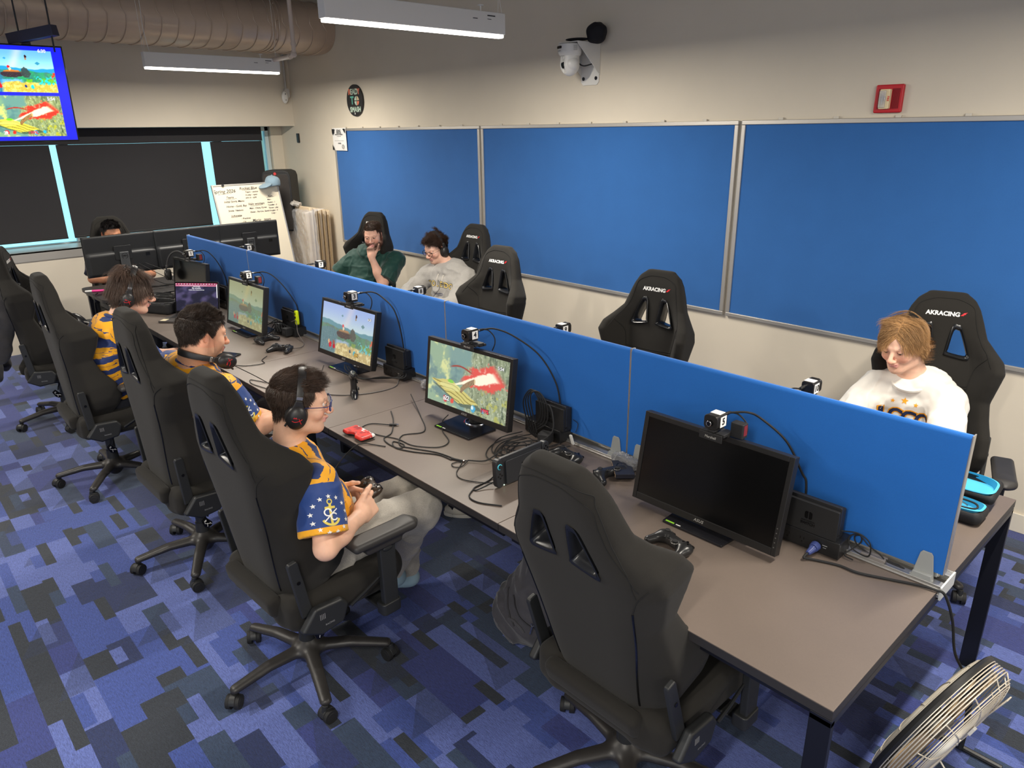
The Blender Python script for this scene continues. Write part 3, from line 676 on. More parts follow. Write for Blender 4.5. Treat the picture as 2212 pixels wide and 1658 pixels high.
# ---------------------------------------------------------------- pictures shown on screens (colour per vertex of a fine grid)
def n2(x, y, sc, seed=0, oct=3):
    v = 0; a = 1; tot = 0
    for k in range(oct): v = v+a*vnoise(np.stack([x*sc, y*sc, np.full_like(x, seed+k*3.7)], -1).astype(np.float32)); tot += a; a *= .5; sc *= 2
    return v/tot
def sm(a, b, x): t = np.clip((x-a)/(b-a+1e-9), 0, 1); return t*t*(3-2*t)
def lay(img, m, c): m = m[..., None]; return img*(1-m)+np.array(c, np.float32)*m
def g2(W_, H_, asp=1.78): y, x = np.meshgrid(np.linspace(0, 1, H_), np.linspace(0, 1, W_), indexing='ij'); return x.astype(np.float32), y.astype(np.float32)
def paint_hills(W_=200, H_=112, warm=0.0, vivid=0.0):
    x, y = g2(W_, H_); xa = x*1.78
    top = np.array([.62, .70, .88]); mid = np.array([.78, .86, .84]); img = np.zeros((H_, W_, 3), np.float32)
    t = sm(.4, 1, y)[..., None]; img[:] = mid*(1-t)+top*t
    ray = np.exp(-((x-.55+(.9-y)*.25)/.06)**2)*sm(.45, .7, y); img = lay(img, ray*.35, (.95, .86, .82))
    ridge = .60+.05*np.sin(x*5+1)+.03*n2(xa, y*0, 6, 1); img = lay(img, sm(.008, -.008, y-ridge), (.42, .58, .62))
    ridge2 = .55-.10*(x-.2)+.03*n2(xa, y*0, 5, 2); col = np.stack([.40+.06*n2(xa, y, 12, 3), .52+.08*n2(xa, y, 14, 4), .44+.05*n2(xa, y, 9, 5)], -1)
    m = sm(.008, -.008, y-ridge2)[..., None]; img = img*(1-m)+col*m
    cl = sm(.012, -.012, y-.46-.05*np.sin(x*9))*sm(.36, .30, x); st = .5+.5*np.sin(xa*120+3*n2(xa, y, 8, 6)); img = lay(img, cl*.9, (.36, .47, .50)); img = lay(img, cl*st*.35, (.55, .66, .68))
    wat = sm(.02, -.02, y-.30-.03*n2(xa, y, 10, 7))*sm(.16, .10, abs(x-.44)); img = lay(img, wat*.8, (.66, .74, .84))
    rock = sm(.02, -.01, ((x-.46)/.15)**2+((y-.44)/.09)**2-1+.5*n2(xa, y, 16, 8)); img = lay(img, rock*.9, (.33, .27, .26)); img = lay(img, rock*sm(.46, .50, y), (.66, .52, .38))
    r3 = sm(.05, -.05, ((x-.63)/.06)**2+((y-.46)/.13)**2-1+.6*n2(xa, y, 20, 9)); img = lay(img, r3*.9, (.36, .36, .33))
    gr = sm(.02, -.03, y-.26-.05*n2(xa, y, 9, 10)+.10*abs(x-.6))*sm(.28, .34, x); img = lay(img, gr, (.74, .66, .46)); img = lay(img, gr*sm(0, .4, n2(xa, y, 22, 11)), (.86, .80, .60))
    bush = sm(-.05, .15, n2(xa, y, 14, 12)+.1)*sm(.36, .30, y)*sm(.20, .26, y)*sm(.5, .56, x); img = lay(img, bush, (.50, .60, .34))
    coral = sm(0, .25, n2(xa, y, 24, 13))*sm(.42, .34, y)*sm(.16, .22, y)*sm(.70, .76, x); img = lay(img, coral, (.42, .74, .74))
    img = lay(img, sm(0, .3, n2(xa, y, 20, 14))*sm(.94, .97, x)*sm(.5, .46, y)*sm(.3, .34, y), (.86, .40, .30))
    for cx, cy, r, c in ((.40, .80, .028, (.45, .58, .62)), (.80, .70, .045, (.44, .56, .58))):
        d = np.abs(xa-cx*1.78)/r*.7+np.abs(y-cy)/r; img = lay(img, sm(1.1, .8, d), c)
    for cx, cy, r, c in ((.665, .86, .03, (.30, .22, .20)), (.66, .80, .022, (.62, .52, .40)), (.43, .60, .03, (.84, .34, .36)), (.44, .55, .03, (.90, .80, .70)), (.20, .15, .05, (.80, .16, .22)), (.28, .14, .045, (.72, .12, .18)), (.17, .21, .035, (.84, .66, .50)), (.27, .22, .04, (.62, .34, .30)), (.60, .14, .03, (.20, .30, .40)), (.68, .13, .04, (.30, .66, .72))):
        d = np.sqrt(((xa-cx*1.78)/r)**2+((y-cy)/(r*1.25))**2)+.35*n2(xa, y, 40, int(cx*50)); img = lay(img, sm(1.1, .8, d), c)
    sp = sm(.35, .6, n2(xa, y, 60, 20)); img = lay(img, sp*.25*sm(.55, .4, y), (.9, .9, .84)); dk = sm(.35, .6, n2(xa, y, 50, 21)); img = lay(img, dk*.35*sm(.5, .35, y), (.2, .24, .22))
    if warm:
        t = sm(.3, 1, y)[..., None]; tint = np.array([.95, .88, .42])*.75*t+np.array([.62, .66, .58])*(1-t); img = img*(1-warm)+tint*(.4+.6*img)*warm
    if vivid:
        g = img.mean(-1, keepdims=True); img = np.clip(g+(img-g)*(1+vivid*1.6)+(img-.5)*vivid*.7+np.array([-.05, .02, .12]), 0, 1)
    return np.clip(img, 0, 1)
def paint_canyon(W_=240, H_=135, vivid=0.0):
    x, y = g2(W_, H_); xa = x*1.78; img = np.zeros((H_, W_, 3), np.float32); img[:] = (.50, .62, .60)
    img = lay(img, sm(-.1, .5, n2(xa, y, 3, 1)+.5-x*1.3)*.8, (.60, .70, .58)); img = lay(img, sm(.15, .5, n2(xa, y, 9, 2))*sm(.5, .25, x), (.84, .86, .62)); img = lay(img, sm(.15, .45, n2(xa+3, y, 7, 3))*sm(.6, .3, x)*.7, (.40, .52, .54))
    e = .47+.05*n2(y*0, y, 5, 4)+.05*(y > .75); cl = sm(-.02, .03, x-e); st = n2(xa*2.4+y*.6, y*.6, 14, 5, 4)
    c = np.stack([.60+.16*st, .64+.16*st, .52+.14*st], -1); img = img*(1-cl[..., None])+c*cl[..., None]
    img = lay(img, cl*sm(.1, .5, n2(xa*1.6, y*.8, 10, 6))*.8, (.38, .43, .36)); img = lay(img, cl*sm(.05, .35, n2(xa, y, 16, 7))*sm(.62, .45, y)*sm(.66, .74, x)*.8, (.72, .72, .38)); img = lay(img, cl*sm(.25, .5, n2(xa, y, 34, 8))*.5, (.86, .88, .80)); img = lay(img, cl*sm(.25, .5, n2(xa, y, 30, 9))*.6*sm(.5, .3, y), (.22, .28, .20))
    sh = sm(.02, -.02, np.abs((x-.36)*.9+(y-.26)*.25)/.26+np.abs((y-.27)+(x-.36)*.32)/.16-1+.08*n2(xa, y, 14, 10)); ln = sm(.55, .9, np.sin((y+x*.32)*90+4*np.sin(x*14)+2*n2(xa, y, 8, 11))); img = lay(img, sm(.06, -.03, np.abs((x-.40)*.9+(y-.22)*.25)/.27+np.abs((y-.20)+(x-.40)*.32)/.13-1)*.9, (.36, .42, .36)); img = lay(img, sh, (.82, .78, .48)); img = lay(img, sh*ln*.8, (.48, .44, .22)); img = lay(img, sm(.05, -.02, ((x-.30)/.14)**2+((y-.33)/.06)**2-1)*.5, (.92, .92, .66))
    d = (x-.35)*(-.52)+(y-.40)*.86; a = (x-.35)*.86+(y-.40)*.52; wv = .018+.09*sm(.02, .45, a); rn = n2(xa, y, 18, 12); beam = sm(1.15, .8, np.abs(d)/(wv*1.7)+.5*rn)*sm(-.02, .03, a)*sm(.68, .60, a); img = lay(img, beam*sm(.05, .2, a), (.88, .36, .32)); img = lay(img, beam*sm(.2, .5, rn)*.6, (.98, .80, .74)); core = sm(1.1, .7, np.abs(d+.01)/(wv*.75)+.4*rn)*sm(-.02, .03, a)*sm(.62, .55, a); img = lay(img, core, (1.0, .96, .86))
    for i in range(26):
        t = i/25; cx = .44+.16*t-.02*math.sin(t*3); cy = .33+.20*t; img = lay(img, sm(1.2, .8, np.sqrt(((x-cx)/.012)**2+((y-cy)/.045)**2)), (.82, .72, .56) if i % 2 else (.30, .18, .14))
    tl = sm(1.2, .7, np.abs(y-.66-.05*np.sin((x-.28)*12))/.014)*sm(.27, .33, x)*sm(.60, .52, x); img = lay(img, tl, (.62, .28, .24)); img = lay(img, sm(1, .6, np.sqrt(((x-.30)/.05)**2+((y-.42)/.035)**2)), (.52, .80, .34))
    for cx, cy, r, c in ((.24, .10, .05, (.84, .24, .28)), (.23, .10, .03, (.92, .86, .84)), (.33, .10, .04, (.88, .34, .30)), (.60, .09, .055, (.30, .66, .82)), (.59, .10, .03, (.86, .94, .96)), (.72, .11, .04, (.34, .70, .84))):
        dd = np.sqrt(((xa-cx*1.78)/r)**2+((y-cy)/(r*1.1))**2)+.3*n2(xa, y, 30, int(cx*40)); img = lay(img, sm(1.1, .8, dd), c)
    if vivid:
        g = img.mean(-1, keepdims=True); img = np.clip(g+(img-g)*(1+vivid)+(img-.5)*vivid*.5+np.array([.03, .02, 0]), 0, 1)
    return np.clip(img, 0, 1)
def paint_laptop(W_=120, H_=76):
    x, y = g2(W_, H_); img = np.zeros((H_, W_, 3), np.float32); img[:] = (.10, .10, .19)
    w = sm(-.2, .5, n2(x*1.6+y*.6, y*1.6-x, 3, 2)+y*.5-.2); img = lay(img, w*.8, (.36, .32, .48)); img = lay(img, sm(.2, .6, n2(x+y, y-x*.6, 4, 3))*.4*sm(.3, .8, y), (.16, .18, .34))
    img = lay(img, sm(.930, .936, y), (.62, .20, .34)); img = lay(img, sm(.885, .89, y)*sm(.928, .922, y), (.86, .50, .62)); img = lay(img, sm(.952, .956, y)*sm(.982, .978, y)*(np.sin(x*95) > .2), (.95, .86, .90)); img = lay(img, sm(.898, .9, y)*sm(.916, .914, y)*(x > .1)*(x < .75), (.94, .82, .88))
    return img
def srgb2lin(a): return np.where(a <= .04045, a/12.92, ((a+.055)/1.055)**2.4)
def picture(name, img, w, h, M, parent, emit=1.0, mname='screen_picture'):
    """w x h grid in the local xz plane of M, facing local -y, coloured per vertex"""
    H_, W_ = img.shape[:2]; x, z = np.meshgrid(np.linspace(-w/2, w/2, W_), np.linspace(-h/2, h/2, H_)); V = np.stack([x, np.zeros_like(x), z], -1).reshape(-1, 3)
    V = V@np.array(M.to_3x3()).T+np.array(M.translation); i = np.arange(H_*W_).reshape(H_, W_); F = np.stack([i[:-1, :-1], i[:-1, 1:], i[1:, 1:], i[1:, :-1]], -1).reshape(-1, 4)
    return fmesh(name, [(V, F)], vcmat(mname, emit=emit, rough=.25), parent, col=srgb2lin(img).reshape(-1, 3), smooth=False)

# ---------------------------------------------------------------- monitors
SCRB = mat('blank_screen', rgb(10, 10, 11), .22, spec=.45); BEZ = mat('bezel_black', rgb(30, 29, 29), .38)
HUD = mat('hud_white', (.02, .02, .02), emit=(1, 1, 1), estr=.95); HUDR = mat('hud_red', (.02, 0, 0), emit=(.85, .08, .12), estr=.9); HUDY = mat('hud_yellow', (.02, 0, 0), emit=(.9, .55, .1), estr=.9); HUDK = mat('hud_dark', (.01, .01, .01), .6)
def monitor(lab, x, y, z, yaw, tilt, img=None, ring=False, base=None, hud=(), w=.565, h=.33, emit=1.0, by=None, group='desk monitors'):
    t = thing('monitor', lab, 'monitor', (x, y, .76), yaw, group); zc = z-.76
    P = Matrix.Translation((0, 0, zc)) @ Matrix.Rotation(-tilt, 4, 'X')
    sw, sh = w-.034, h-.044; sz = .004
    g = MB()
    for lo, hi in (((-w/2, -.002, -h/2), (-sw/2, .030, h/2)), ((sw/2, -.002, -h/2), (w/2, .030, h/2)), ((-sw/2, -.002, -h/2), (sw/2, .030, -h/2+.026)), ((-sw/2, -.002, h/2-.018), (sw/2, .030, h/2))): g.bb(lo, hi, P)
    g.bb((-w/2+.004, .006, -h/2+.004), (w/2-.004, .034, h/2-.004), P); g.build('bezel', BEZ, t, smooth=0, bevel=.0018)
    g = MB(); g.prism([(-.20, -.12), (.20, -.12), (.17, .10), (-.17, .10)], .034, .058, 1, M=P); g.build('back_housing', BLACKM, t, bevel=.012, bseg=3)
    SM = P @ Matrix.Translation((0, .0012, sz))
    if img is None:
        g = MB(); g.bb((-sw/2, .001, -sh/2+sz), (sw/2, .004, sh/2+sz), P); g.build('screen', SCRB, t, smooth=0)
    else: picture('screen', img, sw, sh, SM, t, emit)
    for txt, size, hx, hy, m_, bold in hud:
        F = SM @ Matrix(((1, 0, 0, hx*sw), (0, 0, -1, -.0012), (0, 1, 0, hy*sh), (0, 0, 0, 1)))
        g = MB(); g.add(*text_polys(txt, size*1.0, bold*2.2+.0008), F @ Matrix.Translation((0, 0, -.0006))); g.build('screen_digits', HUDK, t, smooth=0)
        g = MB(); g.add(*text_polys(txt, size, bold), F); g.build('screen_digits', m_, t, smooth=0)
    F = P @ Matrix(((1, 0, 0, 0), (0, 0, -1, -.0026), (0, 1, 0, -h/2+.013), (0, 0, 0, 1)))
    g = MB(); g.add(*text_polys('ASUS', .0145, .0004, .25, 1.15), F); g.build('brand_mark', mat('brand_grey', rgb(150, 148, 144), .4), t, smooth=0)
    for i in range(5):
        g = MB(); g.cyl((w/2-.010, -.0025, -h/2+.03+i*.016), (w/2-.010, .0, -h/2+.03+i*.016), .0022, n=8, M=P); g.build('button', mat('button_grey', rgb(84, 82, 80), .4), t)
    b = by if by is not None else .03
    g = MB(); g.cyl((0, b+.06, .014), (0, b+.045, zc-.02), .034, .028, 20); g.bb((-.04, .05, zc-.05), (.04, b+.06, zc+.03)); g.build('stand_neck', BLACK, t, bevel=.003)
    g = MB(); hw = .118; g.prism([(-hw, b-.10), (hw, b-.10), (hw+.01, b+.06), (hw*.5, b+.13), (-hw*.5, b+.13), (-hw-.01, b+.06)], .0, .010, 2); g.build('stand_base', mat('stand_gloss', rgb(30, 30, 34), .22), t, bevel=.003)
    g = MB(); g.box((-hw+.028, b-.094, .0105), (.034, .007, .0012)); g.build('energy_sticker', mat('green_sticker', rgb(150, 220, 60), .4), t, smooth=0)
    g = MB(); g.box((-hw+.062, b-.094, .0105), (.018, .004, .001)); g.build('sticker_print', WHITE, t, smooth=0)
    if ring:
        g = MB(); g.torus((0, b+.06, .0125), .052, .0045, 40, 8); g.build('base_ring', CHROME, t)
        g = MB(); g.tube([(.056*math.cos(a), b+.06+.056*math.sin(a), .0115) for a in [math.radians(150+i*6) for i in range(14)]], .0032, 6); g.build('base_ring', mat('ring_red', rgb(200, 24, 40), .3), t)
    return t
hills = paint_hills()
monitor('blank black monitor standing in front of the near divider screen', -.689, .495, .946, .007, .18, None)
monitor('monitor showing a golden shell platform and a red beam before a cliff', -1.952, .479, .982, .059, .134, paint_canyon(), True, hud=(('22', .030, -.235, -.385, HUD, .001), ('199%', .024, .245, -.385, HUDR, .001), ('5:54', .022, .40, .36, HUD, .0005)), emit=1.05, by=-.005)
monitor('monitor showing green hills under a pale blue sky, beside the upright dock', -3.109, .533, .981, .036, .206, hills, True, hud=(('53%', .022, .22, -.40, HUDY, .001), ('6:30', .019, .41, .37, HUD, .0005)), emit=1.0)
monitor('monitor showing hills under a yellow sky, behind the player with short dark hair', -4.323, .455, .952, .018, .177, paint_hills(warm=.75), emit=.85)
monitor('dark monitor with a headset hung on its corner, behind the open laptop', -5.49, .50, .955, .10, .12, None)
for k, x in enumerate((-.66, -1.88, -3.08, -4.28, -5.47)):
    monitor('black monitor behind the divider under tracking camera %s' % ('ten', 'nine', 'eight', 'seven', 'six')[k], x, .995, .953, PI, .12, None, group='monitors behind the divider')

# ---------------------------------------------------------------- small clip-on cameras
CAMB = mat('camera_body', rgb(44, 42, 40), .35, .3)
def clipcam(num, lab, loc, rz, tilt=0.0, psu=True, cable_to=None):
    t = thing('tracking_camera', lab, 'camera', loc, rz, 'numbered tracking cameras')
    T = Matrix.Rotation(tilt, 4, 'X')
    g = MB(); g.rbox((0, 0, 0), (.046, .056, .046), .009, axis=1, M=T); g.build('body', CAMB, t, bevel=.002)
    g = MB(); g.rbox((0, -.031, 0), (.050, .008, .050), .014, axis=1, M=T); g.build('front_plate', CAMB, t, bevel=.002)
    g = MB(); g.cyl((0, -.034, -.002), (0, -.046, -.002), .011, .0095, M=T); g.build('lens', GLOSS, t)
    g = MB(); g.torus((0, -.046, -.002), .0085, .0014, M=T, ax=(0, 1, 0), n=20, k=6); g.build('lens_ring', CHROME, t)
    for s in (-1, 1):
        g = MB(); g.box((s*.0236, .004, -.002), (.0008, .034, .036), T); g.build('number_sticker', WHITE, t, smooth=0)
        F = T @ Matrix(((0, 0, s, s*.0246), (s, 0, 0, .004), (0, 1, 0, -.002), (0, 0, 0, 1)))
        g = MB(); g.add(*text_polys(num, .032, .0012), F); g.build('number', INK, t, smooth=0)
    g = MB(); g.box((0, .006, .0236), (.036, .032, .0012), T); g.build('top_sticker', WHITE, t, smooth=0)
    g = MB(); g.cyl((.006, .028, .008), (.006, .050, .008), .0055, n=12, M=T); g.build('connector', CHROME, t)
    g = MB(); g.cyl((.006, .048, .008), (.006, .072, .007), .0065, .005, n=12, M=T); g.build('plug', BLACK, t)
    g = MB(); g.rbox((0, 0, -.030), (.030, .066, .007), .008, axis=2); g.cyl((0, .0, -.046), (0, 0, -.028), .008); g.build('tilt_plate', BLACKM, t, bevel=.001)
    g = MB(); g.box((-.004, .006, -.048), (.085, .034, .010)); g.box((-.004, -.0205, -.056), (.085, .004, .026)); g.box((.012, .033, -.052), (.05, .03, .016)); g.cyl((.036, .045, -.052), (.046, .045, -.052), .006); g.build('monitor_clamp', BLACKM, t, bevel=.0015)
    F = Matrix(((1, 0, 0, -.004), (0, 0, -1, -.0230), (0, 1, 0, -.057), (0, 0, 0, 1)))
    g = MB(); g.add(*text_polys('Marshall', .0125, .0002, .15), F); g.build('clamp_lettering', mat('letter_grey', rgb(160, 158, 154), .5), t, smooth=0)
    if psu:
        g = MB(); g.rbox((.055, .052, -.035), (.046, .034, .05), .005, axis=2); g.build('power_brick', BLACKM, t, bevel=.002)
        g = MB(); g.box((.0785, .052, -.032), (.0006, .02, .036)); g.build('brick_print', mat('brick_red_print', rgb(120, 40, 44), .5), t, smooth=0)
    g = MB(); g.tube(spline([(.006, .07, .007), (.03, .082, .004), (.058, .088, -.02), (.066, .085, -.05), (.055, .078, -.085)]), .0028, 8); g.build('short_cable', RUB, t)
    return t
CAMS = [('5', (-.672, .497, 1.168), 0, 'clip-on camera numbered 5 on the blank near monitor'), ('4', (-1.93, .497, 1.212), .06, 'clip-on camera numbered 4 on the canyon-game monitor'), ('3', (-2.99, .52, 1.218), .04, 'clip-on camera numbered 3 on the hill-scene monitor'), ('2', (-4.30, .487, 1.165), .02, 'clip-on camera numbered 2 on the yellow-sky monitor'), ('1', (-5.40, .50, 1.19), .10, 'clip-on camera numbered 1 on the far monitor with the headset'),
        ('6', (-5.43, .995, 1.176), PI, 'clip-on camera numbered 6 peeking over the divider before the triple monitors'), ('7', (-4.225, .995, 1.182), PI, 'clip-on camera numbered 7 peeking over the divider by the wrapped tables'), ('8', (-3.02, .995, 1.17), PI, 'clip-on camera numbered 8 peeking over the divider before the grey hoodie'), ('9', (-1.838, .995, 1.16), PI, 'clip-on camera numbered 9 peeking over the divider by the lone empty chair'), ('10', (-.597, .995, 1.177), PI, 'clip-on camera numbered 10 peeking over the divider left of the white shirt')]
for num, loc, rz, lab in CAMS: clipcam(num, lab, loc, rz, tilt=(.0 if rz < 1 else 0), psu=num in ('5', '2', '1'))
def cable(pts, lab, r=.0028, m=RUB, n=8, name='cable', grp=None, cat='cable', k=8):
    g = MB(); g.tube(spline(pts, n), r, k); return tag(g.build(name, m), lab, cat, grp)
CW_ = {'5': 'thick black cable arching from the camera on the blank near monitor', '4': 'thick black cable arching from the camera on the canyon-game monitor', '3': 'thick black cable arching from the camera on the hill-scene monitor', '2': 'thick black cable arching down to the dock with the yellow grip', '1': 'thick black cable arching from the camera above the headset monitor'}
for num, a, e in (('5', (-.666, .565, 1.175), (-.44, .70, .95)), ('4', (-1.93, .568, 1.219), (-1.56, .69, .93)), ('3', (-2.985, .59, 1.225), (-2.78, .70, .92)), ('2', (-4.295, .557, 1.172), (-4.05, .705, .92)), ('1', (-5.40, .57, 1.197), (-5.25, .705, .90))):
    a = Vector(a); e = Vector(e); d = e-a
    cable([a, a+Vector((.05, .03, .006)), a+Vector((d.x*.35, .07, -.02)), a+Vector((d.x*.7, .10, -.085)), a+Vector((d.x*.93, d.y*.95, -.19)), e, e+Vector((.005, .003, -.10))], CW_[num], .0038)

# ---------------------------------------------------------------- consoles, docks and power boxes on the desk
DOCK = mat('dock_black', rgb(33, 33, 34), .5, bump=.05, bscale=1500); DOCKP = mat('dock_print', rgb(14, 14, 15), .25); STRP = mat('strip_black', rgb(28, 28, 29), .38)
def dock(lab, loc, rz=0, ins=True, joy=False, w=.173):
    t = thing('console_dock', lab, 'game console dock', loc, rz, 'console docks by the divider')
    g = MB(); g.rbox((0, -.019, .052), (w, .012, .104), .004, axis=1); g.build('front_cover', DOCK, t, bevel=.0015)
    g = MB(); g.rbox((0, .013, .052), (w, .026, .104), .004, axis=1); g.box((0, -.006, .006), (w, .026, .012)); g.build('back_box', DOCK, t, bevel=.0015)
    if ins: g = MB(); g.rbox((0, -.0065, .0655), (w+.002, .011, .1), .004, axis=1); g.build('console_tablet', mat('tablet_edge', rgb(40, 40, 42), .35), t, bevel=.002)
    F = Matrix(((1, 0, 0, 0), (0, 0, -1, -.0262), (0, 1, 0, .060), (0, 0, 0, 1))); g = MB()
    for s in (-1, 1):
        pts = [(s*.0015, -.013), (s*.0015, .013)] + [(s*(.0065+.006*math.sin(a)), .007+.006*math.cos(a)) for a in [0, .5, 1.0, 1.57]] + [(s*(.0065+.006*math.cos(a)), -.007-.006*math.sin(a)) for a in [0, .5, 1.0, 1.57]]
        g.add([(x, y, 0) for x, y in pts], [tuple(range(len(pts)))], F)
    vs, fs = text_polys('NINTENDO', .0075, .0002, 0, 1.2); g.add([(x, y-.021, 0) for x, y, _ in vs], fs, F); vs, fs = text_polys('SWITCH', .0125, .0006); g.add([(x, y-.031, 0) for x, y, _ in vs], fs, F)
    g.build('logo_print', DOCKP, t, smooth=0)
    if joy:
        g = MB(); g.rbox((w/2+.012, -.0065, .068), (.026, .020, .100), .012, axis=1); g.build('yellow_grip', mat('neon_yellow', rgb(222, 240, 20), .45), t, bevel=.003)
        g = MB()
        g.cyl((w/2+.012, -.018, .072), (w/2+.012, -.024, .072), .007); g.build('thumb_stick', BLACK, t)
        for dx, dz in ((0, .03), (.006, .024), (-.006, .024), (0, .018)): g = MB(); g.cyl((w/2+.012+dx, -.0175, .072+dz), (w/2+.012+dx, -.0195, .072+dz), .0028, n=8); g.build('button', BLACK, t)
    return t
def powerbox(lab, loc, rz=0, w=.25):
    t = thing('power_box', lab, 'power strip', loc, rz, 'black power boxes by the divider')
    g = MB(); g.rbox((0, 0, .033), (w, .085, .058), .003, axis=0); g.build('housing', STRP, t, bevel=.002)
    g = MB()
    for i in range(4):
        for s in (-1, 1): g = MB(); g.box((-w/2+.03+i*.05+s*.006, -.0428, .036), (.0022, .0012, .009)); g.build('socket_slot', GLOSS, t, smooth=0)
        g = MB(); g.cyl((-w/2+.03+i*.05, -.0422, .024), (-w/2+.03+i*.05, -.0432, .024), .0028, n=10); g.build('socket_slot', GLOSS, t)
    g = MB(); g.box((w/2-.045, -.0428, .038), (.016, .001, .002)); g.box((w/2-.045, -.0428, .030), (.010, .001, .0015)); g.build('print', mat('print_grey', rgb(150, 150, 150), .5), t, smooth=0)
    return t
powerbox('black power box with the blue plug, at the near end of the row', (-.40, .662, .76), .02)
dock('black console dock standing on the power box near the blank monitor', (-.385, .648, .822), .02, w=.19)
powerbox('black power box under the dock beside the canyon-game monitor', (-1.625, .685, .76), 0, .22)
dock('black console dock on the power box beside the canyon-game monitor', (-1.585, .672, .822), 0, True)
powerbox('black power box under the dock beside the hill-scene monitor', (-2.80, .705-.03, .76), 0, .2)
dock('black console dock holding a console, right of the hill-scene monitor', (-2.80, .672, .822), .02)
powerbox('black power box under the dock with the yellow grip', (-4.07, .70-.03, .76), 0, .2)
dock('black console dock with a bright yellow controller grip attached', (-4.09, .668, .822), .02, joy=True)
powerbox('black power box on the farthest desk by the divider', (-5.20, .67, .76), 0, .22)
dock('black console dock on the farthest desk, under the looping cable', (-5.22, .665, .822), 0)
def brick(lab, loc, d, rz=0, m=BLACKM, name='power_adapter'):
    t = thing(name, lab, 'adapter', loc, rz, 'black power adapters'); g = MB(); g.rbox((0, 0, d[2]/2), d, .006, axis=0); g.build('housing', m, t, bevel=.003)
    g = MB(); g.box((0, -d[1]/2-.0003, d[2]*.55), (d[0]*.5, .0008, d[2]*.3)); g.build('rating_label', mat('label_dark', rgb(50, 50, 52), .5), t, smooth=0); g = MB()
    for s in (-1, 1): g.box((s*.006, d[1]/2+.005, d[2]/2), (.0015, .012, .006))
    g.build('prongs', CHROME, t, smooth=0); return t
brick('square black plug adapter in front of the dock by the canyon-game monitor', (-1.56, .600, .772), (.055, .052, .045), .3)
brick('grey-black adapter before the dock with the yellow grip', (-4.03, .60, .77), (.05, .05, .055), .2)
brick('dark adapter lying among the cables behind the yellow-sky monitor', (-4.19, .62, .765), (.07, .05, .045), -.3)
# blue plug
t = thing('power_plug', 'translucent blue plug pushed into the power box', 'plug', (-.345, .610, .790)); g = MB()
PB = mat('plug_blue', rgb(74, 88, 150), .3, trans=.3); g.cyl((0, .008, 0), (0, -.012, -.002), .017, .015, 12); g.cyl((0, -.012, -.002), (-.004, -.040, -.010), .013, .0075, 12); g.build('housing', PB, t, bevel=.002)
for i in range(4): g = MB(); g.torus((-.001*i, -.018-.005*i, -.004-.0018*i), .011-.001*i, .0013, 16, 6, ax=(0, 1, .25)); g.build('grip_ring', PB, t)
cable([(-.349, .572, .780), (-.350, .55, .772), (-.33, .60-.03, .766), (-.26, .598, .765), (-.20, .60, .766), (-.12, .635, .765), (-.05, .665, .766), (-.006, .674, .767), (.020, .685, .755), (.045, .72, .66), (.055, .80, .50), (.085, .90, .36), (.10, .93, .30)], 'thick black power cord trailing off the desk end to the wire-caged fan', .0042)
# usb hub and coiled black lead on the rail
t = thing('usb_hub', 'flat grey hub lying on the rail right of the near dock', 'hub', (-.195, .700, .7735), 0); g = MB(); g.rbox((0, 0, .008), (.075, .028, .012), .004, axis=1); g.build('housing', mat('hub_grey', rgb(128, 122, 118), .45), t, bevel=.002)
cable([(-.29, .66, .85), (-.24, .665, .86), (-.205, .67, .84), (-.20, .675, .80), (-.215, .68, .782), (-.26, .685, .79), (-.275, .69, .82), (-.25, .695, .84), (-.215, .695, .815), (-.18, .695, .80), (-.165, .697, .785), (-.20, .70, .783), (-.25, .70, .80), (-.262, .70, .825), (-.245, .70, .835), (-.24, .70, .815), (-.255, .69, .79), (-.27, .66, .772), (-.24, .655, .768)], 'black cable coiled in loops beside the near dock', .0022)
cable([(-.16, .70, .786), (-.13, .702, .782), (-.105, .70, .781), (-.13, .698, .782), (-.155, .70, .782), (-.12, .704, .783)], 'short black lead with plugs lying on the rail', .0025)
t = thing('usb_stick', 'white stick-shaped adapter hanging from a thin cable by a dock', 'usb adapter', (-1.458, .668, .772), 0); g = MB(); g.rbox((0, 0, .026), (.013, .008, .052), .002, axis=1); g.build('body', WHITEP, t, bevel=.001, M=Matrix.Rotation(.35, 4, 'X'))
cable([(-1.49, .70, .87), (-1.463, .70, .86), (-1.455, .688, .84), (-1.458, .682, .825)], 'thin dark cable leading to the white stick adapter', .0015)
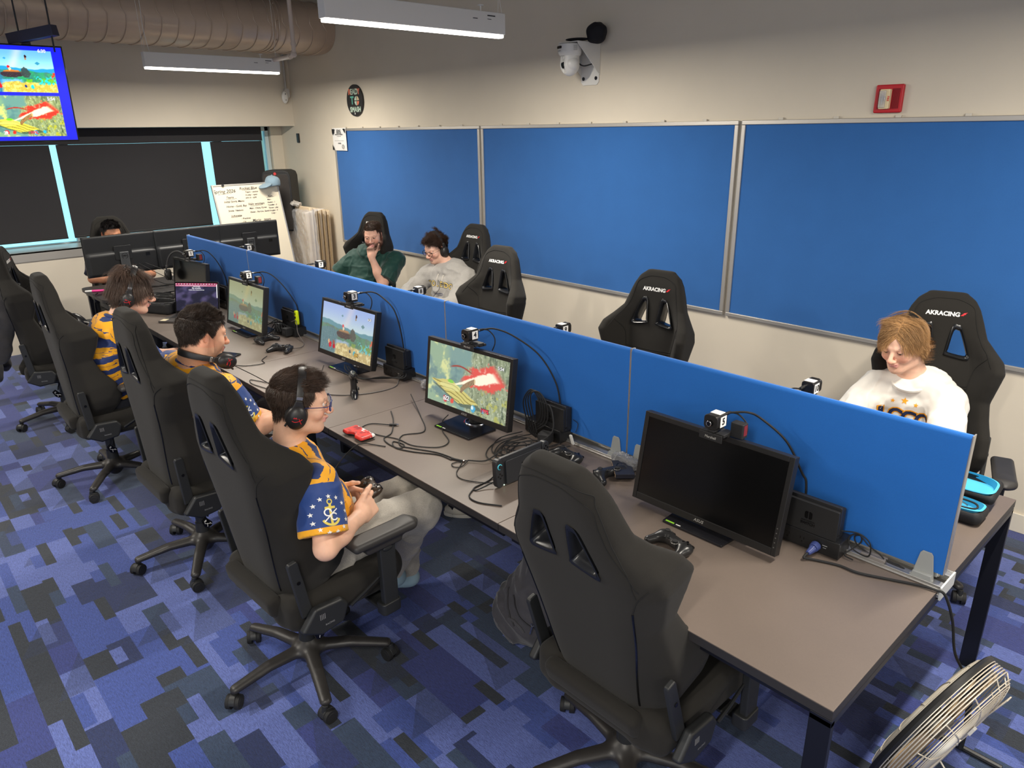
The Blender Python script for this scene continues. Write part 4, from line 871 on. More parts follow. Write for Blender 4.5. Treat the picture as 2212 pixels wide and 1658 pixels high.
# ---------------------------------------------------------------- controllers
def controller(lab, loc, rz=0, rx=0, ry=0, m=None, small=1.0, sticks='grey', face=None, open_=0, group='game controllers'):
    m = m or mat('pad_black', rgb(34, 34, 35), .30)
    M_ = Matrix.Translation(loc) @ rotm(rz, rx, ry); t = thing('game_controller', lab, 'game controller', group=group, M=M_); s = small
    q = Field()
    q.box((0, .012*s, 0), (.050*s, .022*s, .016*s), .014*s, k=.01)
    for e in (-1, 1):
        q.ell((e*.048*s, .014*s, 0), (.027*s, .028*s, .018*s), k=.012*s)
        q.cap((e*.052*s, .004*s, -.002*s), (e*.066*s, -.045*s, -.008*s), .019*s, .0135*s, k=.014*s)
    q.box((0, -.035*s, 0), (.026*s, .020*s, .03*s), .01, op='s', k=.02*s)
    V, F, _ = q.mesh(.0028 if s > .6 else .002); fmesh('shell', [(V, F)], m, t)
    for ex, ey in ((-.044, .018), (.020, -.006)):
        g = MB(); g.cyl((ex*s, ey*s, .012*s), (ex*s, ey*s, .020*s), .006*s, n=12); g.cyl((ex*s, ey*s, .020*s), (ex*s, ey*s, .024*s), .0095*s, .0085*s, n=16); g.build('thumb_stick', RUB, t, bevel=.001)
        g = MB(); g.torus((ex*s, ey*s, .0165*s), .0125*s, .0014*s, 20, 6); g.build('stick_ring', mat('ring_grey', rgb(120, 118, 114), .3, .5), t)
    g = MB(); g.box((-.020*s, -.006*s, .017*s), (.020*s, .006*s, .005*s)); g.box((-.020*s, -.006*s, .017*s), (.006*s, .020*s, .005*s)); g.build('direction_pad', RUB, t, bevel=.001)
    for i, (dx, dy) in enumerate(((0, .010), (.010, 0), (0, -.010), (-.010, 0))):
        g = MB(); g.cyl(((.044+dx)*s, (.018+dy)*s, .014*s), ((.044+dx)*s, (.018+dy)*s, .0195*s), .0045*s, n=12); g.build('button', GLOSS if face is None else face, t)
    for e in (-1, 1): g = MB(); g.rbox((e*.046*s, .036*s, .004*s), (.036*s, .010*s, .010*s), .004*s, axis=0); g.build('shoulder_button', GLOSS, t, bevel=.001)
    return t
controller('black controller lying before the blank monitor, next to the nearest chair', (-.682, .305, .782), -.25)
controller('black controller half hidden behind the nearest chair back', (-1.385, .548, .782), -.1)
controller('black controller standing on its side left of the canyon-game monitor', (-2.69, .318, .822), 1.2, 0, PI/2)
controller('black controller lying in front of the monitor with the yellow sky', (-3.74, .415, .782), .55)
controller('dark controller lying behind the yellow-sky monitor foot', (-4.02, .44, .782), 1.9)
controller('black controller beside the small flat box, behind the nearest chair', (-1.15, .56, .782), 1.25)
cable([(-3.69, .46, .78), (-3.72, .54, .765), (-3.80, .60, .765), (-3.93, .63, .80), (-3.955, .64, .86), (-3.98, .645, .875), (-4.03, .64, .86)], 'grey cable from the controller up to the yellow grip', .0028, mat('grey_cord', rgb(92, 86, 82), .5))
# flat box, plastic wrapped bundle
t = thing('flat_box', 'small flat black box with bare port edge, left of the blank monitor', 'box', (-1.135, .61, .776), -.75)
g = MB(); g.rbox((0, 0, .010), (.13, .075, .018), .003); g.build('housing', mat('box_navy', rgb(28, 30, 40), .45), t, bevel=.001)
g = MB(); g.box((0, -.0378, .010), (.124, .001, .012)); g.build('port_strip', mat('port_tan', rgb(170, 144, 116), .5), t, smooth=0)
for i, w_ in enumerate((.02, .03, .03, .012)): g = MB(); g.box((-.045+i*.031, -.0386, .010), (w_*.8, .001, .006)); g.build('port', GLOSS, t, smooth=0)
PLAS = mat('clear_plastic', (.9, .9, .92), .12, trans=.85, ior=1.3)
def wrapbag(lab, loc, d, rz, seed):
    t = thing('plastic_bag', lab, 'plastic bag', loc, rz, 'crumpled clear bags on the rail'); q = Field(); q.box((0, 0, 0), tuple(d), .015)
    V, F, _ = q.mesh(.004, disp=lambda P: .006*vnoise(P, 45, seed)+.004*vnoise(P, 110, seed+2)); fmesh('film', [(V, F)], PLAS, t, smooth=False)
    q = Field(); q.box((0, 0, -.004), (d[0]*.8, d[1]*.55, d[2]*.5), .01); fmesh('contents', [q.mesh(.005)[:2]], mat('bag_dark', rgb(50, 48, 50), .6), t); return t
wrapbag('crumpled clear plastic bag at the divider bracket behind the flat box', (-1.165, .665, .792), (.065, .022, .026), -.1, 1)
wrapbag('crumpled clear plastic bag beside the dock left of the canyon-game monitor', (-2.47, .66, .785), (.075, .03, .024), -.05, 5)
# handheld console in its grip
t = thing('handheld_console', 'black handheld console with blue and orange stick rings standing on the desk', 'handheld game console', M=Matrix.Translation((-1.402, .305, .823)) @ Matrix.Rotation(PI/2, 4, 'Z') @ Matrix.Rotation(-.06, 4, 'X'))
HB = mat('handheld_black', rgb(38, 39, 42), .42)
g = MB(); g.rbox((0, 0, 0), (.245, .014, .116), .014, axis=1); g.build('tablet', HB, t, bevel=.002)
for s, c in ((-1, rgb(90, 200, 220)), (1, rgb(236, 140, 70))):
    g = MB(); g.rbox((s*.125, -.001, 0), (.036, .026, .117), .016, axis=1); j = g.build('side_grip', HB, t, bevel=.004, bseg=3)
    zz = .028 if s < 0 else -.01
    g = MB(); g.torus((s*.125, -.0145, zz), .0098, .0022, 24, 6, ax=(0, 1, 0)); g.build('stick_ring', mat('ring_%s' % ('blue' if s < 0 else 'orange'), c, .35), j)
    g = MB(); g.cyl((s*.125, -.013, zz), (s*.125, -.021, zz), .0078); g.build('thumb_stick', RUB, j)
    for dx, dz in ((0, .009), (.009, 0), (0, -.009), (-.009, 0)): g = MB(); g.cyl((s*.125+dx, -.013, (-.01 if s < 0 else .03)+dz), (s*.125+dx, -.0155, (-.01 if s < 0 else .03)+dz), .0036, n=10); g.build('button', GLOSS, j)
g = MB(); g.rbox((0, -.010, -.006), (.19, .014, .098), .008, axis=1); g.build('front_cover', HB, t, bevel=.002)
F = Matrix(((1, 0, 0, .0), (0, 0, -1, -.0175), (0, 1, 0, 0), (0, 0, 0, 1))); g = MB(); vs, fs = text_polys('2', .034, .001); g.add([(x+.022, y, 0) for x, y, _ in vs], fs, F); g.add([(-.014, -.013, 0), (-.002, -.013, 0), (-.002, .013, 0), (-.014, .013, 0)], [(0, 1, 2, 3)], F); g.add([(.000, -.013, 0), (.009, -.013, 0), (.009, .013, 0), (.0, .013, 0)], [(0, 1, 2, 3)], F); g.build('logo_print', DOCKP, t, smooth=0)
g = MB(); g.sphere((-.108, -.0135, -.052), .0022, 8); g.build('status_light', mat('led_green', (.5, 1, .5), emit=(.7, 1, .7), estr=3), t)
# red patterned case
def redcase():
    M_ = Matrix.Translation((-2.218, .056, .762)) @ Matrix.Rotation(.02, 4, 'Z'); t = thing('controller_shell', 'red and white patterned shell lying at the desk edge', 'case', M=M_)
    q = Field(); q.box((0, 0, .012), (.080, .040, .011), .010); q.ell((-.005, -.045, .012), (.030, .022, .04), op='s', k=.006); V, F, _ = q.mesh(.0022)
    n = n2(V[:, 0], V[:, 1], 60, 3)+.3*n2(V[:, 0], V[:, 1], 150, 9); w = sm(.15, .2, (V[:, 1]+V[:, 0]*.15-.022)*14+n*.9); k = sm(.2, .3, n2(V[:, 0], V[:, 1], 110, 5))*(V[:, 0] > .02)
    c = np.zeros((len(V), 3), np.float32); c[:] = rgb(206, 50, 40); c = lay(c, w, rgb(240, 236, 232)); c = lay(c, k*w, rgb(30, 26, 34)); c = lay(c, sm(.30, .4, np.abs(n2(V[:, 0], V[:, 1], 45, 8)))*(1-w), rgb(150, 24, 24)); c[V[:, 2] < .010] = rgb(26, 26, 28)
    fmesh('shell', [(V, F)], vcmat('red_shell', rough=.35), t, col=c)
redcase()
# phone, laptop, pouch
t = thing('phone', 'black phone lying on the desk beside the neck headset', 'phone', (-3.90, .135, .7605), .5); g = MB(); g.rbox((0, 0, .0045), (.15, .074, .009), .009); g.build('body', mat('phone_body', rgb(40, 42, 48), .3, .3), t, bevel=.002); g = MB(); g.rbox((0, 0, .0094), (.142, .067, .0006), .007); g.build('screen', GLOSS, t)
t = thing('laptop', 'open grey laptop with a dark purple screen and a pale palm-rest sticker', 'laptop', M=Matrix.Translation((-5.02, .30, .7605)) @ Matrix.Rotation(.72, 4, 'Z'))
LG = mat('laptop_grey', rgb(96, 92, 92), .38, .7); g = MB(); g.rbox((0, 0, .008), (.355, .245, .014), .012); g.build('base', LG, t, bevel=.002)
g = MB(); g.box((0, .03, .0152), (.29, .11, .0008)); g.build('keyboard', mat('key_black', rgb(22, 22, 24), .5), t, smooth=0)
g = MB(); g.rbox((0, -.075, .0154), (.13, .08, .0006), .004); g.build('trackpad', mat('pad_grey', rgb(84, 80, 80), .35, .5), t)
g = MB(); g.box((-.145, -.085, .0156), (.045, .055, .0006)); g.build('sticker', mat('sticker_cream', rgb(226, 214, 178), .5), t, smooth=0)
L_ = Matrix.Translation((0, .122, .015)) @ Matrix.Rotation(-.22, 4, 'X'); g = MB(); g.rbox((0, .004, .12), (.355, .007, .24), .010, axis=1, M=L_); ll = g.build('lid', LG, t, bevel=.0015)
g = MB(); g.rbox((0, -.0001, .12), (.352, .0012, .236), .010, axis=1, M=L_); g.build('screen_bezel', GLOSS, t)
picture('screen', paint_laptop(), .335, .21, L_ @ Matrix.Translation((0, -.0011, .124)), t, .75)
for tx, sz, hy in (('Good morning', .009, .205), ('My schedule', .014, .192), ('0 classes today, nothing due this week', .008, .178)):
    g = MB(); g.add(*text_polys(tx, sz, .0003), L_ @ Matrix(((1, 0, 0, 0), (0, 0, -1, -.0018), (0, 1, 0, hy), (0, 0, 0, 1)))); g.build('screen_text', HUD, t, smooth=0)
g = MB(); g.box((.163, -.0016, .17), (.006, .0006, .10), L_); g.build('scroll_bar', HUD, t, smooth=0)
# open soft black pouch
t = thing('soft_pouch', 'open black soft pouch with a cable inside, left of the laptop', 'pouch', (-5.43, .23, .7605), .45)
q = Field(); q.box((0, 0, .045), (.15, .08, .045), .022); q.box((0, 0, .075), (.138, .068, .055), .02, op='s', k=.006); fmesh('shell', [q.mesh(.005, disp=lambda P: .003*vnoise(P, 22, 3))[:2]], mat('pouch_black', rgb(30, 30, 32), .75, bump=.2, bscale=700), t)
g = MB(); g.tube(spline([(-.1, 0, .03), (-.06, .04, .05), (0, .0, .055), (.05, -.03, .06), (.09, .02, .05), (.03, .03, .045), (-.04, -.03, .04)]), .004, 6); g.build('cable', RUB, t)
g = MB(); g.tube([(.02, -.02, .065), (.045, .0, .07)], .003, 6); g.tube([(.035, -.03, .065), (.055, -.005, .07)], .003, 6); g.build('metal_pins', CHROME, t)
g = MB(); g.tube([(.148*math.cos(a), .078*math.sin(a), .089) for a in [2*PI*i/40 for i in range(40)]], .003, 6, closed=True); g.build('zip', mat('zip_grey', rgb(80, 80, 82), .4), t)
# clutter between the far monitors: notebooks, papers, cable bundles
rn = random.Random(4)
for k in range(9):
    x = -5.93+rn.uniform(-.09, .05); y = .25+k*.055+rn.uniform(-.01, .01); w_, d_, h_ = rn.uniform(.10, .16), rn.uniform(.03, .05), rn.uniform(.012, .03)
    c = [rgb(40, 38, 40), rgb(84, 78, 74), rgb(150, 146, 140), rgb(30, 30, 32)][k % 4]
    t = thing('small_gadget', 'x', 'gadget', (x, y, .7605), rn.uniform(-.5, .5), 'gadgets heaped at the far end of the desk')
    g = MB(); g.rbox((0, 0, h_/2), (w_, d_, h_), .006); g.build('housing', mat('gadget_%d' % (k % 4), c, .4), t, bevel=.002); g = MB(); g.box((w_*.2, 0, h_+.0003), (w_*.3, d_*.5, .0008)); g.build('label', mat('label_pale', rgb(180, 176, 168), .5), t, smooth=0)
    t['label'] = ['near-black gadget at the front of the far desk heap', 'brown-grey gadget second from the front of the far desk heap', 'pale grey gadget in the front half of the far desk heap', 'black gadget just before the middle of the far desk heap', 'dark gadget in the very middle of the far desk heap', 'brown-grey gadget just behind the middle of the far desk heap', 'pale grey gadget in the rear half of the far desk heap', 'black gadget next to last in the far desk heap', 'dark gadget at the rear of the far desk heap, nearest the divider'][k]
for k in range(5):
    x = -6.0+k*.06; cable([(x, .15+.05*k, .765), (x+.05, .25, .79+.01*k), (x-.02, .38, .80), (x+.07, .50, .785), (x, .62, .768), (x+.10, .66, .766)], 'black cables draped over the far desk end beside the pouch', .0035, grp='cables over the far desk end')
# cables around the desk
Z0 = .7635
cable([(-2.44, .50, .79), (-2.22, .40, Z0), (-2.05, .30, Z0), (-2.08, .20, Z0), (-2.00, .13, Z0), (-1.93, .15, Z0), (-1.82, .20, Z0), (-1.70, .22, Z0), (-1.66, .24, .766)], 'black cable looping from the middle seam to the joined plug', .0026)
cable([(-2.37, .33, Z0), (-2.26, .27, Z0), (-2.14, .18, Z0), (-2.11, .12, Z0), (-2.04, .10, Z0), (-1.97, .11, Z0), (-1.99, .145, Z0), (-2.05, .13, Z0), (-1.99, .10, Z0), (-1.9, .13, Z0), (-1.8, .19, Z0), (-1.72, .2, Z0)], 'long black cable coiled beside the red patterned shell', .0028)
cable([(-2.03, .075, Z0), (-2.08, .05, Z0), (-2.12, .02, .766), (-2.14, -.02, .755), (-2.17, -.08, .69), (-2.15, -.16, .63), (-2.10, -.22, .66), (-2.03, -.24, .74)], 'thin cable hanging off the desk edge toward the seated player', .0024)
t = thing('cable_plug', 'black plug end with a metal tip lying on the desk', 'plug', (-2.21, .235, Z0), .75); g = MB(); g.rbox((0, 0, .003), (.035, .012, .008), .003); g.build('grip', BLACK, t, bevel=.001); g = MB(); g.box((.022, 0, .003), (.010, .008, .005)); g.build('tip', CHROME, t, smooth=0)
cable([(-2.22, .225, .766), (-2.30, .17, Z0), (-2.28, .11, Z0), (-2.17, .12, Z0), (-2.06, .16, Z0), (-1.95, .17, Z0), (-1.86, .24, Z0), (-1.88, .31, Z0), (-1.99, .36, Z0), (-2.07, .42, .77), (-2.06, .45, .80)], 'black cable from the plug end round to the canyon-game monitor', .0024)
cable([(-1.66, .24, .768), (-1.60, .29, .772), (-1.60, .38, .79), (-1.55, .36, .80), (-1.50, .29, .785), (-1.47, .20, Z0), (-1.46, .11, Z0), (-1.44, .10, Z0), (-1.43, .14, .77), (-1.42, .17, .78)], 'black cable arching over the monitor foot to the handheld console', .003)
cable([(-1.66, .24, .766), (-1.64, .19, Z0), (-1.66, .165, Z0), (-1.69, .18, Z0), (-1.67, .215, Z0), (-1.61, .14, Z0), (-1.55, .12, Z0), (-1.47, .16, Z0), (-1.41, .23, Z0)], 'thin black cable curving over the open desk before the monitor', .002)
cable([(-1.46, .11, Z0), (-1.42, .05, Z0), (-1.36, .045, Z0), (-1.28, .09, Z0)], 'end of black cable running toward the nearest chair', .0028)
t = thing('cable_joint', 'thick joined plug halfway along the desk cable', 'plug', (-1.70, .215, Z0), .35); g = MB(); g.cyl((-.03, 0, .002), (.03, 0, .002), .0045); g.build('sleeve', RUB, t); g = MB(); g.cyl((.03, 0, .002), (.036, 0, .002), .005); g.build('metal_collar', CHROME, t)
for k, o in enumerate(((0, 0), (.02, .03), (-.02, .05), (.05, .01), (.03, .06))):
    x, y = -1.60+o[0], .46+o[1]
    cable([(x-.10, y+.10, .77), (x-.12, y-.02, Z0+.002*k), (x-.06, y-.12, Z0), (x+.02, y-.14, Z0+.004), (x+.07, y-.05, .775), (x+.02, y+.04, .79), (x-.06, y, .775), (x-.02, y-.08, Z0+.006), (x+.08, y-.02, .77), (x+.12, y+.12, .775)], 'tangled black cable between the canyon-game monitor and its dock', .0024, grp='tangled cables by the canyon-game monitor')
for k in range(4):
    x = -1.66+.015*k; cable([(x, .60, .80), (x-.02, .58, .93+.012*k), (x+.02, .59, 1.0), (x+.06, .60, .95), (x+.05, .61, .86), (x-.01, .60, .80), (x+.04, .60, .775)], 'black cable looping up behind the right edge of the canyon-game monitor', .003, grp='upright cable loops by the canyon-game monitor')
cable([(-1.56, .64, .87), (-1.54, .60, .95), (-1.50, .58, .93), (-1.48, .56, .86), (-1.52, .52, .81), (-1.60, .46, .785), (-1.66, .44, .775)], 'thick cable arching over the dock by the canyon-game monitor', .0032)
for k in range(5):
    x, y = -4.15+.02*k, .60+.01*k
    cable([(x-.14, y-.02, .80+.01*k), (x-.08, y+.03, .84-.01*k), (x, y-.02, .80), (x+.05, y+.02, .77), (x-.04, y-.05, Z0), (x-.13, y+.01, .78), (x-.05, y, .82), (x+.04, y-.03, .79)], 'tangled black cable behind the yellow-sky monitor', .003, grp='tangled cables by the yellow-sky monitor')
for k in range(3):
    x = -2.98+.02*k; cable([(x-.12, .50, .80), (x-.02, .45+.01*k, .80), (x+.07, .47, .775), (x+.16, .55, .77+.01*k), (x+.26, .62, .79), (x+.22, .67, .82)], 'cable looping behind the foot of the hill-scene monitor', .003, grp='cables behind the hill-scene monitor')
cable([(-3.20, .42, .79), (-3.16, .37, Z0), (-3.07, .22, Z0), (-2.95, .13, Z0), (-2.86, .10, Z0)], 'thin black cable running forward from the hill-scene monitor', .0024)
cable([(-2.75, .64, .775), (-2.66, .55, Z0), (-2.66, .42, Z0), (-2.72, .30, Z0), (-2.82, .22, Z0), (-2.96, .18, Z0)], 'grey cable curving on the desk behind the upright controller', .0026, mat('grey_cord2', rgb(84, 80, 78), .5))
t = thing('cable_plug', 'silver-tipped plug end lying behind the head of the player with blue glasses', 'plug', (-3.14, .10, Z0), .3); g = MB(); g.rbox((0, 0, .003), (.03, .01, .007), .003); g.build('grip', BLACK, t, bevel=.001); g = MB(); g.box((.02, 0, .003), (.010, .008, .004)); g.build('tip', CHROME, t, smooth=0)
cable([(-3.155, .095, .766), (-3.28, .055, Z0), (-3.33, .03, Z0), (-3.26, .01, Z0), (-3.14, .03, Z0), (-3.08, .04, Z0)], 'thin cable folded on the desk by the silver-tipped plug', .0022)
cable([(-3.70, .30, Z0), (-3.64, .24, Z0), (-3.57, .22, Z0), (-3.60, .12, Z0), (-3.72, .06, Z0), (-3.82, .10, Z0), (-3.94, .02, Z0)], 'thin cable from the controller toward the player with the neck headset', .0022)
cable([(-4.42, .30, Z0), (-4.45, .22, Z0), (-4.55, .20, Z0)], 'short dark cable under the yellow-sky monitor', .0025)
# ---------------------------------------------------------------- racing-style office chairs
CF = fabric_mat('chair_fabric', rgb(37, 35, 32), 1400, .2, .92, .4, .05)
CP = mat('chair_plastic', rgb(36, 37, 38), .45, bump=.12, bscale=1200); CS = mat('chair_stitch', rgb(24, 23, 22), .9)
_v_ = [-.04, 0, .05, .10, .18, .26, .34, .42, .48, .53, .58, .63, .70, .76, .80, .825]
_W_ = [.18, .225, .250, .262, .262, .248, .240, .258, .272, .262, .225, .188, .165, .143, .120, .09]
_B_ = [.05, .10, .145, .17, .155, .10, .075, .115, .135, .11, .06, .025, .008, 0, 0, 0]
_Wr = [.14, .165, .175, .18, .186, .195, .208, .222, .228, .226, .205, .178, .158, .138, .118, .09]
def back_sdf(P):
    u, w, v = P[..., 0], P[..., 1], P[..., 2]; a = np.abs(u)
    Wd = np.interp(v, _v_, _W_); tw = np.clip((w+.005)/.085, 0, 1); tw = tw*tw*(3-2*tw); Wd = np.interp(v, _v_, _Wr)*(1-tw)+Wd*tw; B = np.interp(v, _v_, _B_); r = np.clip(a/np.maximum(Wd, .01), 0, 1.2); s = np.clip((r-.5)/.38, 0, 1); s = s*s*(3-2*s)
    Fr = .072+B*s+.012*np.exp(-((v-.74)/.07)**2)*(a < .2)+.010*np.exp(-((v-.16)/.10)**2)*np.exp(-(u/.12)**2)
    Re = -.006+.022*np.clip(r, 0, 1)**6+.012*np.clip((v-.7)/.13, 0, 1)**2
    d1 = (a-Wd)*.93; d2 = w-Fr; d3 = Re-w; d4 = v-.838-.0*a; d5 = -.035-v; k = .024
    def smax(x, y): h = np.clip(.5+.5*(x-y)/k, 0, 1); return x*h+y*(1-h)+k*h*(1-h)
    return smax(smax(smax(d1, smax(d2, d3)), d4), d5)
HP = [(.031, .558), (.034, .544), (.110, .532), (.124, .540), (.120, .558), (.080, .662), (.064, .676), (.044, .668)]
def poly_sdf(x, y, pts):
    d = None; ins = np.zeros(x.shape, bool); n = len(pts)
    for i in range(n):
        ax, ay = pts[i]; bx, by = pts[(i+1) % n]; ex, ey = bx-ax, by-ay; t = np.clip(((x-ax)*ex+(y-ay)*ey)/(ex*ex+ey*ey), 0, 1)
        q = (x-ax-t*ex)**2+(y-ay-t*ey)**2; d = q if d is None else np.minimum(d, q)
        c = ((ay > y) != (by > y)) & (x < (bx-ax)*(y-ay)/(by-ay+1e-12)+ax); ins ^= c
    d = np.sqrt(d); return np.where(ins, -d, d)
def make_chair(label, group):
    t = thing('gaming_chair', label, 'chair', group=group)
    q = Field(); q.margin = .09
    q.fun(back_sdf, (-.29, -.03, -.05), (.29, .23, .85))
    q.fun(lambda P: poly_sdf(np.abs(P[..., 0]), P[..., 2], HP)+.004, (-.13, -.1, .5), (.13, .25, .70), op='s', k=.012)
    V, F, _ = q.mesh(.0075, smooth=2)
    b = fmesh('backrest', [(V, F)], CF, t); b.matrix_basis = Matrix.Translation((0, -.157, .5)) @ Matrix.Rotation(.14, 4, 'X'); bv = BVHTree.FromPolygons([Vector(v) for v in V], [tuple(f) for f in F])
    def seam(pts, back=True, off=.0008, r=.0017, m=CS, nm='seam', both=True):
        for s in ((-1, 1) if both else (1,)):
            out = []
            for u, v in spline([(p[0]*s, p[1], 0) for p in pts], 6) and [(p[0], p[1]) for p in spline([(p[0]*s, p[1], 0) for p in pts], 6)]:
                o = Vector((u, -.3 if back else .5, v)); h, n, _, _ = bv.ray_cast(o, Vector((0, 1 if back else -1, 0)))
                if h: out.append(h+n*off)
            if len(out) > 2: g = MB(); g.tube(out, r, 5); g.build(nm, m, b)
    Wf = lambda v, k=.93: float(np.interp(v, _v_, _W_))*k
    seam([(float(np.interp(v, _v_, _Wr))*.97, v) for v in (.50, .56, .60, .64, .70, .76, .79)] + [(.07, .812), (0, .816)]); seam([(Wf(v, .86), v) for v in (.52, .56, .60, .64, .70, .76)] + [(.06, .795), (0, .80)])
    seam([(Wf(.52, .93), .52), (.222, .49), (.205, .44)]); seam([(.205, .44), (.19, .3), (.172, .16), (.158, .02)], m=GLOSS, r=.003, nm='zip')
    seam([(.155, .01), (.145, .2), (.140, .35), (.150, .45), (.165, .50), (.20, .545)], back=False); seam([(0, .385), (.07, .387), (.14, .39)], back=False); seam([(0, .397), (.07, .399), (.14, .402)], back=False)
    seam([(Wf(v, .8), v) for v in (.50, .56, .60, .66, .72, .77)] + [(.05, .80), (0, .803)], back=False)
    for s in (-1, 1):
        pts = [(x*s, v) for x, v in HP]
        def ring(off, y): cx, cy = sum(p[0] for p in pts)/8, sum(p[1] for p in pts)/8; return [Vector((cx+(p[0]-cx)*off, y, cy+(p[1]-cy)*off)) for p in pts]
        g = MB()
        prof = [(1.10, -.0105), (1.0, -.013), (.84, -.008), (.80, .03), (.80, .05), (.84, .080), (1.0, .086), (1.10, .082)]
        cur = [spline(ring(o, y)+ring(o, y)[:1], 3)[:-1] for o, y in prof]; n_ = len(cur[0]); vs = [p for c_ in cur for p in c_]
        g.add(vs, [(i*n_+k, i*n_+(k+1) % n_, (i+1)*n_+(k+1) % n_, (i+1)*n_+k) for i in range(len(prof)-1) for k in range(n_)])
        g.build('opening_trim', mat('trim_plastic', rgb(26, 27, 30), .28), b, smooth=60)
    # logo on the head rest
    F_ = Matrix(((-1, 0, 0, 0), (0, 0, 1, .3), (0, 1, 0, .735), (0, 0, 0, 1)))
    F_ = Matrix.Translation((0, .3, .73)) @ Matrix(((-1, 0, 0, 0), (0, 0, 1, 0), (0, 1, 0, 0), (0, 0, 0, 1)))
    vs, fs = text_polys('AKRACING', .0275, .0011, 0, 1.0); vs = [(x-.008, y, 0) for x, y, _ in vs]
    decal('brand_lettering', [(vs, fs)], WHITE, bv, F_, b, .0012); x0 = max(v[0] for v in vs)+.003
    decal('brand_wing', [([(x0, -.004, 0), (x0+.013, .010, 0), (x0+.027, .013, 0), (x0+.018, .006, 0), (x0+.022, .004, 0), (x0+.012, 0, 0), (x0+.014, -.003, 0)], [(0, 1, 2, 3), (0, 3, 4, 5), (0, 5, 6)])], RED, bv, F_, b, .0012)
    # seat
    q = Field(); q.box((0, .075, .435), (.19, .26, .055), .04, k=.03)
    for s in (-1, 1): q.box((s*.205, .06, .445), (.055, .235, .068), .04, k=.05)
    q.cap((-.17, .30, .425), (.17, .30, .425), .052, k=.05)
    st = fmesh('seat', [q.mesh(.0085, smooth=2)[:2]], CF, t); g = MB(); g.rbox((0, .06, .375), (.40, .40, .02), .03); g.build('seat_pan', CP, t)
    # lumbar belt and mechanism
    q = Field(); q.box((0, -.185, .475), (.185, .028, .04), .022, R=Matrix.Rotation(.14, 4, 'X')); fmesh('rear_cover', [q.mesh(.008)[:2]], CF, t)
    g = MB(); g.rbox((0, .01, .345), (.17, .26, .045), .01); g.box((0, .0, .325), (.09, .12, .03)); g.build('tilt_mechanism', DARKM, t, bevel=.004)
    for s in (-1, 1):
        R_ = Matrix.Translation((0, -.157, .5)) @ Matrix.Rotation(.14, 4, 'X')
        g = MB(); g.prism([(.010, -.05), (.055, -.05), (.050, .175), (.046, .185), (.016, .185), (.010, .175)], -.009, .009, 0, (s*.268, 0, 0), R_); br = g.build('back_bracket', CP, t, bevel=.005, bseg=3)
        g = MB(); g.cyl((s*.278, .032, .10), (s*.2795, .032, .10), .007, n=12, M=R_); g.build('bolt', GLOSS, br)
        g = MB(); g.prism([(-.165, .415), (-.105, .490), (.005, .484), (.030, .450), (.005, .385), (-.09, .372)], -.017, .017, 0, (s*.292, 0, 0)); rc = g.build('recliner_cover', CP, t, bevel=.012, bseg=3)
        g = MB()
        for i in range(4): g = MB(); g.box((s*.3095, -.09+i*.006, .450), (.001, .0022, .022), Matrix.Rotation(0, 4, 'X')); g.build('cover_mark', mat('mark_grey', rgb(120, 120, 122), .5), rc, smooth=0)
        F_ = Matrix(((0, 0, s, s*.3098), (s, 0, 0, -.055), (0, 1, 0, .412), (0, 0, 0, 1))); g = MB(); g.add(*text_polys('RACING', .010, .0002), F_); g.build('cover_lettering', mat('mark_grey', rgb(120, 120, 122), .5), rc, smooth=0)
        if s > 0: g = MB(); g.tube([(.30, .04, .43), (.305, .10, .46), (.305, .185, .50)], .009, 8, flat=.5, rs=[.013, .011, .006]); g.build('recline_lever', CP, t)
        # armrest
        g = MB(); g.box((s*.20, .20, .342), (.22, .07, .014)); g.rbox((s*.305, .20, .352), (.055, .085, .05), .015); g.build('arm_bracket', CP, t, bevel=.006)
        g = MB(); g.prism([(-.030, .37), (.034, .37), (.036, .60), (.040, .655), (-.036, .655), (-.034, .60)], -.014, .014, 0, (s*.312, .20, 0)); ap = g.build('arm_post', CP, t, bevel=.006, bseg=3)
        g = MB(); g.sphere((s*.327, .20, .612), .014, 10, sc=(.4, 1.5, .8)); g.build('height_button', CP, ap)
        q = Field(); q.box((s*.312, .185, .672), (.044, .138, .017), .016); q.ell((s*.312, .30, .668), (.035, .05, .02), k=.02); q.box((s*.312, .185, .640), (.028, .08, .02), .012, k=.02); fmesh('arm_pad', [q.mesh(.006)[:2]], mat('arm_pad', rgb(50, 48, 47), .5, bump=.15, bscale=900), t)
    g = MB(); g.tube(spline([(.03, .03, .335), (.10, .01, .335), (.135, -.005, .31), (.142, -.012, .285)]), .005, 8); g.build('lift_lever', DARKM, t)
    P_ = Matrix.Translation((.145, -.02, .255)) @ Matrix.Rotation(.5, 4, 'X') @ Matrix.Rotation(.3, 4, 'Y')
    g = MB(); g.prism([(-.016, .035), (.012, .04), (.020, -.018), (.008, -.034), (-.014, -.030), (-.022, -.010)], -.004, .004, 0, (0, 0, 0), P_); pd = g.build('lever_paddle', GLOSS, t, bevel=.002)
    g = MB()
    for (x0, y0, x1, y1) in ((-.010, .014, -.002, -.004), (-.002, -.004, -.010, -.018), (-.002, .002, .008, -.014), (-.008, .02, .004, .02), (-.006, .026, .006, .026), (.010, -.006, .012, -.02)):
        for s in (-1, 1): g.tube([(s*.0048, x0, y0), (s*.0048, x1, y1)], .0013, 5, M=P_)
    g.build('paddle_icon', WHITE, pd)
    # gas lift, star base, castors
    g = MB(); g.cyl((0, 0, .17), (0, 0, .33), .026); g.cyl((0, 0, .10), (0, 0, .20), .036, .031); g.cyl((0, 0, .055), (0, 0, .06), .03); g.build('gas_lift', CP, t)
    q = Field(); q.cap((0, 0, .075), (0, 0, .125), .045, .038, k=.03)
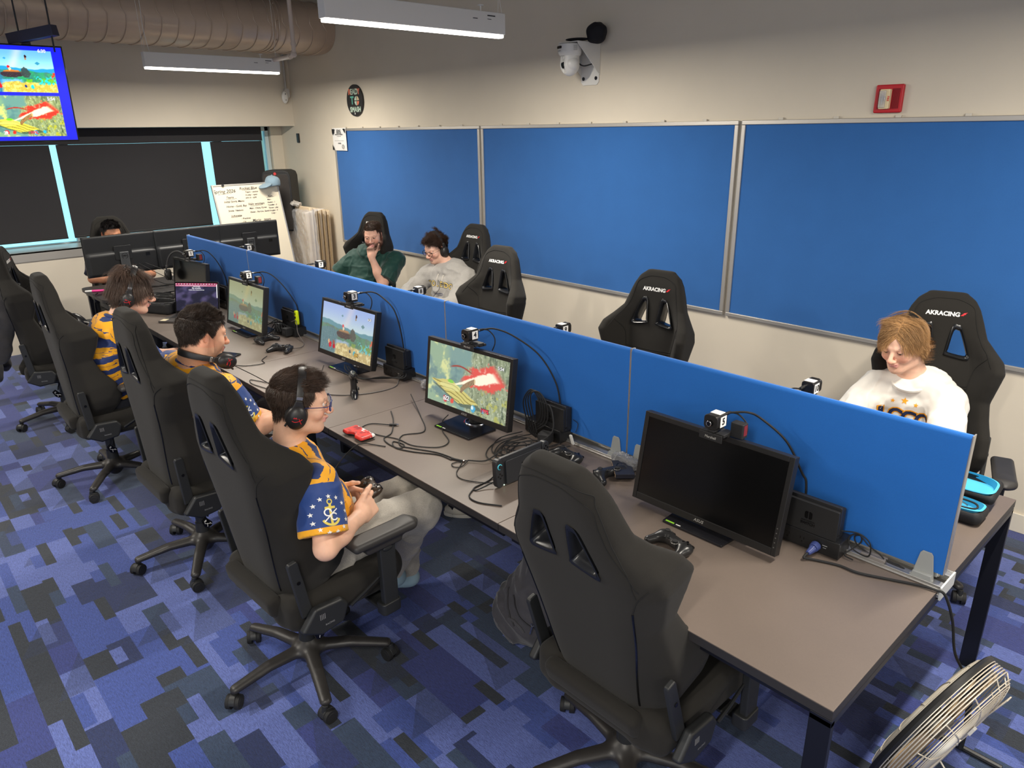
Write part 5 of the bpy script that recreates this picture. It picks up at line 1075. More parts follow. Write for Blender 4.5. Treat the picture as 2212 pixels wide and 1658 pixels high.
    for i in range(5):
        a = 2*PI*i/5; c_, s_ = math.cos(a), math.sin(a); X = (-s_, c_, 0)
        q.loft([((.03*c_, .03*s_, .103), X, .031, .024), ((.17*c_, .17*s_, .104), X, .027, .019), ((.315*c_, .315*s_, .080), X, .023, .016)], k=.03)
    fmesh('star_base', [q.mesh(.006, smooth=2)[:2]], mat('base_nylon', rgb(44, 42, 41), .4, bump=.1, bscale=700), t)
    rr = random.Random(len(label))
    for i in range(5):
        a = 2*PI*i/5; x, y = .322*math.cos(a), .322*math.sin(a); sw = a+rr.uniform(.6, 2.4); T = Matrix.Translation((x, y, 0)) @ Matrix.Rotation(sw, 4, 'Z')
        g = MB(); g.cyl((-.012, 0, .045), (-.006, 0, .075), .012, M=T); g.prism([(.030*math.cos(b_), .030+.031*math.sin(b_)) for b_ in [PI*j/10 for j in range(11)]], -.012, .012, 1, M=T); cs = g.build('caster', CP, t, bevel=.002)
        for s in (-1, 1): g = MB(); g.cyl((0, s*.008, .0285), (0, s*.027, .0285), .0285, .0275, 24, M=T); g.cyl((0, s*.026, .0285), (0, s*.0285, .0285), .018, .016, 20, M=T); g.build('wheel', RUB, cs, bevel=.002)
    return t
def recline(t, r, base_rot=None):
    """set the backrest angle; star base turned under the seat"""
    for ch in [o for o in COL.objects if o.parent == t]:
        n = ch.name.split('.')[0]
        if n == 'backrest': ch.matrix_basis = Matrix.Translation((0, -.157, .5)) @ Matrix.Rotation(r, 4, 'X')
        elif n == 'back_bracket' or n == 'rear_cover': ch.matrix_basis = Matrix.Translation((0, -.157, .5)) @ Matrix.Rotation(r-.14, 4, 'X') @ Matrix.Translation((0, .157, -.5))
        elif n in ('star_base', 'caster') and base_rot is not None: ch.matrix_basis = Matrix.Rotation(base_rot, 4, 'Z')
GN = 'black racing-style gaming chairs'
CH = [((-.655, .075, 0), .0, .285, .454, 'large empty black gaming chair nearest the camera, seen from behind'),
      ((-1.862, -.459, 0), .04, .14, -1.55, 'black gaming chair of the player with blue glasses, backrest to the camera'),
      ((-3.00, -.452, 0), .02, .055, -1.75, 'black gaming chair of the player with the headset round the neck'),
      ((-4.30, -.53, 0), -.02, .07, -1.9, 'black gaming chair of the player with round glasses, farthest of the occupied row'),
      ((-5.66, -.50, 0), -.30, .10, -1.45, 'black gaming chair at the far left with a dark jacket over its back'),
      ((-1.826, 1.54, 0), PI+.10, .172, .3, 'lone empty black gaming chair pushed in behind the middle of the divider'),
      ((-.494, 2.013, 0), PI+.30, .262, .9, 'black gaming chair behind the person in the white t-shirt'),
      ((-3.13, 1.545, 0), PI+.07, .153, .1, 'empty black gaming chair standing in front of another, right of the grey hoodie'),
      ((-4.183, 2.182, 0), PI+.01, .168, .5, 'black gaming chair partly hidden behind the grey hoodie and another chair'),
      ((-5.61, 2.15, 0), PI+.25, .16, .2, 'black gaming chair behind the person in the green shirt'),
      ((-7.12, .43, 0), -PI/2, .12, .4, 'black gaming chair behind the triple monitors, by the window shade')]
C0 = make_chair(CH[0][4], GN)
for k, (loc, rz, rec, br, lab) in enumerate(CH):
    c = C0 if k == 0 else copy_tree(C0); c.location = loc; c.rotation_euler = (0, 0, rz); c['label'] = lab; recline(c, rec, br-rz)
    if k == 0: LOW = [o for o in COL.objects if o.parent == c and o.name.split('.')[0] not in ('star_base', 'caster', 'gas_lift')]
for o in LOW: o.matrix_basis = Matrix.Translation((0, 0, -.032)) @ o.matrix_basis
# ---------------------------------------------------------------- people
def hv(h, p=0): h = math.radians(h); p = math.radians(p); return Vector((math.cos(h)*math.cos(p), math.sin(h)*math.cos(p), math.sin(p)))
def headframe(c, heading, pitch=0, roll=0, sc=1.0):
    f = hv(heading, pitch); r = Vector((math.sin(math.radians(heading)), -math.cos(math.radians(heading)), 0)); u = r.cross(f)
    R_ = Matrix.Rotation(math.radians(roll), 3, f); r = R_ @ r; u = R_ @ u
    M_ = Matrix((r, f, u)).transposed().to_4x4(); M_.translation = Vector(c); return M_ @ Matrix.Scale(sc, 4)
class ScaledField:
    def __init__(s, q, k): s.q = q; s.s = k
    def ell(s, c, r, R=None, op='u', k=.02): return s.q.ell(c, [x*s.s for x in r], R, op=op, k=k*s.s)
    def cap(s, a, b, ra, rb=None, op='u', k=.02): return s.q.cap(a, b, ra*s.s, (ra if rb is None else rb)*s.s, op=op, k=k*s.s)
def add_head(q, H, fat=0.0, nose=1.0, jaw=1.0):
    q = ScaledField(q, H.to_scale().x)
    P = lambda x, y, z: tuple(H @ Vector((x, y, z))); R_ = H.to_3x3().normalized().to_4x4()
    q.ell(P(0, -.012, .035), (.076, .098, .088), R_, k=.02); q.ell(P(0, .022, -.015), (.063+fat*.01, .070, .085), R_, k=.03)
    q.ell(P(0, .046, -.083), (.034*jaw+fat*.01, .036, .026), R_, k=.03)
    for s in (-1, 1):
        q.cap(P(s*.060*jaw, -.008, -.035), P(s*.052*jaw, .004, -.066), .016+fat*.01, .017+fat*.012, k=.03); q.cap(P(s*.052*jaw, .004, -.066), P(s*.018, .062, -.094), .016+fat*.012, .013, k=.03)
        q.ell(P(s*.040, .060, -.028), (.024+fat*.008, .022, .022+fat*.006), R_, k=.022)
        q.ell(P(s*.032, .103, .004), (.017, .013, .0115), R_, op='s', k=.016)
        q.cap(P(s*.012, .088, .021), P(s*.044, .074, .023), .0085, .007, k=.014)
        # ear
        E = R_ @ Matrix.Rotation(s*-.35, 4, 'Z') @ Matrix.Rotation(-.15, 4, 'X')
        q.ell(P(s*.080, -.010, -.006), (.0065, .018, .031), E, k=.006); q.ell(P(s*.0855, -.006, -.006), (.005, .010, .018), E, op='s', k=.005); q.ell(P(s*.079, -.005, -.030), (.006, .009, .010), E, k=.006)
        q.ell(P(s*.0135*nose, .104, -.034), (.0085, .011, .0085), R_, k=.008); q.ell(P(s*.0075, .113, -.0405), (.0035, .0045, .0028), R_, op='s', k=.003)
    q.cap(P(0, .086, .016), P(0, .108+.010*nose, -.026), .0075, .0105*nose, k=.012); q.ell(P(0, .106+.010*nose, -.031), (.0105, .010, .009), R_, k=.008)
    q.cap(P(-.015, .089, -.0565), P(0, .0975, -.0545), .0055, .0062, k=.007); q.cap(P(.015, .089, -.0565), P(0, .0975, -.0545), .0055, .0062, k=.007)
    q.cap(P(-.013, .089, -.066), P(.013, .089, -.066), .0068, k=.008); q.cap(P(-.022, .094, -.0603), P(.022, .094, -.0603), .0018, op='s', k=.004)
    q.ell(P(0, .100, -.0445), (.004, .004, .007), R_, op='s', k=.006); q.ell(P(0, .072, -.097), (.018, .016, .014), R_, k=.018)
def add_hand(q, w, d, n, side=1, bend=(.5, .7, .5), thumb=(.7, .6, -.3), thumb_bend=.35, k=.008, sc=1.0, spread=0.0, per=None):
    w, d, n = Vector(w), Vector(d).normalized(), Vector(n); n = (n-d*n.dot(d)).normalized(); t = n.cross(d)*side
    R_ = Matrix((t, d, n)).transposed().to_4x4()
    q.box(tuple(w+d*.047*sc), (.038*sc, .046*sc, .0145*sc), .013*sc, R_, k=.014); q.cap(tuple(w-d*.02*sc), tuple(w+d*.02*sc), .024*sc, .026*sc, k=.02); q.ell(tuple(w+d*.032*sc+t*.026*sc-n*.008*sc), (.018*sc, .028*sc, .015*sc), R_, k=.015)
    for i in range(4):
        b = w+(d*(.086, .090, .087, .079)[i]+t*(.029, .0098, -.0098, -.028)[i])*sc; L = [(.043, .027, .023), (.047, .030, .024), (.044, .028, .023), (.035, .022, .020)][i]; r = [.0098, .0098, .0094, .0084][i]*sc
        bd = per[i] if per else bend; a = 0; p = b; dd = (d+t*spread*(1.5-i)).normalized()
        for j in range(3):
            a += bd[j]; e = (dd*math.cos(a)-n*math.sin(a)).normalized(); p2 = p+e*L[j]*sc; q.cap(tuple(p), tuple(p2), r*(1-.08*j), r*(.92-.08*j), k=.004 if j or i else .006); p = p2
    p = w+(d*.022+t*.030-n*.008)*sc; e = (t*thumb[0]+d*thumb[1]+n*thumb[2]).normalized(); tgt = (d*.9-n*.25).normalized()
    for j, L in enumerate((.046, .033, .027)):
        p2 = p+e*L*sc; q.cap(tuple(p), tuple(p2), (.0135, .011, .0098)[j]*sc, (.0112, .0098, .0078)[j]*sc, k=.007); p = p2; e = (e*(1-thumb_bend)+tgt*thumb_bend).normalized()
    return p
def multi(q, h, boxes, disp=None):
    """coarse mesh everywhere, fine mesh inside the boxes, one surface"""
    V, F, _ = q.mesh(h, smooth=1); C = V[F].mean(1); keep = np.ones(len(F), bool)
    for lo, hi, hf in boxes: keep &= ~np.all((C > _v(lo)+h*1.2) & (C < _v(hi)-h*1.2), axis=1)
    out = [(V, F[keep])]
    for lo, hi, hf in boxes: out.append(q.mesh(hf, lo=lo, hi=hi, smooth=1)[:2])
    return out
def around(p, r): p = np.array(p, np.float32); return p-r, p+r
def skin_cols(V, base, H, lips=(.62, .27, .24), beard=0, beardc=(.10, .06, .04), scalp=None, hairc=(.05, .03, .02)):
    Hi = np.array(H.inverted()); L = V@Hi[:3, :3].T+Hi[:3, 3]; x, y, z = L.T; ax = np.abs(x)
    c = np.zeros((len(V), 3), np.float32); c[:] = base; c *= (1+.05*vnoise(V.astype(np.float32), 60, 3)+.03*vnoise(V.astype(np.float32), 200, 5))[:, None]
    near = (np.abs(z) < .2) & (np.abs(y) < .2) & (ax < .12)
    def b(m, col, a=1.0): m = (m*near*a)[:, None]; c[:] = c*(1-m)+np.array(col)*m
    red = np.array(base)*np.array([1.06, .74, .70])
    b(sm(.03, .01, np.sqrt((ax-.042)**2+(z+.030)**2))*(y > .03), red, .55); b(sm(.02, .006, np.sqrt(x**2+(z+.030)**2))*(y > .09), red, .6); b(sm(.070, .078, ax)*(np.abs(z) < .04), red, .5)
    b(sm(.019, .013, np.sqrt((ax-.032)**2+((z-.004)*1.3)**2))*(y > .05), np.array(base)*np.array([.80, .66, .62]), .45)
    if beard: b(sm(-.045, -.062, z+.35*(ax-.04)*(ax > .04)-.0*y)*(y > -.012)*sm(-.115, -.085, z+.0) , beardc, beard*.9); b(sm(.010, .004, np.abs(z+.046))*sm(.03, .022, ax)*(y > .07), beardc, beard*.8); b(sm(.062, .068, ax)*(y > .0)*(y < .035)*(z < .01)*(z > -.07), beardc, beard*.8)
    b(sm(.0105, .0065, np.abs(z+.0605))*sm(.025, .018, ax)*(y > .078), lips, .9)
    if scalp is not None: b(scalp(x, y, z).astype(float), hairc)
    return np.clip(c, 0, 1)
def scalp_std(front=.072, side=.012, nape=-.055, temple=.055):
    """head-local hairline test"""
    def f(x, y, z):
        az = np.arctan2(np.abs(x), y)                      # 0 = front, pi = back
        lim = np.interp(az, [0, .45, .75, 1.05, 1.35, 1.62, 1.9, 2.2, PI], [front, front-.004, temple+.005, temple-.01, side-.01, side+.022, side-.01, nape*.6, nape]); return z > lim
    return f
class Skull:
    def __init__(s, V, F, H):
        Hi = H.inverted(); s.H = H; bt = BVHTree.FromPolygons([Hi @ Vector(v) for v in V], [tuple(f) for f in F]); s.c = Vector((0, -.005, .02)); s.na, s.ne = 96, 48; s.R = np.zeros((s.na, s.ne), np.float32)
        for i in range(s.na):
            for j in range(s.ne):
                a = 2*PI*i/s.na-PI; e = PI*(j/(s.ne-1)-.5); d = Vector((math.sin(a)*math.cos(e), math.cos(a)*math.cos(e), math.sin(e))); h, _, _, _ = bt.ray_cast(s.c+d*.3, -d); s.R[i, j] = (h-s.c).length if h else .09
        s.R = np.minimum(s.R, np.median(s.R)*1.35)
    def rad(s, D):
        a = (np.arctan2(D[:, 0], D[:, 1])+PI)/(2*PI)*s.na; e = (np.arcsin(np.clip(D[:, 2], -1, 1))/PI+.5)*(s.ne-1); i = np.floor(a).astype(int); j = np.clip(np.floor(e).astype(int), 0, s.ne-2); fa, fe = a-i, e-j
        i0, i1 = i % s.na, (i+1) % s.na; return (s.R[i0, j]*(1-fa)+s.R[i1, j]*fa)*(1-fe)+(s.R[i0, j+1]*(1-fa)+s.R[i1, j+1]*fa)*fe
def strands(name, skull, parent, region, comb, length, n=5000, col=(.05, .03, .02), var=.35, seg=5, width=.0013, lift=.35, clump=.5, curl=0, stiff=.55, off=.003, seed=1, colf=None, grav=.25, lw=None):
    rs = np.random.RandomState(seed); D = rs.normal(size=(n*6, 3)); D /= np.linalg.norm(D, axis=1, keepdims=True); c = np.array(skull.c); P = c+D*skull.rad(D)[:, None]
    ok = region(P[:, 0], P[:, 1], P[:, 2]); P = P[ok][:n]; D = D[ok][:n]; n = len(P); L = length(P)*(.75+.5*rs.rand(n)); pts = [P.copy()]
    cl = np.stack([vnoise(P.astype(np.float32), 55, seed+i) for i in range(3)], -1)*clump+rs.normal(size=(n, 3))*.10
    v = D*lift+comb(P)+cl*.6; v /= np.linalg.norm(v, axis=1, keepdims=True); ph = rs.rand(n)*6.28+vnoise(P.astype(np.float32), 40, seed+9)*6
    for k in range(seg):
        step = (L/seg)[:, None]; P = P+v*step; d = P-c; r = np.linalg.norm(d, axis=1); dn = d/r[:, None]; m = skull.rad(dn)+off*(1+k*.7)*(.6+.8*rs.rand(n)); push = np.maximum(m-r, 0); P = P+dn*push[:, None]; pts.append(P.copy())
        w = comb(P)+cl*.5; w /= np.linalg.norm(w, axis=1, keepdims=True)+1e-6
        if curl: t = ph+k*1.9; a = np.cross(dn, w); w = w+curl*(np.cos(t)[:, None]*a+np.sin(t)[:, None]*dn)
        v = v*stiff+w*(1-stiff)+np.array([0, 0, -grav*(k/seg)]); v /= np.linalg.norm(v, axis=1, keepdims=True)
    S = np.stack(pts, 1); T = np.gradient(S, axis=1); T /= np.linalg.norm(T, axis=2, keepdims=True)+1e-9; N = S-c; N /= np.linalg.norm(N, axis=2, keepdims=True); B = np.cross(T, N); B /= np.linalg.norm(B, axis=2, keepdims=True)+1e-9
    wd = width*np.linspace(1, .25, seg+1)[None, :, None]*(.7+.6*rs.rand(n))[:, None, None]; A = [S+B*wd, S-B*wd, S+N*wd*.8]; V = np.stack(A, 2).reshape(-1, 3)
    b = (np.arange(n)*(seg+1)*3)[:, None, None]+(np.arange(seg)*3)[None, :, None]; k3 = np.arange(3); q = np.stack([k3, (k3+1) % 3, (k3+1) % 3+3, k3+3], -1); F = (b[..., None]+q[None, None]).reshape(-1, 4)
    base = colf(pts[0]) if colf else np.tile(np.array(col), (n, 1)); sh = (1+var*rs.normal(size=n)*.5+var*vnoise(pts[0].astype(np.float32), 30, seed+4)); C = np.repeat(np.clip(base*np.clip(sh, .35, 2)[:, None], 0, 1), (seg+1)*3, axis=0)
    Hm = np.array(skull.H); V = V@Hm[:3, :3].T+Hm[:3, 3]
    return fmesh(name, [(V, F)], vcmat('hair', rough=.42, spec=.35), parent, col=C, local=False, smooth=True)
def eyes(H, parent, iris=(.10, .07, .04), lid=.5, skin=(.8, .6, .5), gaze=(0, -.3), brow=None, bcol=(.06, .04, .03), seed=0):
    for s in (-1, 1):
        c = Vector((s*.0315, .0805, .005)); E = H @ Matrix.Translation(c)
        g = MB(); g.sphere((0, 0, 0), .0122, 14, M=E); e = g.build('eyeball', mat('eye_white', rgb(226, 218, 210), .15), None); e.parent = parent; e.matrix_parent_inverse = wm(parent).inverted()
        dirn = Vector((gaze[0], 1, gaze[1])).normalized(); Q = E @ Vector((0, 0, 1)).rotation_difference(dirn).to_matrix().to_4x4()
        g = MB(); g.lathe([(1e-5, .01255), (.0030, .0122)], 16, M=Q); o = g.build('pupil', GLOSS, None); o.parent = e; o.matrix_parent_inverse = wm(e).inverted()
        g = MB(); g.lathe([(.0030, .01225), (.0062, .0107)], 16, M=Q); o = g.build('iris', mat('iris_%d' % int(iris[0]*1000), iris, .2), None); o.parent = e; o.matrix_parent_inverse = wm(e).inverted()
        # lids as skin-coloured part-spheres
        g = MB()
        for a0, a1 in ((math.radians(95), math.radians(95-115*lid)), (math.radians(-60), math.radians(-28+0*lid))):
            m, n_ = 6, 12; vs = []
            for i in range(m+1):
                a = a0+(a1-a0)*i/m
                for j in range(n_+1):
                    b = math.radians(-80+160*j/n_); vs.append((.0136*math.sin(b), .0136*math.cos(b)*math.cos(a*math.cos(b)**.6), .0136*math.cos(b)*math.sin(a)))
            g.add(vs, [(i*(n_+1)+j, i*(n_+1)+j+1, (i+1)*(n_+1)+j+1, (i+1)*(n_+1)+j) for i in range(m) for j in range(n_)], E)
        o = g.build('eyelid', mat('lid_%d_%d' % (int(skin[0]*100), int(skin[1]*100)), tuple(np.array(skin)*np.array([.92, .82, .78])), .6), None); o.parent = parent; o.matrix_parent_inverse = wm(parent).inverted()
        a = math.radians(95-115*lid); g = MB(); g.tube([E @ Vector((.0142*math.sin(b), .0142*math.cos(b)*math.cos(a), .0142*math.cos(b)*math.sin(a))) for b in [math.radians(-62+124*j/10) for j in range(11)]], .0008, 5); o = g.build('lashes', INK, None); o.parent = parent; o.matrix_parent_inverse = wm(parent).inverted()
def brows(skull, parent, col, w=.0075, z0=.0235, seed=3, n=260):
    reg = lambda x, y, z: (np.abs(np.abs(x)-.031) < .019) & (np.abs(z-(z0+.004*np.sin((np.abs(x)-.012)/.038*3)-.0)) < w*.42) & (y > .05)
    strands('eyebrows', skull, parent, reg, lambda P: np.stack([np.sign(P[:, 0]), P[:, 0]*0-.2, .15+P[:, 0]*0], 1), lambda P: .008+P[:, 0]*0, n=n, col=col, var=.2, seg=2, width=.0006, lift=.3, clump=.1, off=.0008, seed=seed, grav=0)
def glasses(H, label, col, mat_, round_=False, parent=None, w=.0265, hh=.017, y=.112, z=.000, r=.0014, half=False):
    t = thing('eyeglasses', label, 'glasses', M=H @ Matrix.Translation((0, y, z)))
    for s in (-1, 1):
        pts = []
        for i in range(28):
            a = 2*PI*i/28; e = 1.0 if round_ else .62; pts.append((s*.034+w*math.copysign(abs(math.cos(a))**e, math.cos(a)), -.010*((s*.034+w*math.cos(a))/.06)**2, hh*math.copysign(abs(math.sin(a))**e, math.sin(a))))
        g = MB(); g.tube(pts, r, 6, closed=True); g.build('rim', mat_, t)
        g = MB(); g.add([(0+s*.034, -.003, 0)]+pts, [(0, i+1, (i+1) % 28+1) for i in range(28)]); g.build('lens', mat('lens_glass', (.95, .97, 1), .03, trans=1, alpha=.25), t)
        g = MB(); g.tube(spline([(s*(.034+w), -.012, .006), (s*(.034+w+.012), -.022, .006), (s*.078, -.06, .005), (s*.082, -.115, .002), (s*.080, -.135, -.018)], 5), r*.9, 6, flat=.6); g.build('temple_arm', mat_, t)
    g = MB(); g.tube(spline([(-.009, -.001, .004), (0, .003, .008), (.009, -.001, .004)], 5), r, 6); g.build('bridge', mat_, t)
    return t
HSB = mat('headset_black', rgb(38, 36, 36), .38); HSM = mat('headset_soft', rgb(30, 29, 29), .8); HSS = mat('headset_slider', rgb(176, 174, 170), .25, .9)
def headset(label, M_, wear=True, halfw=.084, top=.124, logo=True, mic=False, yoff=-.01):
    """M_: head-style frame, cups on +-x, band over +z"""
    t = thing('headset', label, 'headset', M=M_)
    arc = [(halfw*math.sin(a)*(1.0), yoff, -.0+top*math.cos(a)) for a in [math.radians(-78+156*i/24) for i in range(25)]]
    g = MB(); n_ = len(arc)
    for k, (hw, th) in enumerate(((.017, .009),)):
        vs = []; 
        for i, p in enumerate(arc):
            a = math.radians(-78+156*i/24); nx, nz = math.sin(a), math.cos(a); ww = hw*(1-.25*abs(math.sin(a))**3)
            for dy, dr in ((-ww, 0), (-ww*.85, th), (0, th*1.25), (ww*.85, th), (ww, 0), (ww*.85, -th*.4), (-ww*.85, -th*.4)): vs.append((p[0]+nx*dr, p[1]+dy, p[2]+nz*dr))
        m = 7; g.add(vs, [(i*m+j, i*m+(j+1) % m, (i+1)*m+(j+1) % m, (i+1)*m+j) for i in range(n_-1) for j in range(m)]+[tuple(range(m)), tuple(range((n_-1)*m, n_*m))])
    g.build('headband', HSB, t, smooth=60)
    for s in (-1, 1):
        g = MB(); g.prism([(-.011, .026), (.011, .026), (.024, -.012), (.030, -.03), (-.030, -.03), (-.024, -.012)], -.005, .005, 0, (s*(halfw+.008), yoff, .01)); g.build('ear_arm', HSB, t, bevel=.004, bseg=2)
        g = MB(); g.box((s*(halfw+.003), yoff, .043), (.009, .022, .012)); g.build('slider', HSS, t, bevel=.001)
        q = Field(); q.ell((s*(halfw+.006), yoff, -.028), (.024, .037, .046), k=.01); c = fmesh('ear_cup', [q.mesh(.004)[:2]], HSB, t)
        g = MB(); g.torus((s*(halfw-.010), yoff, -.028), .027, .013, 28, 10, ax=(1, 0, 0), sc=(1.25, 1)); g.build('ear_cushion', HSM, c)
        if logo:
            Lg = Matrix(((0, 0, s, s*(halfw+.0315)), (s, 0, 0, yoff), (0, 1, 0, -.03), (0, 0, 0, 1))); g = MB()
            for a in ([(-.016, -.004), (-.004, -.007), (.010, -.001), (.018, .006)], [(.006, .007), (.010, -.001), (.017, -.012)], [(-.012, .005), (-.009, .009), (-.007, .005), (-.003, .009), (0, .004)]):
                g.tube(spline([(x, y, -.004*(x*x+y*y)/.0004*.25) for x, y in a], 4), .0011, 5, M=Lg)
            g.build('logo_mark', RED, c)
        g = MB(); g.cyl((s*(halfw+.004), yoff-.03, -.055), (s*(halfw+.004), yoff-.034, -.065), .004, n=8); g.build('cable_stub', RUB, c)
    return t

def tshirt(name, parent, S, m, bulk=1.0, h=.007, sleeve=.72, fold=.006, seed=0, thick=.0, collar=None, hem=True, long=False, belly=0.0, sl_r=(.070, .072), hood=False):
    """S: dict of body points"""
    q = Field(); X = lambda k: tuple(S[k]); b = bulk; pel, che, c7 = Vector(S['pelvis']), Vector(S['chest']), Vector(S['c7']); rt = S['right']; ru = (Vector(S['sh_r'])-Vector(S['sh_l'])).normalized(); ft = Vector((0, 0, 1)).cross(rt)
    ab = pel.lerp(che, .45)+ft*(.01+belly*.5); up = che.lerp(c7, .55)
    q.loft([(tuple(pel-Vector((0, 0, .06))+ft*belly*.3), rt, .172*b, .128*b+belly*.5), (tuple(ab), rt, .165*b, .120*b+belly), (tuple(che), ru, .176*b, .122*b), (tuple(up), ru, .150*b, .100*b), (tuple(c7-Vector((0, 0, .035))), ru, .078*b, .064*b)], k=.05, clip0=True, e=2.3)
    for s, sh, el in ((1, 'sh_r', 'el_r'), (-1, 'sh_l', 'el_l')):
        a, e = Vector(S[sh]), Vector(S[el]); q.cap(tuple(c7.lerp(a, .35)-Vector((0, 0, .022))), tuple(a), .040*b, .053*b, k=.045); q.cap(tuple(che.lerp(a, .55)), tuple(a-Vector((0, 0, .03))), .066*b, .055*b, k=.05)
        d = (e-a); q.loft([(tuple(a), rt, .058*b, .058*b), (tuple(a+d*sleeve*.5), rt, sl_r[0]*b, sl_r[0]*b), (tuple(a+d*sleeve), rt, sl_r[1]*b, sl_r[1]*b*.92)], k=.04, clip1=not long, lab=1)
        if long:
            w = Vector(S['wr_r' if s > 0 else 'wr_l']); q.cap(tuple(a+d*sleeve), tuple(e), sl_r[1]*b*.9, .058*b, k=.04, lab=1); q.cap(tuple(e), tuple(w), .056*b, .042, k=.03, lab=1)
    if hood:
        hc = c7-ft*.045+Vector((0, 0, .005)); q.ell(tuple(hc), (.115, .075, .055), Matrix((rt, ft, (0, 0, 1))).transposed().to_4x4(), k=.03); q.cap(tuple(c7+rt*.07+ft*.02), tuple(c7+rt*.03+ft*.10-Vector((0, 0, .045))), .026, .020, k=.02); q.cap(tuple(c7-rt*.07+ft*.02), tuple(c7-rt*.03+ft*.10-Vector((0, 0, .045))), .026, .020, k=.02)
    Rt = Matrix((rt, ft, (0, 0, 1))).transposed(); Ri = np.array(Rt.inverted(), dtype=np.float32)
    def disp(V):
        L = V@Ri.T; a = vnoise(L.astype(np.float32), (9, 9, 22), seed); r = 1-np.abs(vnoise((L+np.array([L[:, 2]*.5]*3).T*.6).astype(np.float32), (14, 14, 8), seed+3))*2; return fold*(.6*a+.7*np.clip(r, -.2, 1)**2-.2)+fold*.3*vnoise(L.astype(np.float32), 38, seed+5)
    V, F, LB = q.mesh(h, disp=disp, labels=True, smooth=2); o = fmesh(name, [(V, F)], m, parent, local=False)
    L = (V-np.array(c7))@Ri.T; at = o.data.attributes.new('tp', 'FLOAT_VECTOR', 'POINT'); at.data.foreach_set('vector', L.astype(np.float32).ravel())
    ms = np.zeros((len(V), 4), np.float32); ms[:, 3] = 1
    for s, sh, el in ((1, 'sh_r', 'el_r'), (-1, 'sh_l', 'el_l')):
        a, e = np.array(S[sh]), np.array(S[el]); d = e-a; tt = ((V-a)@d)/(d@d); sel = (LB == 1)&(((V-a)@np.array(rt))*s > -.10); ms[sel, 0] = np.clip((tt[sel]-.02)/.08, 0, 1); ms[sel, 1] = tt[sel]/sleeve
    ca = o.data.color_attributes.new('msk', 'FLOAT_COLOR', 'POINT'); ca.data.foreach_set('color', ms.ravel()); bt = BVHTree.FromPolygons([Vector(v) for v in V], [tuple(f) for f in F])
    if collar:
        g = MB(); cc = c7+ft*.026+Vector((0, 0, -.010)); tl = Matrix.Translation(cc) @ Rt.to_4x4() @ Matrix.Rotation(-.42, 4, 'X')
        g.tube([tl @ Vector((.074*b**.5*math.cos(a), .082*math.sin(a)*b**.5, .0)) for a in [2*PI*i/36 for i in range(36)]], .0105, 8, closed=True, flat=1.6); c = g.build('collar', collar, None); c.parent = o; c.matrix_parent_inverse = wm(o).inverted()
    return o, bt, ft
def body(label, S, H, skin, hs=None, head_kw={}, col_kw={}, hands=(None, None), bulk=1.0, legs=True, hh=.0034, extra=None):
    P0 = Vector(S['pelvis']); t = thing('person', label, 'person', (P0.x, P0.y, 0)); q = Field(); add_head(q, H, **head_kw); b = bulk; rt = S['right']; c7 = Vector(S['c7']); nb = H @ Vector((0, -.030, -.055))
    q.cap(tuple(nb), tuple(c7-Vector((0, 0, .02))), .054*(1+(b-1)*.6), .060*b, k=.035); pel, che = Vector(S['pelvis']), Vector(S['chest'])
    q.loft([(tuple(pel), rt, .145*b, .10*b), (tuple(che), rt, .150*b, .10*b), (tuple(c7-Vector((0, 0, .05))), rt, .10*b, .065*b)], k=.04)
    fine = [(*around(H.translation+H.to_3x3() @ Vector((0, .01, -.002)), .128*H.to_scale().x), hh)]
    for s, n_ in ((1, 'r'), (-1, 'l')):
        a, e, w = Vector(S['sh_'+n_]), Vector(S['el_'+n_]), Vector(S['wr_'+n_]); q.cap(tuple(c7.lerp(a, .5)-Vector((0, 0, .03))), tuple(a), .045*b, .046*b, k=.04); q.cap(tuple(a), tuple(e), .047*b, .039*b, k=.03); q.cap(tuple(e), tuple(e.lerp(w, .45)), .040*b, .038*b, k=.02); q.cap(tuple(e.lerp(w, .4)), tuple(w), .038*b, .025*b**.5, k=.02)
        hd = hands[0 if s > 0 else 1]
        if hd: add_hand(q, w, side=s, **hd); fine.append((*around(w+Vector(hd['d']).normalized()*.07, .10), .0030))
        else: d = (w-e).normalized(); add_hand(q, w, d, S.get('hn', (0, 0, 1)), s, bend=(.3, .5, .4))
        if legs:
            hp, kn, an = pel+rt*s*.085*b-Vector((0, 0, .04)), Vector(S['kn_'+n_]), Vector(S['an_'+n_]); q.cap(tuple(hp), tuple(kn), .072*b, .05*b, k=.03); q.cap(tuple(kn), tuple(an), .048*b, .034, k=.03); toe = an+Vector(S.get('toe', (0, 1, 0)))*.15-Vector((0, 0, .055)); q.cap(tuple(an-Vector((0, 0, .03))), tuple(toe), .034, .026, k=.02)
    if extra: extra(q)
    parts = multi(q, .0085, fine); V = np.concatenate([p[0] for p in parts]); C = skin_cols(V, skin, H, **col_kw)
    o = fmesh('body', parts, vcmat('skin', rough=.5, sss=.12, spec=.35, bump=.06, bscale=500), t, col=C, local=False)
    sk = Skull(parts[1][0], parts[1][1], H); return t, sk
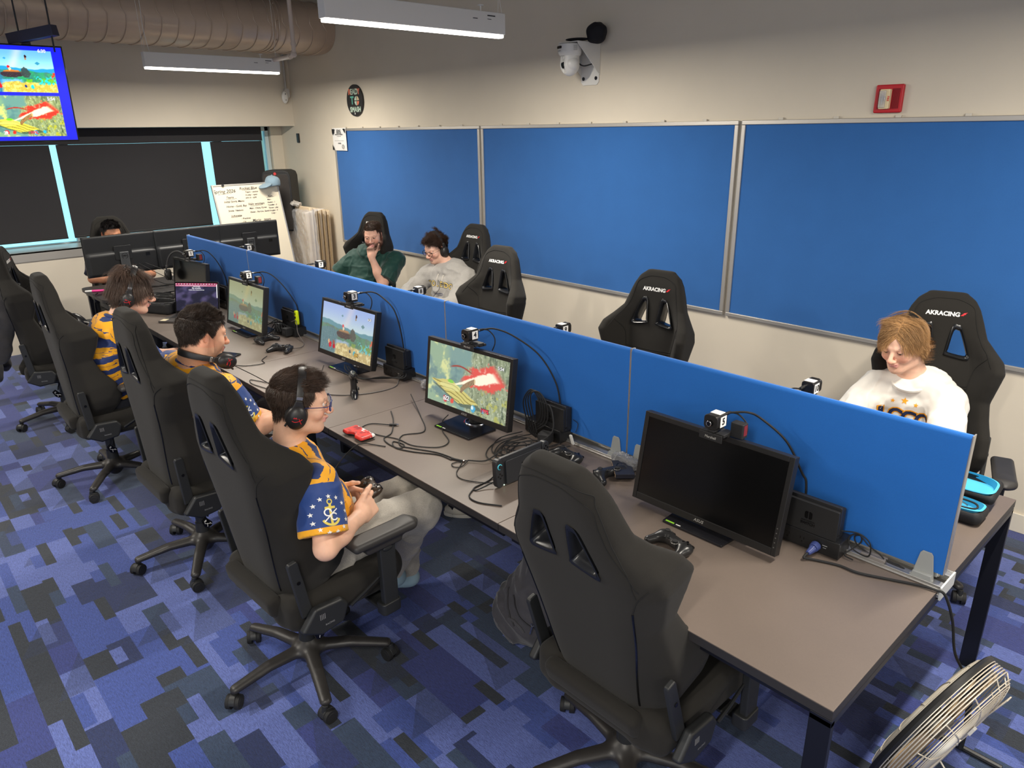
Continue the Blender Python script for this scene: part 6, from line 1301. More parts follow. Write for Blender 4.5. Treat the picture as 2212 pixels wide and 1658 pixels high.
def trousers(parent, S, m, bulk=1.0, h=.008, fold=.010, seed=2, rk=.075, cuff=True):
    q = Field(); pel = Vector(S['pelvis']); rt = S['right']; b = bulk; q.loft([(tuple(pel+Vector((0, 0, .03))), rt, .165*b, .12*b), (tuple(pel-Vector((0, 0, .07))), rt, .18*b, .13*b)], k=.04)
    for s, n_ in ((1, 'r'), (-1, 'l')):
        hp, kn, an = pel+rt*s*.09*b-Vector((0, 0, .045)), Vector(S['kn_'+n_]), Vector(S['an_'+n_]); q.cap(tuple(hp), tuple(kn), .098*b, rk*b, k=.05); q.cap(tuple(kn), tuple(kn.lerp(an, .92)), rk*b*.97, .055, k=.03)
    def disp(V): a = vnoise(V.astype(np.float32), (10, 10, 18), seed); r = 1-np.abs(vnoise(V.astype(np.float32), (13, 9, 9), seed+2))*2; return fold*(.5*a+.8*np.clip(r, -.2, 1)**2-.3)+fold*.25*vnoise(V.astype(np.float32), 34, seed+7)
    V, F, _ = q.mesh(h, disp=disp, smooth=2); return fmesh('trousers', [(V, F)], m, parent, local=False)
def feet(parent, S, m, name='shoe', ln=.15):
    for s, n_ in ((1, 'r'), (-1, 'l')):
        q = Field(); an = Vector(S['an_'+n_]); d = Vector(S.get('toe', (0, 1, 0))); toe = an+d*ln-Vector((0, 0, .055)); q.cap(tuple(an-Vector((0, 0, .035))-d*.02), tuple(toe), .044, .036, k=.03); q.cap(tuple(an+Vector((0, 0, .03))), tuple(an-Vector((0, 0, .03))), .042, .044, k=.02); fmesh(name, [q.mesh(.007)[:2]], m, parent, local=False)
def D_(S, heading):
    r = math.radians(heading); S['right'] = Vector((math.sin(r), -math.cos(r), 0)); return S

# cloth materials
GOLD, NAVY = rgb(240, 168, 14), rgb(34, 52, 104)
def jersey_mat():
    m = bpy.data.materials.new('jersey_print'); m.use_nodes = True; n = NT(m); at = n.t.nodes.new('ShaderNodeAttribute'); at.attribute_name = 'tp'; X, Y, Z = n.sep(at.outputs['Vector']); mk = n.t.nodes.new('ShaderNodeAttribute'); mk.attribute_name = 'msk'; mr, mg, _ = n.sep(mk.outputs['Color'])
    v = n.comb(X, Y, Z); ns = n.noise(v, 7, 3); nf = n.noise(v, 60, 2)
    st = n.t.nodes.new('ShaderNodeMapping'); st.inputs['Rotation'].default_value = (0, .5, 0); st.inputs['Scale'].default_value = (14, 14, 120); n.t.links.new(v, st.inputs[0]); nb = n.noise(st.outputs[0], 1, 2)
    d = n.m('ADD', n.m('MULTIPLY', Z, 11.5), n.m('MULTIPLY', n.m('ADD', X, n.m('MULTIPLY', Y, -.8)), 5.0)); d = n.m('ADD', d, n.m('MULTIPLY', ns, .35)); d = n.m('ADD', d, n.m('MULTIPLY', nb, .22))
    row = n.m('FLOOR', d); f = n.m('FRACT', d); cell = n.m('FLOOR', n.m('ADD', n.m('MULTIPLY', n.m('ADD', X, n.m('MULTIPLY', Y, .6)), 6), n.m('MULTIPLY', row, .7))); rv = n.rnd(n.comb(row, cell, 2.5))
    navy = n.m('MULTIPLY', n.m('LESS_THAN', f, .42), n.m('GREATER_THAN', rv, .26)); ln = n.m('MULTIPLY', n.m('GREATER_THAN', f, .70), n.m('LESS_THAN', f, .735)); ln = n.m('MULTIPLY', ln, n.m('GREATER_THAN', nf, .42)); sp = n.m('MULTIPLY', n.m('GREATER_THAN', nb, .64), n.m('GREATER_THAN', ns, .48))
    k = n.m('MAXIMUM', n.m('MAXIMUM', navy, ln), sp); body_ = n.mix(k, GOLD, NAVY)
    slv = n.mix(n.m('GREATER_THAN', mg, .88), rgb(28, 62, 128), GOLD); col = n.mix(n.m('GREATER_THAN', mr, .5), body_, slv); n.out(col); n.b.inputs['Roughness'].default_value = .62; n.b.inputs['Sheen Weight'].default_value = .15; n.bump(n.noise(v, 700, 2), .12, .001); return m
JER = jersey_mat(); NAVYF = fabric_mat('navy_trim', NAVY, 800, .08); 
def heather(name, col, var=.28, sc=420):
    m = bpy.data.materials.new(name); m.use_nodes = True; MATS[name] = m; n = NT(m); co = n.coords(); mp = n.t.nodes.new('ShaderNodeMapping'); mp.inputs['Scale'].default_value = (sc, sc, sc*.35); n.t.links.new(co, mp.inputs[0]); f = n.noise(mp.outputs[0], 1, 3)
    n.out(n.ramp(f, [(.25, tuple(c*(1-var) for c in col)), (.7, tuple(min(1, c*(1+var*.5)) for c in col))], 'LINEAR')); n.bump(f, .2, .001); n.b.inputs['Roughness'].default_value = .92; n.b.inputs['Sheen Weight'].default_value = .3; return m
HEATH = heather('heather_grey', rgb(176, 170, 160)); HOODM = heather('hoodie_grey', rgb(170, 166, 160), .2)
def starset(q, pts, r, rot=0): 
    for x, y in pts: vs, fs = star_poly(x, y, r, rot); q.append((vs, fs))
def merge(lst):
    vs, fs = [], []
    for v, f in lst: b = len(vs); vs += list(v); fs += [tuple(i+b for i in g) for g in f]
    return vs, fs
def ribbon(pts, w):
    P = [Vector((p[0], p[1], 0)) for p in pts]; vs = []
    for i, p in enumerate(P): t = (P[min(i+1, len(P)-1)]-P[max(i-1, 0)]).normalized(); n = Vector((-t.y, t.x, 0)); vs += [tuple(p+n*w/2), tuple(p-n*w/2)]
    return vs, [(2*i, 2*i+1, 2*i+3, 2*i+2) for i in range(len(P)-1)]
def arcp(cx, cy, r, a0, a1, n=12): return [(cx+r*math.cos(math.radians(a0+(a1-a0)*i/n)), cy+r*math.sin(math.radians(a0+(a1-a0)*i/n))) for i in range(n+1)]
def sleeve_art(bt, par, S, side='r', out=None):
    a, e = Vector(S['sh_'+side]), Vector(S['el_'+side]); ax = (e-a).normalized(); out = out or S['right']*(1 if side == 'r' else -1); out = (out-ax*out.dot(ax)).normalized(); x = ax.cross(out)*-1 if False else out.cross(ax)*-1
    M_ = Matrix((x, -ax, out)).transposed(); 
    if M_.determinant() < 0: M_ = Matrix((-x, -ax, out)).transposed()
    M_ = M_.to_4x4(); M_.translation = a+ax*.125+out*.2; st = []; starset(st, [(.062*math.sin(2*PI*i/13), .062*math.cos(2*PI*i/13)) for i in range(13)], .0088)
    decal('star_ring', [merge(st)], WHITE, bt, M_, par)
    an = merge([ribbon([(0, .038), (0, -.032)], .009), ribbon([(-.018, .024), (.018, .024)], .008), ribbon(arcp(0, .044, .008, 0, 360), .004), ribbon(arcp(0, -.006, .029, 200, 340), .008)])
    decal('anchor_emblem', [an], mat('emblem_gold', rgb(222, 200, 90), .6), bt, M_, par, .0018); lt = merge([ribbon(arcp(-.009, .008, .012, 0, 320), .0045), ribbon(arcp(.010, -.008, .012, 30, 330), .0045), ribbon([(-.024, -.022), (.005, .004), (.024, .018)], .004)]); decal('anchor_script', [lt], WHITE, bt, M_, par, .0026)
    M2 = M_.copy() @ Matrix.Translation((.045, 0, 0)); M2.translation = M2.translation+ax*.085; vs, fs = text_polys('ESPORTS', .015, .0008); decal('cuff_lettering', [(vs, fs)], INK, bt, M2, par, .002)
def back_art(bt, par, S, ft, lines, seed=0):
    rt = S['right']; c7 = Vector(S['c7']); up = (c7-Vector(S['chest'])).normalized(); z = -ft; x = rt; y = up; z = x.cross(y); M_ = Matrix((x, y, z)).transposed().to_4x4(); M_.translation = c7-ft*.35+Vector((0, 0, 0))
    for txt, sz, dx, dy, m_ in lines: vs, fs = text_polys(txt, sz, sz*.045, .2); decal('back_lettering', [([(a+dx, b+dy, 0) for a, b, _ in vs], fs)], m_, bt, M_, par, .002)
    rs = random.Random(seed); st = []
    for i in range(26): starset(st, [(rs.uniform(-.17, .17), rs.uniform(-.36, -.02))], rs.uniform(.006, .010), rs.uniform(-.3, .3))
    decal('star_print', [merge(st)], mat('star_navy', rgb(24, 30, 60), .6), bt, M_, par, .0016)

# ---- player with blue glasses (near row, nearest)
S3 = D_(dict(pelvis=(-1.86, -.40, .60), chest=(-1.855, -.425, .81), c7=(-1.85, -.445, .990), sh_r=(-1.655, -.440, .915), sh_l=(-2.02, -.385, .900), el_r=(-1.545, -.490, .715), wr_r=(-1.655, -.285, .715), el_l=(-2.10, -.32, .71), wr_l=(-1.915, -.245, .70), kn_r=(-1.735, .035, .595), kn_l=(-1.93, .08, .56), an_r=(-1.96, .02, .19), an_l=(-2.0, .12, .12), toe=(-.5, -.6, 0)), 76)
H3 = headframe((-1.835, -.388, 1.150), 66, -8)
SK3 = rgb(232, 184, 156); gr = Vector((-.35, .93, 0))
P3, sk3 = body('person in a gold and navy jersey with blue glasses and headset, holding a controller', S3, H3, SK3, col_kw=dict(scalp=scalp_std(.070, .02, -.06), hairc=rgb(60, 46, 38)), head_kw=dict(nose=.6),
    hands=(dict(d=(-.42, .90, .10), n=(.80, .36, .45), per=((.35, .9, .5), (1.05, 1.1, .6), (1.15, 1.1, .6), (1.2, 1.1, .6)), thumb=(.35, .75, .25), thumb_bend=.45, spread=.02),
           dict(d=(.72, .66, .12), n=(-.55, .45, .62), per=((.35, .9, .5), (1.05, 1.1, .6), (1.15, 1.1, .6), (1.2, 1.1, .6)), thumb=(.35, .75, .3), thumb_bend=.45, spread=.02)))
j3, bt3, ft3 = tshirt('jersey', P3, S3, JER, 1.08, h=.0058, collar=NAVYF, seed=1, sleeve=.80, fold=.006, belly=.03, sl_r=(.076, .088)); sleeve_art(bt3, j3, S3, 'r', S3['right']*.97+ft3*.12); back_art(bt3, j3, S3, ft3, [], 3)
trousers(P3, S3, HEATH, h=.0065, fold=.013, rk=.082); feet(P3, S3, mat('sock_blue', rgb(150, 176, 190), .8), 'sock', .13)
def comb3(P): f = np.stack([P[:, 0]*1.5, .55+P[:, 2]*0, -.75+P[:, 2]*9], 1); f[:, 2] = np.where(P[:, 2] > .06, .12, -.8); f[:, 1] = np.where(P[:, 2] > .06, .8, .12); return f
strands('hair', sk3, P3, scalp_std(.070, .012, -.065), comb3, lambda P: np.interp(P[:, 2], [.0, .04, .09], [.012, .018, .036]), 10000, rgb(66, 50, 40), .4, 5, .0011, .34, .7, off=.002, seed=3)
brows(sk3, P3, rgb(50, 38, 30)); eyes(H3, P3, (.08, .10, .10), .66, SK3, (0, -.25))
glasses(H3, 'blue framed eyeglasses on the player with the nearest headset', None, mat('frame_blue', rgb(40, 54, 110), .3), w=.026, hh=.017, r=.0023)
headset('black headset with a red logo worn by the player with blue glasses', H3 @ Matrix.Translation((0, 0, 0)) @ Matrix.Rotation(-.12, 4, 'X'))
controller('small gold-printed controller held in the hands of the player with blue glasses', (-1.783, -.163, .742), -.20, .30, 0, mat('pad_bronze', rgb(56, 44, 34), .3, noise=.5, nscale=60), small=.92, group=None)

# ---- player with neck headset
S2 = D_(dict(pelvis=(-3.02, -.40, .61), chest=(-3.00, -.395, .86), c7=(-2.945, -.385, 1.045), sh_r=(-2.73, -.33, .95), sh_l=(-3.22, -.40, .975), el_r=(-2.68, -.26, .735), wr_r=(-2.72, -.075, .765), el_l=(-3.36, -.24, .70), wr_l=(-2.98, -.08, .69), kn_r=(-2.86, .06, .60), kn_l=(-3.16, .07, .60), an_r=(-2.88, .12, .12), an_l=(-3.18, .12, .12)), 82)
H2 = headframe((-2.90, -.335, 1.185), 86, -12, 0, 1.07)
SK2 = rgb(226, 172, 140)
P2, sk2 = body('person in a gold and navy jersey with short dark hair, headset round the neck', S2, H2, SK2, bulk=1.22, head_kw=dict(fat=1.0, jaw=1.1, nose=.5), col_kw=dict(scalp=scalp_std(.066, .012, -.05), hairc=rgb(44, 34, 28), beard=.25, beardc=rgb(120, 84, 62)))
j2, bt2, ft2 = tshirt('jersey', P2, S2, JER, 1.22, h=.0062, collar=NAVYF, seed=9, sleeve=.78, fold=.006, belly=.03, sl_r=(.072, .078)); sleeve_art(bt2, j2, S2, 'r', S2['right']*.9+ft2*.3); back_art(bt2, j2, S2, ft2, [('AWOW', .062, .02, -.150, INK)], 5)
trousers(P2, S2, mat('dark_trousers', rgb(36, 38, 46), .85), 1.2); feet(P2, S2, BLACKM)
def comb2(P): f = np.stack([P[:, 0]*3, .45+P[:, 2]*0, -.5+P[:, 2]*0], 1); f[:, 2] = np.where(P[:, 2] > .07, .25, -.6); return f
strands('hair', sk2, P2, scalp_std(.066, .010, -.055), comb2, lambda P: np.interp(P[:, 2], [.0, .04, .09], [.010, .014, .022]), 11000, rgb(52, 40, 32), .45, 4, .0011, .45, 1.0, curl=.25, off=.002, seed=5)
brows(sk2, P2, rgb(44, 34, 28)); eyes(H2, P2, (.06, .04, .03), .62, SK2, (0, -.15))
NK = Matrix.Translation(Vector((-3.035, -.275, 1.045))) @ H2.to_3x3().to_4x4() @ Matrix.Rotation(1.75, 4, 'X') @ Matrix.Translation((0, 0, -.02))
headset('black headset with a red logo resting round the neck of the short-haired player', Matrix.Translation((-2.89, -.300, 1.075)) @ Matrix.Rotation(math.radians(86-90), 4, 'Z') @ Matrix.Rotation(1.25, 4, 'X'), halfw=.100, top=.150, yoff=0)
cable([(-2.80, -.24, 1.03), (-2.80, -.14, .95), (-2.82, -.05, .87), (-2.76, .02, .80), (-2.74, .04, .77)], 'thin black cable hanging from the neck headset', .002)

# ---- player with round glasses
S1 = D_(dict(pelvis=(-4.30, -.46, .60), chest=(-4.27, -.46, .85), c7=(-4.225, -.370, 1.035), sh_r=(-4.04, -.37, .955), sh_l=(-4.42, -.37, .965), el_r=(-3.99, -.24, .71), wr_r=(-4.15, -.04, .70), el_l=(-4.50, -.22, .70), wr_l=(-4.42, -.01, .70), kn_r=(-4.18, .05, .59), kn_l=(-4.44, .05, .59), an_r=(-4.2, .12, .12), an_l=(-4.44, .12, .12)), 92)
H1 = headframe((-4.235, -.262, 1.170), 72, -12, 0, 1.06)
SK1 = rgb(230, 184, 160)
P1, sk1 = body('person in a gold and navy jersey with longer brown hair and round glasses', S1, H1, SK1, col_kw=dict(scalp=scalp_std(.060, .0, -.07), hairc=rgb(62, 48, 42)))
j1, bt1, ft1 = tshirt('jersey', P1, S1, JER, 1.14, h=.0065, collar=NAVYF, seed=4, sleeve=.75, fold=.006, sl_r=(.072, .078)); back_art(bt1, j1, S1, ft1, [('XentCO.', .055, -.01, -.075, INK), ('XAVIER', .045, -.03, -.135, INK)], 8)
trousers(P1, S1, MATS['dark_trousers'], 1.0); feet(P1, S1, BLACKM)
def comb1(P): f = np.stack([P[:, 0]*4, P[:, 1]*3+.1, -.75+P[:, 2]*0], 1); f[:, 2] = np.where(P[:, 2] > .10, -.1, -.8); return f
strands('hair', sk1, P1, scalp_std(.060, .0, -.075), comb1, lambda P: np.where(P[:, 2] > .03, .080, .050), 11000, rgb(84, 66, 56), .38, 7, .0012, .18, .25, off=.0022, seed=7, stiff=.55, grav=.45)
brows(sk1, P1, rgb(60, 44, 38)); eyes(H1, P1, (.06, .05, .04), .66, SK1, (0, -.2))
glasses(H1, 'thin round wire eyeglasses on the player with longer hair', None, mat('frame_wire', rgb(120, 110, 96), .25, .8), True, w=.024, hh=.022, r=.001)
headset('black headset with silver sliders worn by the player with longer hair', H1 @ Matrix.Rotation(-.15, 4, 'X'), halfw=.096, top=.146)

# ---- green shirt
S4 = D_(dict(pelvis=(-5.62, 2.22, .60), chest=(-5.565, 2.235, .84), c7=(-5.50, 2.26, .995), sh_r=(-5.70, 2.15, .925), sh_l=(-5.31, 2.36, .92), el_r=(-5.80, 1.98, .73), wr_r=(-5.66, 1.80, .775), el_l=(-5.265, 2.16, .715), wr_l=(-5.352, 2.115, .962), kn_r=(-5.58, 1.75, .58), kn_l=(-5.30, 1.85, .58), an_r=(-5.5, 1.7, .12), an_l=(-5.28, 1.75, .12), toe=(.5, -.85, 0)), -62)
H4 = headframe((-5.430, 2.195, 1.150), -46, -12, 4)
SK4 = rgb(226, 176, 152)
P4, sk4 = body('person in a dark green t-shirt with a beard, resting a hand at the mouth', S4, H4, SK4, bulk=1.15, head_kw=dict(fat=.5), col_kw=dict(scalp=scalp_std(.074, .012, -.05, .065), hairc=rgb(66, 46, 36), beard=.75, beardc=rgb(92, 60, 44)),
    hands=(None, dict(d=(-.12, .02, .9), n=(.55, -.75, .15), per=((.9, 1.0, .7), (.9, 1.1, .7), (1.0, 1.1, .7), (1.1, 1.1, .7)), thumb=(.5, .8, -.2), thumb_bend=.3)))
TG = fabric_mat('green_jersey_cloth', rgb(22, 62, 54), 900, .1, .6, .12, .25); g4, bt4, ft4 = tshirt('shirt', P4, S4, TG, 1.2, h=.0065, collar=TG, seed=12, sleeve=.85, fold=.010, belly=.03, sl_r=(.078, .084)); trousers(P4, S4, MATS['dark_trousers'], 1.1); feet(P4, S4, BLACKM)
def comb4(P): f = np.stack([P[:, 0]*2+.3, .2+P[:, 2]*0, -.6+P[:, 2]*0], 1); f[:, 2] = np.where(P[:, 2] > .07, .05, -.7); f[:, 0] = np.where(P[:, 2] > .07, -.5, f[:, 0]); return f
strands('hair', sk4, P4, scalp_std(.074, .010, -.05, .065), comb4, lambda P: np.where(P[:, 2] > .06, .030, .010), 8000, rgb(72, 52, 40), .35, 5, .0012, .30, .5, off=.002, seed=11)
strands('beard', sk4, P4, lambda x, y, z: (z < -.052-.35*(np.abs(x)-.04)*0) & (z > -.12) & (y > -.005) & ~((np.abs(z+.0605) < .010) & (np.abs(x) < .024)) | ((np.abs(z+.047) < .006) & (np.abs(x) < .027) & (y > .07)) | ((np.abs(x) > .058) & (y > 0) & (y < .03) & (z < .0) & (z > -.08)), lambda P: np.stack([P[:, 0], .2+P[:, 0]*0, -1+P[:, 0]*0], 1), lambda P: .011+P[:, 0]*0, 3500, rgb(96, 62, 46), .3, 3, .0008, .5, .3, off=.001, seed=13)
brows(sk4, P4, rgb(66, 46, 36)); eyes(H4, P4, (.10, .09, .07), .70, SK4, (.15, -.25))

# ---- grey hoodie
S5 = D_(dict(pelvis=(-4.30, 2.26, .60), chest=(-4.34, 2.27, .83), c7=(-4.37, 2.27, .99), sh_r=(-4.57, 2.20, .915), sh_l=(-4.175, 2.30, .915), el_r=(-4.66, 2.02, .71), wr_r=(-4.50, 1.80, .775), el_l=(-4.10, 2.10, .70), wr_l=(-4.25, 1.84, .775), kn_r=(-4.42, 1.80, .58), kn_l=(-4.16, 1.80, .58), an_r=(-4.42, 1.75, .12), an_l=(-4.16, 1.75, .12), toe=(0, -1, 0)), -80)
H5 = headframe((-4.475, 2.210, 1.130), -84, -20, 0)
SK5 = rgb(226, 180, 158)
P5, sk5 = body('person in a light grey hooded sweatshirt with curly brown hair and black glasses', S5, H5, SK5, col_kw=dict(scalp=scalp_std(.072, .01, -.05), hairc=rgb(54, 38, 30), beard=.3, beardc=rgb(140, 104, 84)))
h5, bt5, ft5 = tshirt('hooded_sweatshirt', P5, S5, HOODM, 1.14, h=.0068, seed=21, sleeve=.9, fold=.011, long=True, sl_r=(.074, .074), hood=True)
def chest_frame(S, bt, dz=-.17, dist=.4, tilt=.0):
    rt = S['right']; ft = Vector((0, 0, 1)).cross(rt); c7 = Vector(S['c7']); up = Vector((0, 0, 1)); M_ = Matrix((-rt, up, ft)).transposed().to_4x4(); M_.translation = c7+ft*dist+Vector((0, 0, dz)); return M_
M5 = chest_frame(S5, bt5, -.150, .30)
for i, ch in enumerate('TOLEDO'):
    u = (i-2.5); F_ = M5 @ Matrix.Translation((u*.050, -.006*u*u*.3+.01, 0)) @ Matrix.Rotation(-u*.05, 4, 'Z'); decal('chest_lettering', [text_polys(ch, .066, .0038)], INK, bt5, F_, h5, .0016, .005); decal('chest_lettering', [text_polys(ch, .066, .0010)], mat('letter_gold', rgb(222, 196, 120), .7), bt5, F_, h5, .003)
decal('swoosh_print', [ribbon([(-.06, 0), (-.02, .006), (.03, .012), (.055, .004), (.03, -.006), (-.01, -.004)], .004)], mat('navy_ink', rgb(60, 66, 110), .6), bt5, M5 @ Matrix.Translation((0, -.075, 0)), h5, .002)
for s in (-1, 1):
    q_ = Vector(S5['c7'])+ft5*.105+S5['right']*s*.03; g = MB(); g.tube(spline([q_+Vector((0, 0, -.05)), q_+ft5*.03+Vector((0, 0, -.10)), q_+ft5*.035+Vector((0, 0, -.17))], 5), .0035, 6); o = g.build('drawstring', mat('string_cream', rgb(206, 200, 190), .8), None); o.parent = h5; o.matrix_parent_inverse = wm(h5).inverted()
trousers(P5, S5, MATS['dark_trousers']); feet(P5, S5, BLACKM)
def comb5(P): return np.stack([P[:, 0]*5, P[:, 1]*2+.1, .1+P[:, 2]*0], 1)
strands('hair', sk5, P5, scalp_std(.070, .012, -.05), comb5, lambda P: np.where(P[:, 2] > .03, .042, .020), 8000, rgb(64, 46, 36), .4, 8, .0013, .5, .8, curl=1.2, off=.003, seed=15, stiff=.25, grav=.1)
brows(sk5, P5, rgb(50, 36, 28)); eyes(H5, P5, (.06, .05, .04), .78, SK5, (0, -.3)); glasses(H5, 'black rectangular eyeglasses on the person in the grey hoodie', None, mat('frame_black', rgb(22, 22, 26), .3), w=.026, hh=.016, r=.0019)
headset('plain black headset worn by the person in the grey hoodie', H5 @ Matrix.Rotation(.1, 4, 'X'), halfw=.092, top=.138, logo=False)
hc5 = H5 @ Vector((.096, -.02, -.08)); cable([hc5, hc5+Vector((-.0, -.02, -.08)), Vector(S5['c7'])+ft5*.16+Vector((.03, 0, -.14)), Vector(S5['c7'])+ft5*.19+Vector((-.03, 0, -.24))], 'thin black headset cable hanging over the grey hoodie', .0018)

# ---- white t-shirt
S6 = D_(dict(pelvis=(-.54, 2.14, .60), chest=(-.585, 2.12, .83), c7=(-.600, 2.085, .955), sh_r=(-.745, 2.04, .892), sh_l=(-.430, 2.07, .878), el_r=(-.80, 1.88, .72), wr_r=(-.70, 1.68, .785), el_l=(-.37, 1.88, .71), wr_l=(-.50, 1.68, .785), kn_r=(-.66, 1.72, .58), kn_l=(-.40, 1.72, .58), an_r=(-.66, 1.7, .12), an_l=(-.40, 1.7, .12), toe=(0, -1, 0)), -84)
H6 = headframe((-.640, 1.990, 1.118), -95, -16, 3)
SK6 = rgb(232, 186, 160)
P6, sk6 = body('person in a white t-shirt with shoulder-brushing blond hair, looking down', S6, H6, SK6, hh=.0030, bulk=1.08, col_kw=dict(scalp=scalp_std(.070, .005, -.06, .058), hairc=rgb(150, 112, 72), beard=.12, beardc=rgb(160, 120, 96)))
TW = fabric_mat('white_cotton', rgb(228, 224, 216), 900, .04, .85, .1, .2); w6, bt6, ft6 = tshirt('shirt', P6, S6, TW, 1.06, h=.006, collar=TW, seed=31, sleeve=.85, fold=.010, sl_r=(.074, .080))
M6 = chest_frame(S6, bt6, -.135); NV, GD = mat('letter_navy', rgb(30, 40, 74), .7), mat('letter_yellow', rgb(236, 160, 30), .7)
for i, (ch, dx) in enumerate((('L', -.084), ('C', -.032), ('C', .026), ('C', .084))):
    for b_, m_, of in ((.0085, GD, .0016), (.0035, NV, .0032)): decal('chest_lettering', [text_polys(ch, .092, b_)], m_, bt6, M6 @ Matrix.Translation((dx, -.045, 0)), w6, of)
st = []
for dx, dy, r in ((-.05, .028, .011), (0, .036, .017), (.05, .028, .011)): starset(st, [(dx, dy)], r)
decal('star_print', [merge(st)], GD, bt6, M6, w6, .002)
trousers(P6, S6, MATS['dark_trousers']); feet(P6, S6, BLACKM)
def comb6(P):
    f = np.stack([np.sign(P[:, 0]+.010)*(.70+P[:, 0]*0), .10-P[:, 1]*3.0, -.5+P[:, 2]*0], 1); f[:, 2] = np.where(P[:, 2] > .11, -.15, -.95); f[:, 0] = np.where(P[:, 2] > .05, f[:, 0], f[:, 0]*.10); f[:, 1] = np.where(P[:, 2] > .05, f[:, 1], -.25); return f
strands('hair', sk6, P6, scalp_std(.070, .0, -.07, .058), comb6, lambda P: np.where(P[:, 2] > .05, .080, .045), 13000, rgb(172, 132, 88), .38, 8, .0010, .20, .22, off=.0035, seed=19, stiff=.32, grav=.45)
strands('hair_ends', sk6, P6, lambda x, y, z: (z > -.075) & (z < .01) & (y < -.0) & (np.abs(x) > .03), lambda P: np.stack([P[:, 0]*12, -.5+P[:, 1]*0, -.3+P[:, 0]*0], 1), lambda P: .045+P[:, 0]*0, 1500, rgb(150, 110, 70), .35, 6, .0011, .6, .9, curl=.5, off=.004, seed=23, grav=-.3)
brows(sk6, P6, rgb(96, 70, 50), z0=.0225); eyes(H6, P6, (.10, .12, .10), .82, SK6, (-.1, -.35))

# ---- person behind the triple monitors
S7 = D_(dict(pelvis=(-7.20, .43, .60), chest=(-7.21, .43, .84), c7=(-7.22, .425, 1.0), sh_r=(-7.20, .225, .93), sh_l=(-7.20, .625, .93), el_r=(-7.10, .165, .80), wr_r=(-6.92, .34, .800), el_l=(-7.10, .68, .78), wr_l=(-6.92, .52, .800), kn_r=(-6.80, .33, .58), kn_l=(-6.80, .53, .58), an_r=(-6.8, .33, .12), an_l=(-6.8, .53, .12), toe=(1, 0, 0)), 0)
H7 = headframe((-7.18, .415, 1.185), 4, -10)
SK7 = rgb(180, 124, 92)
P7, sk7 = body('person in a navy t-shirt almost hidden behind the triple monitors', S7, H7, SK7, col_kw=dict(scalp=scalp_std(.070, .015, -.05), hairc=rgb(34, 30, 30)))
T7 = fabric_mat('navy_tee', rgb(34, 40, 56), 900, .08); tshirt('shirt', P7, S7, T7, 1.05, h=.009, collar=T7, seed=41); trousers(P7, S7, MATS['dark_trousers'], h=.010); feet(P7, S7, BLACKM)
strands('hair', sk7, P7, scalp_std(.070, .012, -.05), comb3, lambda P: np.where(P[:, 2] > .065, .035, .016), 4500, rgb(42, 38, 38), .5, 4, .0014, .6, .9, off=.003, seed=29)
brows(sk7, P7, rgb(30, 24, 22)); eyes(H7, P7, (.03, .02, .02), .7, SK7, (0, -.3))
# ---------------------------------------------------------------- far table with three monitors
t = thing('corner_table', 'black table with a rounded corner by the windows, holding the triple monitors', 'table', (-6.58, .98, 0))
g = MB(); g.rbox((0, 0, .745), (.75, 1.93, .03), .06); g.build('tabletop', mat('table_black', rgb(46, 44, 44), .5, bump=.05), t, bevel=.004, bseg=3)
for x in (-.33, .33):
    for y in (-.9, .9): g = MB(); g.rbox((x, y, .365), (.05, .05, .73), .006); g.build('leg', LEGM, t)
g = MB(); g.rbox((.22, -.80, .69), (.26, .26, .05), .01); g.build('under_drawer', BLACKM, t, bevel=.003)
DM = mat('monitor_back', rgb(40, 41, 43), .5, bump=.08, bscale=900); DG = mat('stand_grey', rgb(92, 94, 96), .45, .3)
for k, (yc, x, yaw, lab) in enumerate(((.300, -6.50, .05, 'left one of the three monitors seen from behind, by the wall'), (.880, -6.50, 0, 'middle one of the three monitors seen from behind'), (1.445, -6.49, -.05, 'right one of the three monitors seen from behind, before the whiteboard'))):
    t = thing('wide_monitor', lab, 'monitor', (x, yc, .76), -PI/2+yaw, 'triple monitors seen from behind'); w, h, z = .600, .345, .3225
    g = MB(); g.bb((-w/2, -.012, z-h/2), (w/2, .002, z+h/2)); g.build('bezel', BEZ, t, smooth=0, bevel=.002)
    g = MB(); g.bb((-w/2+.006, -.0135, z-h/2+.01), (w/2-.006, -.0122, z+h/2-.006)); g.build('screen', mat('lit_screen', (.02, .02, .02), .3, emit=(.5, .6, .8), estr=.8), t, smooth=0)
    q = Field(); q.box((0, .010, z), (w/2-.002, .010, h/2-.002), .006); q.box((0, .022, z-.07), (w/2-.02, .016, h/2-.085), .012, k=.02); fmesh('back_housing', [q.mesh(.006)[:2]], DM, t)
    g = MB()
    for i in range(9): g.bb((-.22+i*.004, .0385, z-.03), (-.218+i*.004, .0392, z+.0))
    g.build('vent', GLOSS, t, smooth=0)
    g = MB(); g.rbox((0, .045, z+.02), (.14, .012, .12), .01, axis=1); g.build('mount_plate', DM, t, bevel=.002)
    g = MB(); g.prism([(-.036, -.295), (.036, -.295), (.036, .028), (-.036, .028)], .052, .072, 1, (0, 0, z)); st = g.build('stand_arm', DG, t, bevel=.004)
    g = MB(); g.torus((0, .0735, z-.005), .024, .0018, 32, 6, ax=(0, 1, 0)); F_ = Matrix(((-1, 0, 0, 0), (0, 0, 1, .0737), (0, 1, 0, z-.005), (0, 0, 0, 1))); g.add(*text_polys('DELL', .017, .0008), F_); g.build('logo_print', INK, st)
    g = MB(); g.rbox((0, .06, .006), (.24, .18, .012), .02); g.build('stand_base', DM, t, bevel=.003)
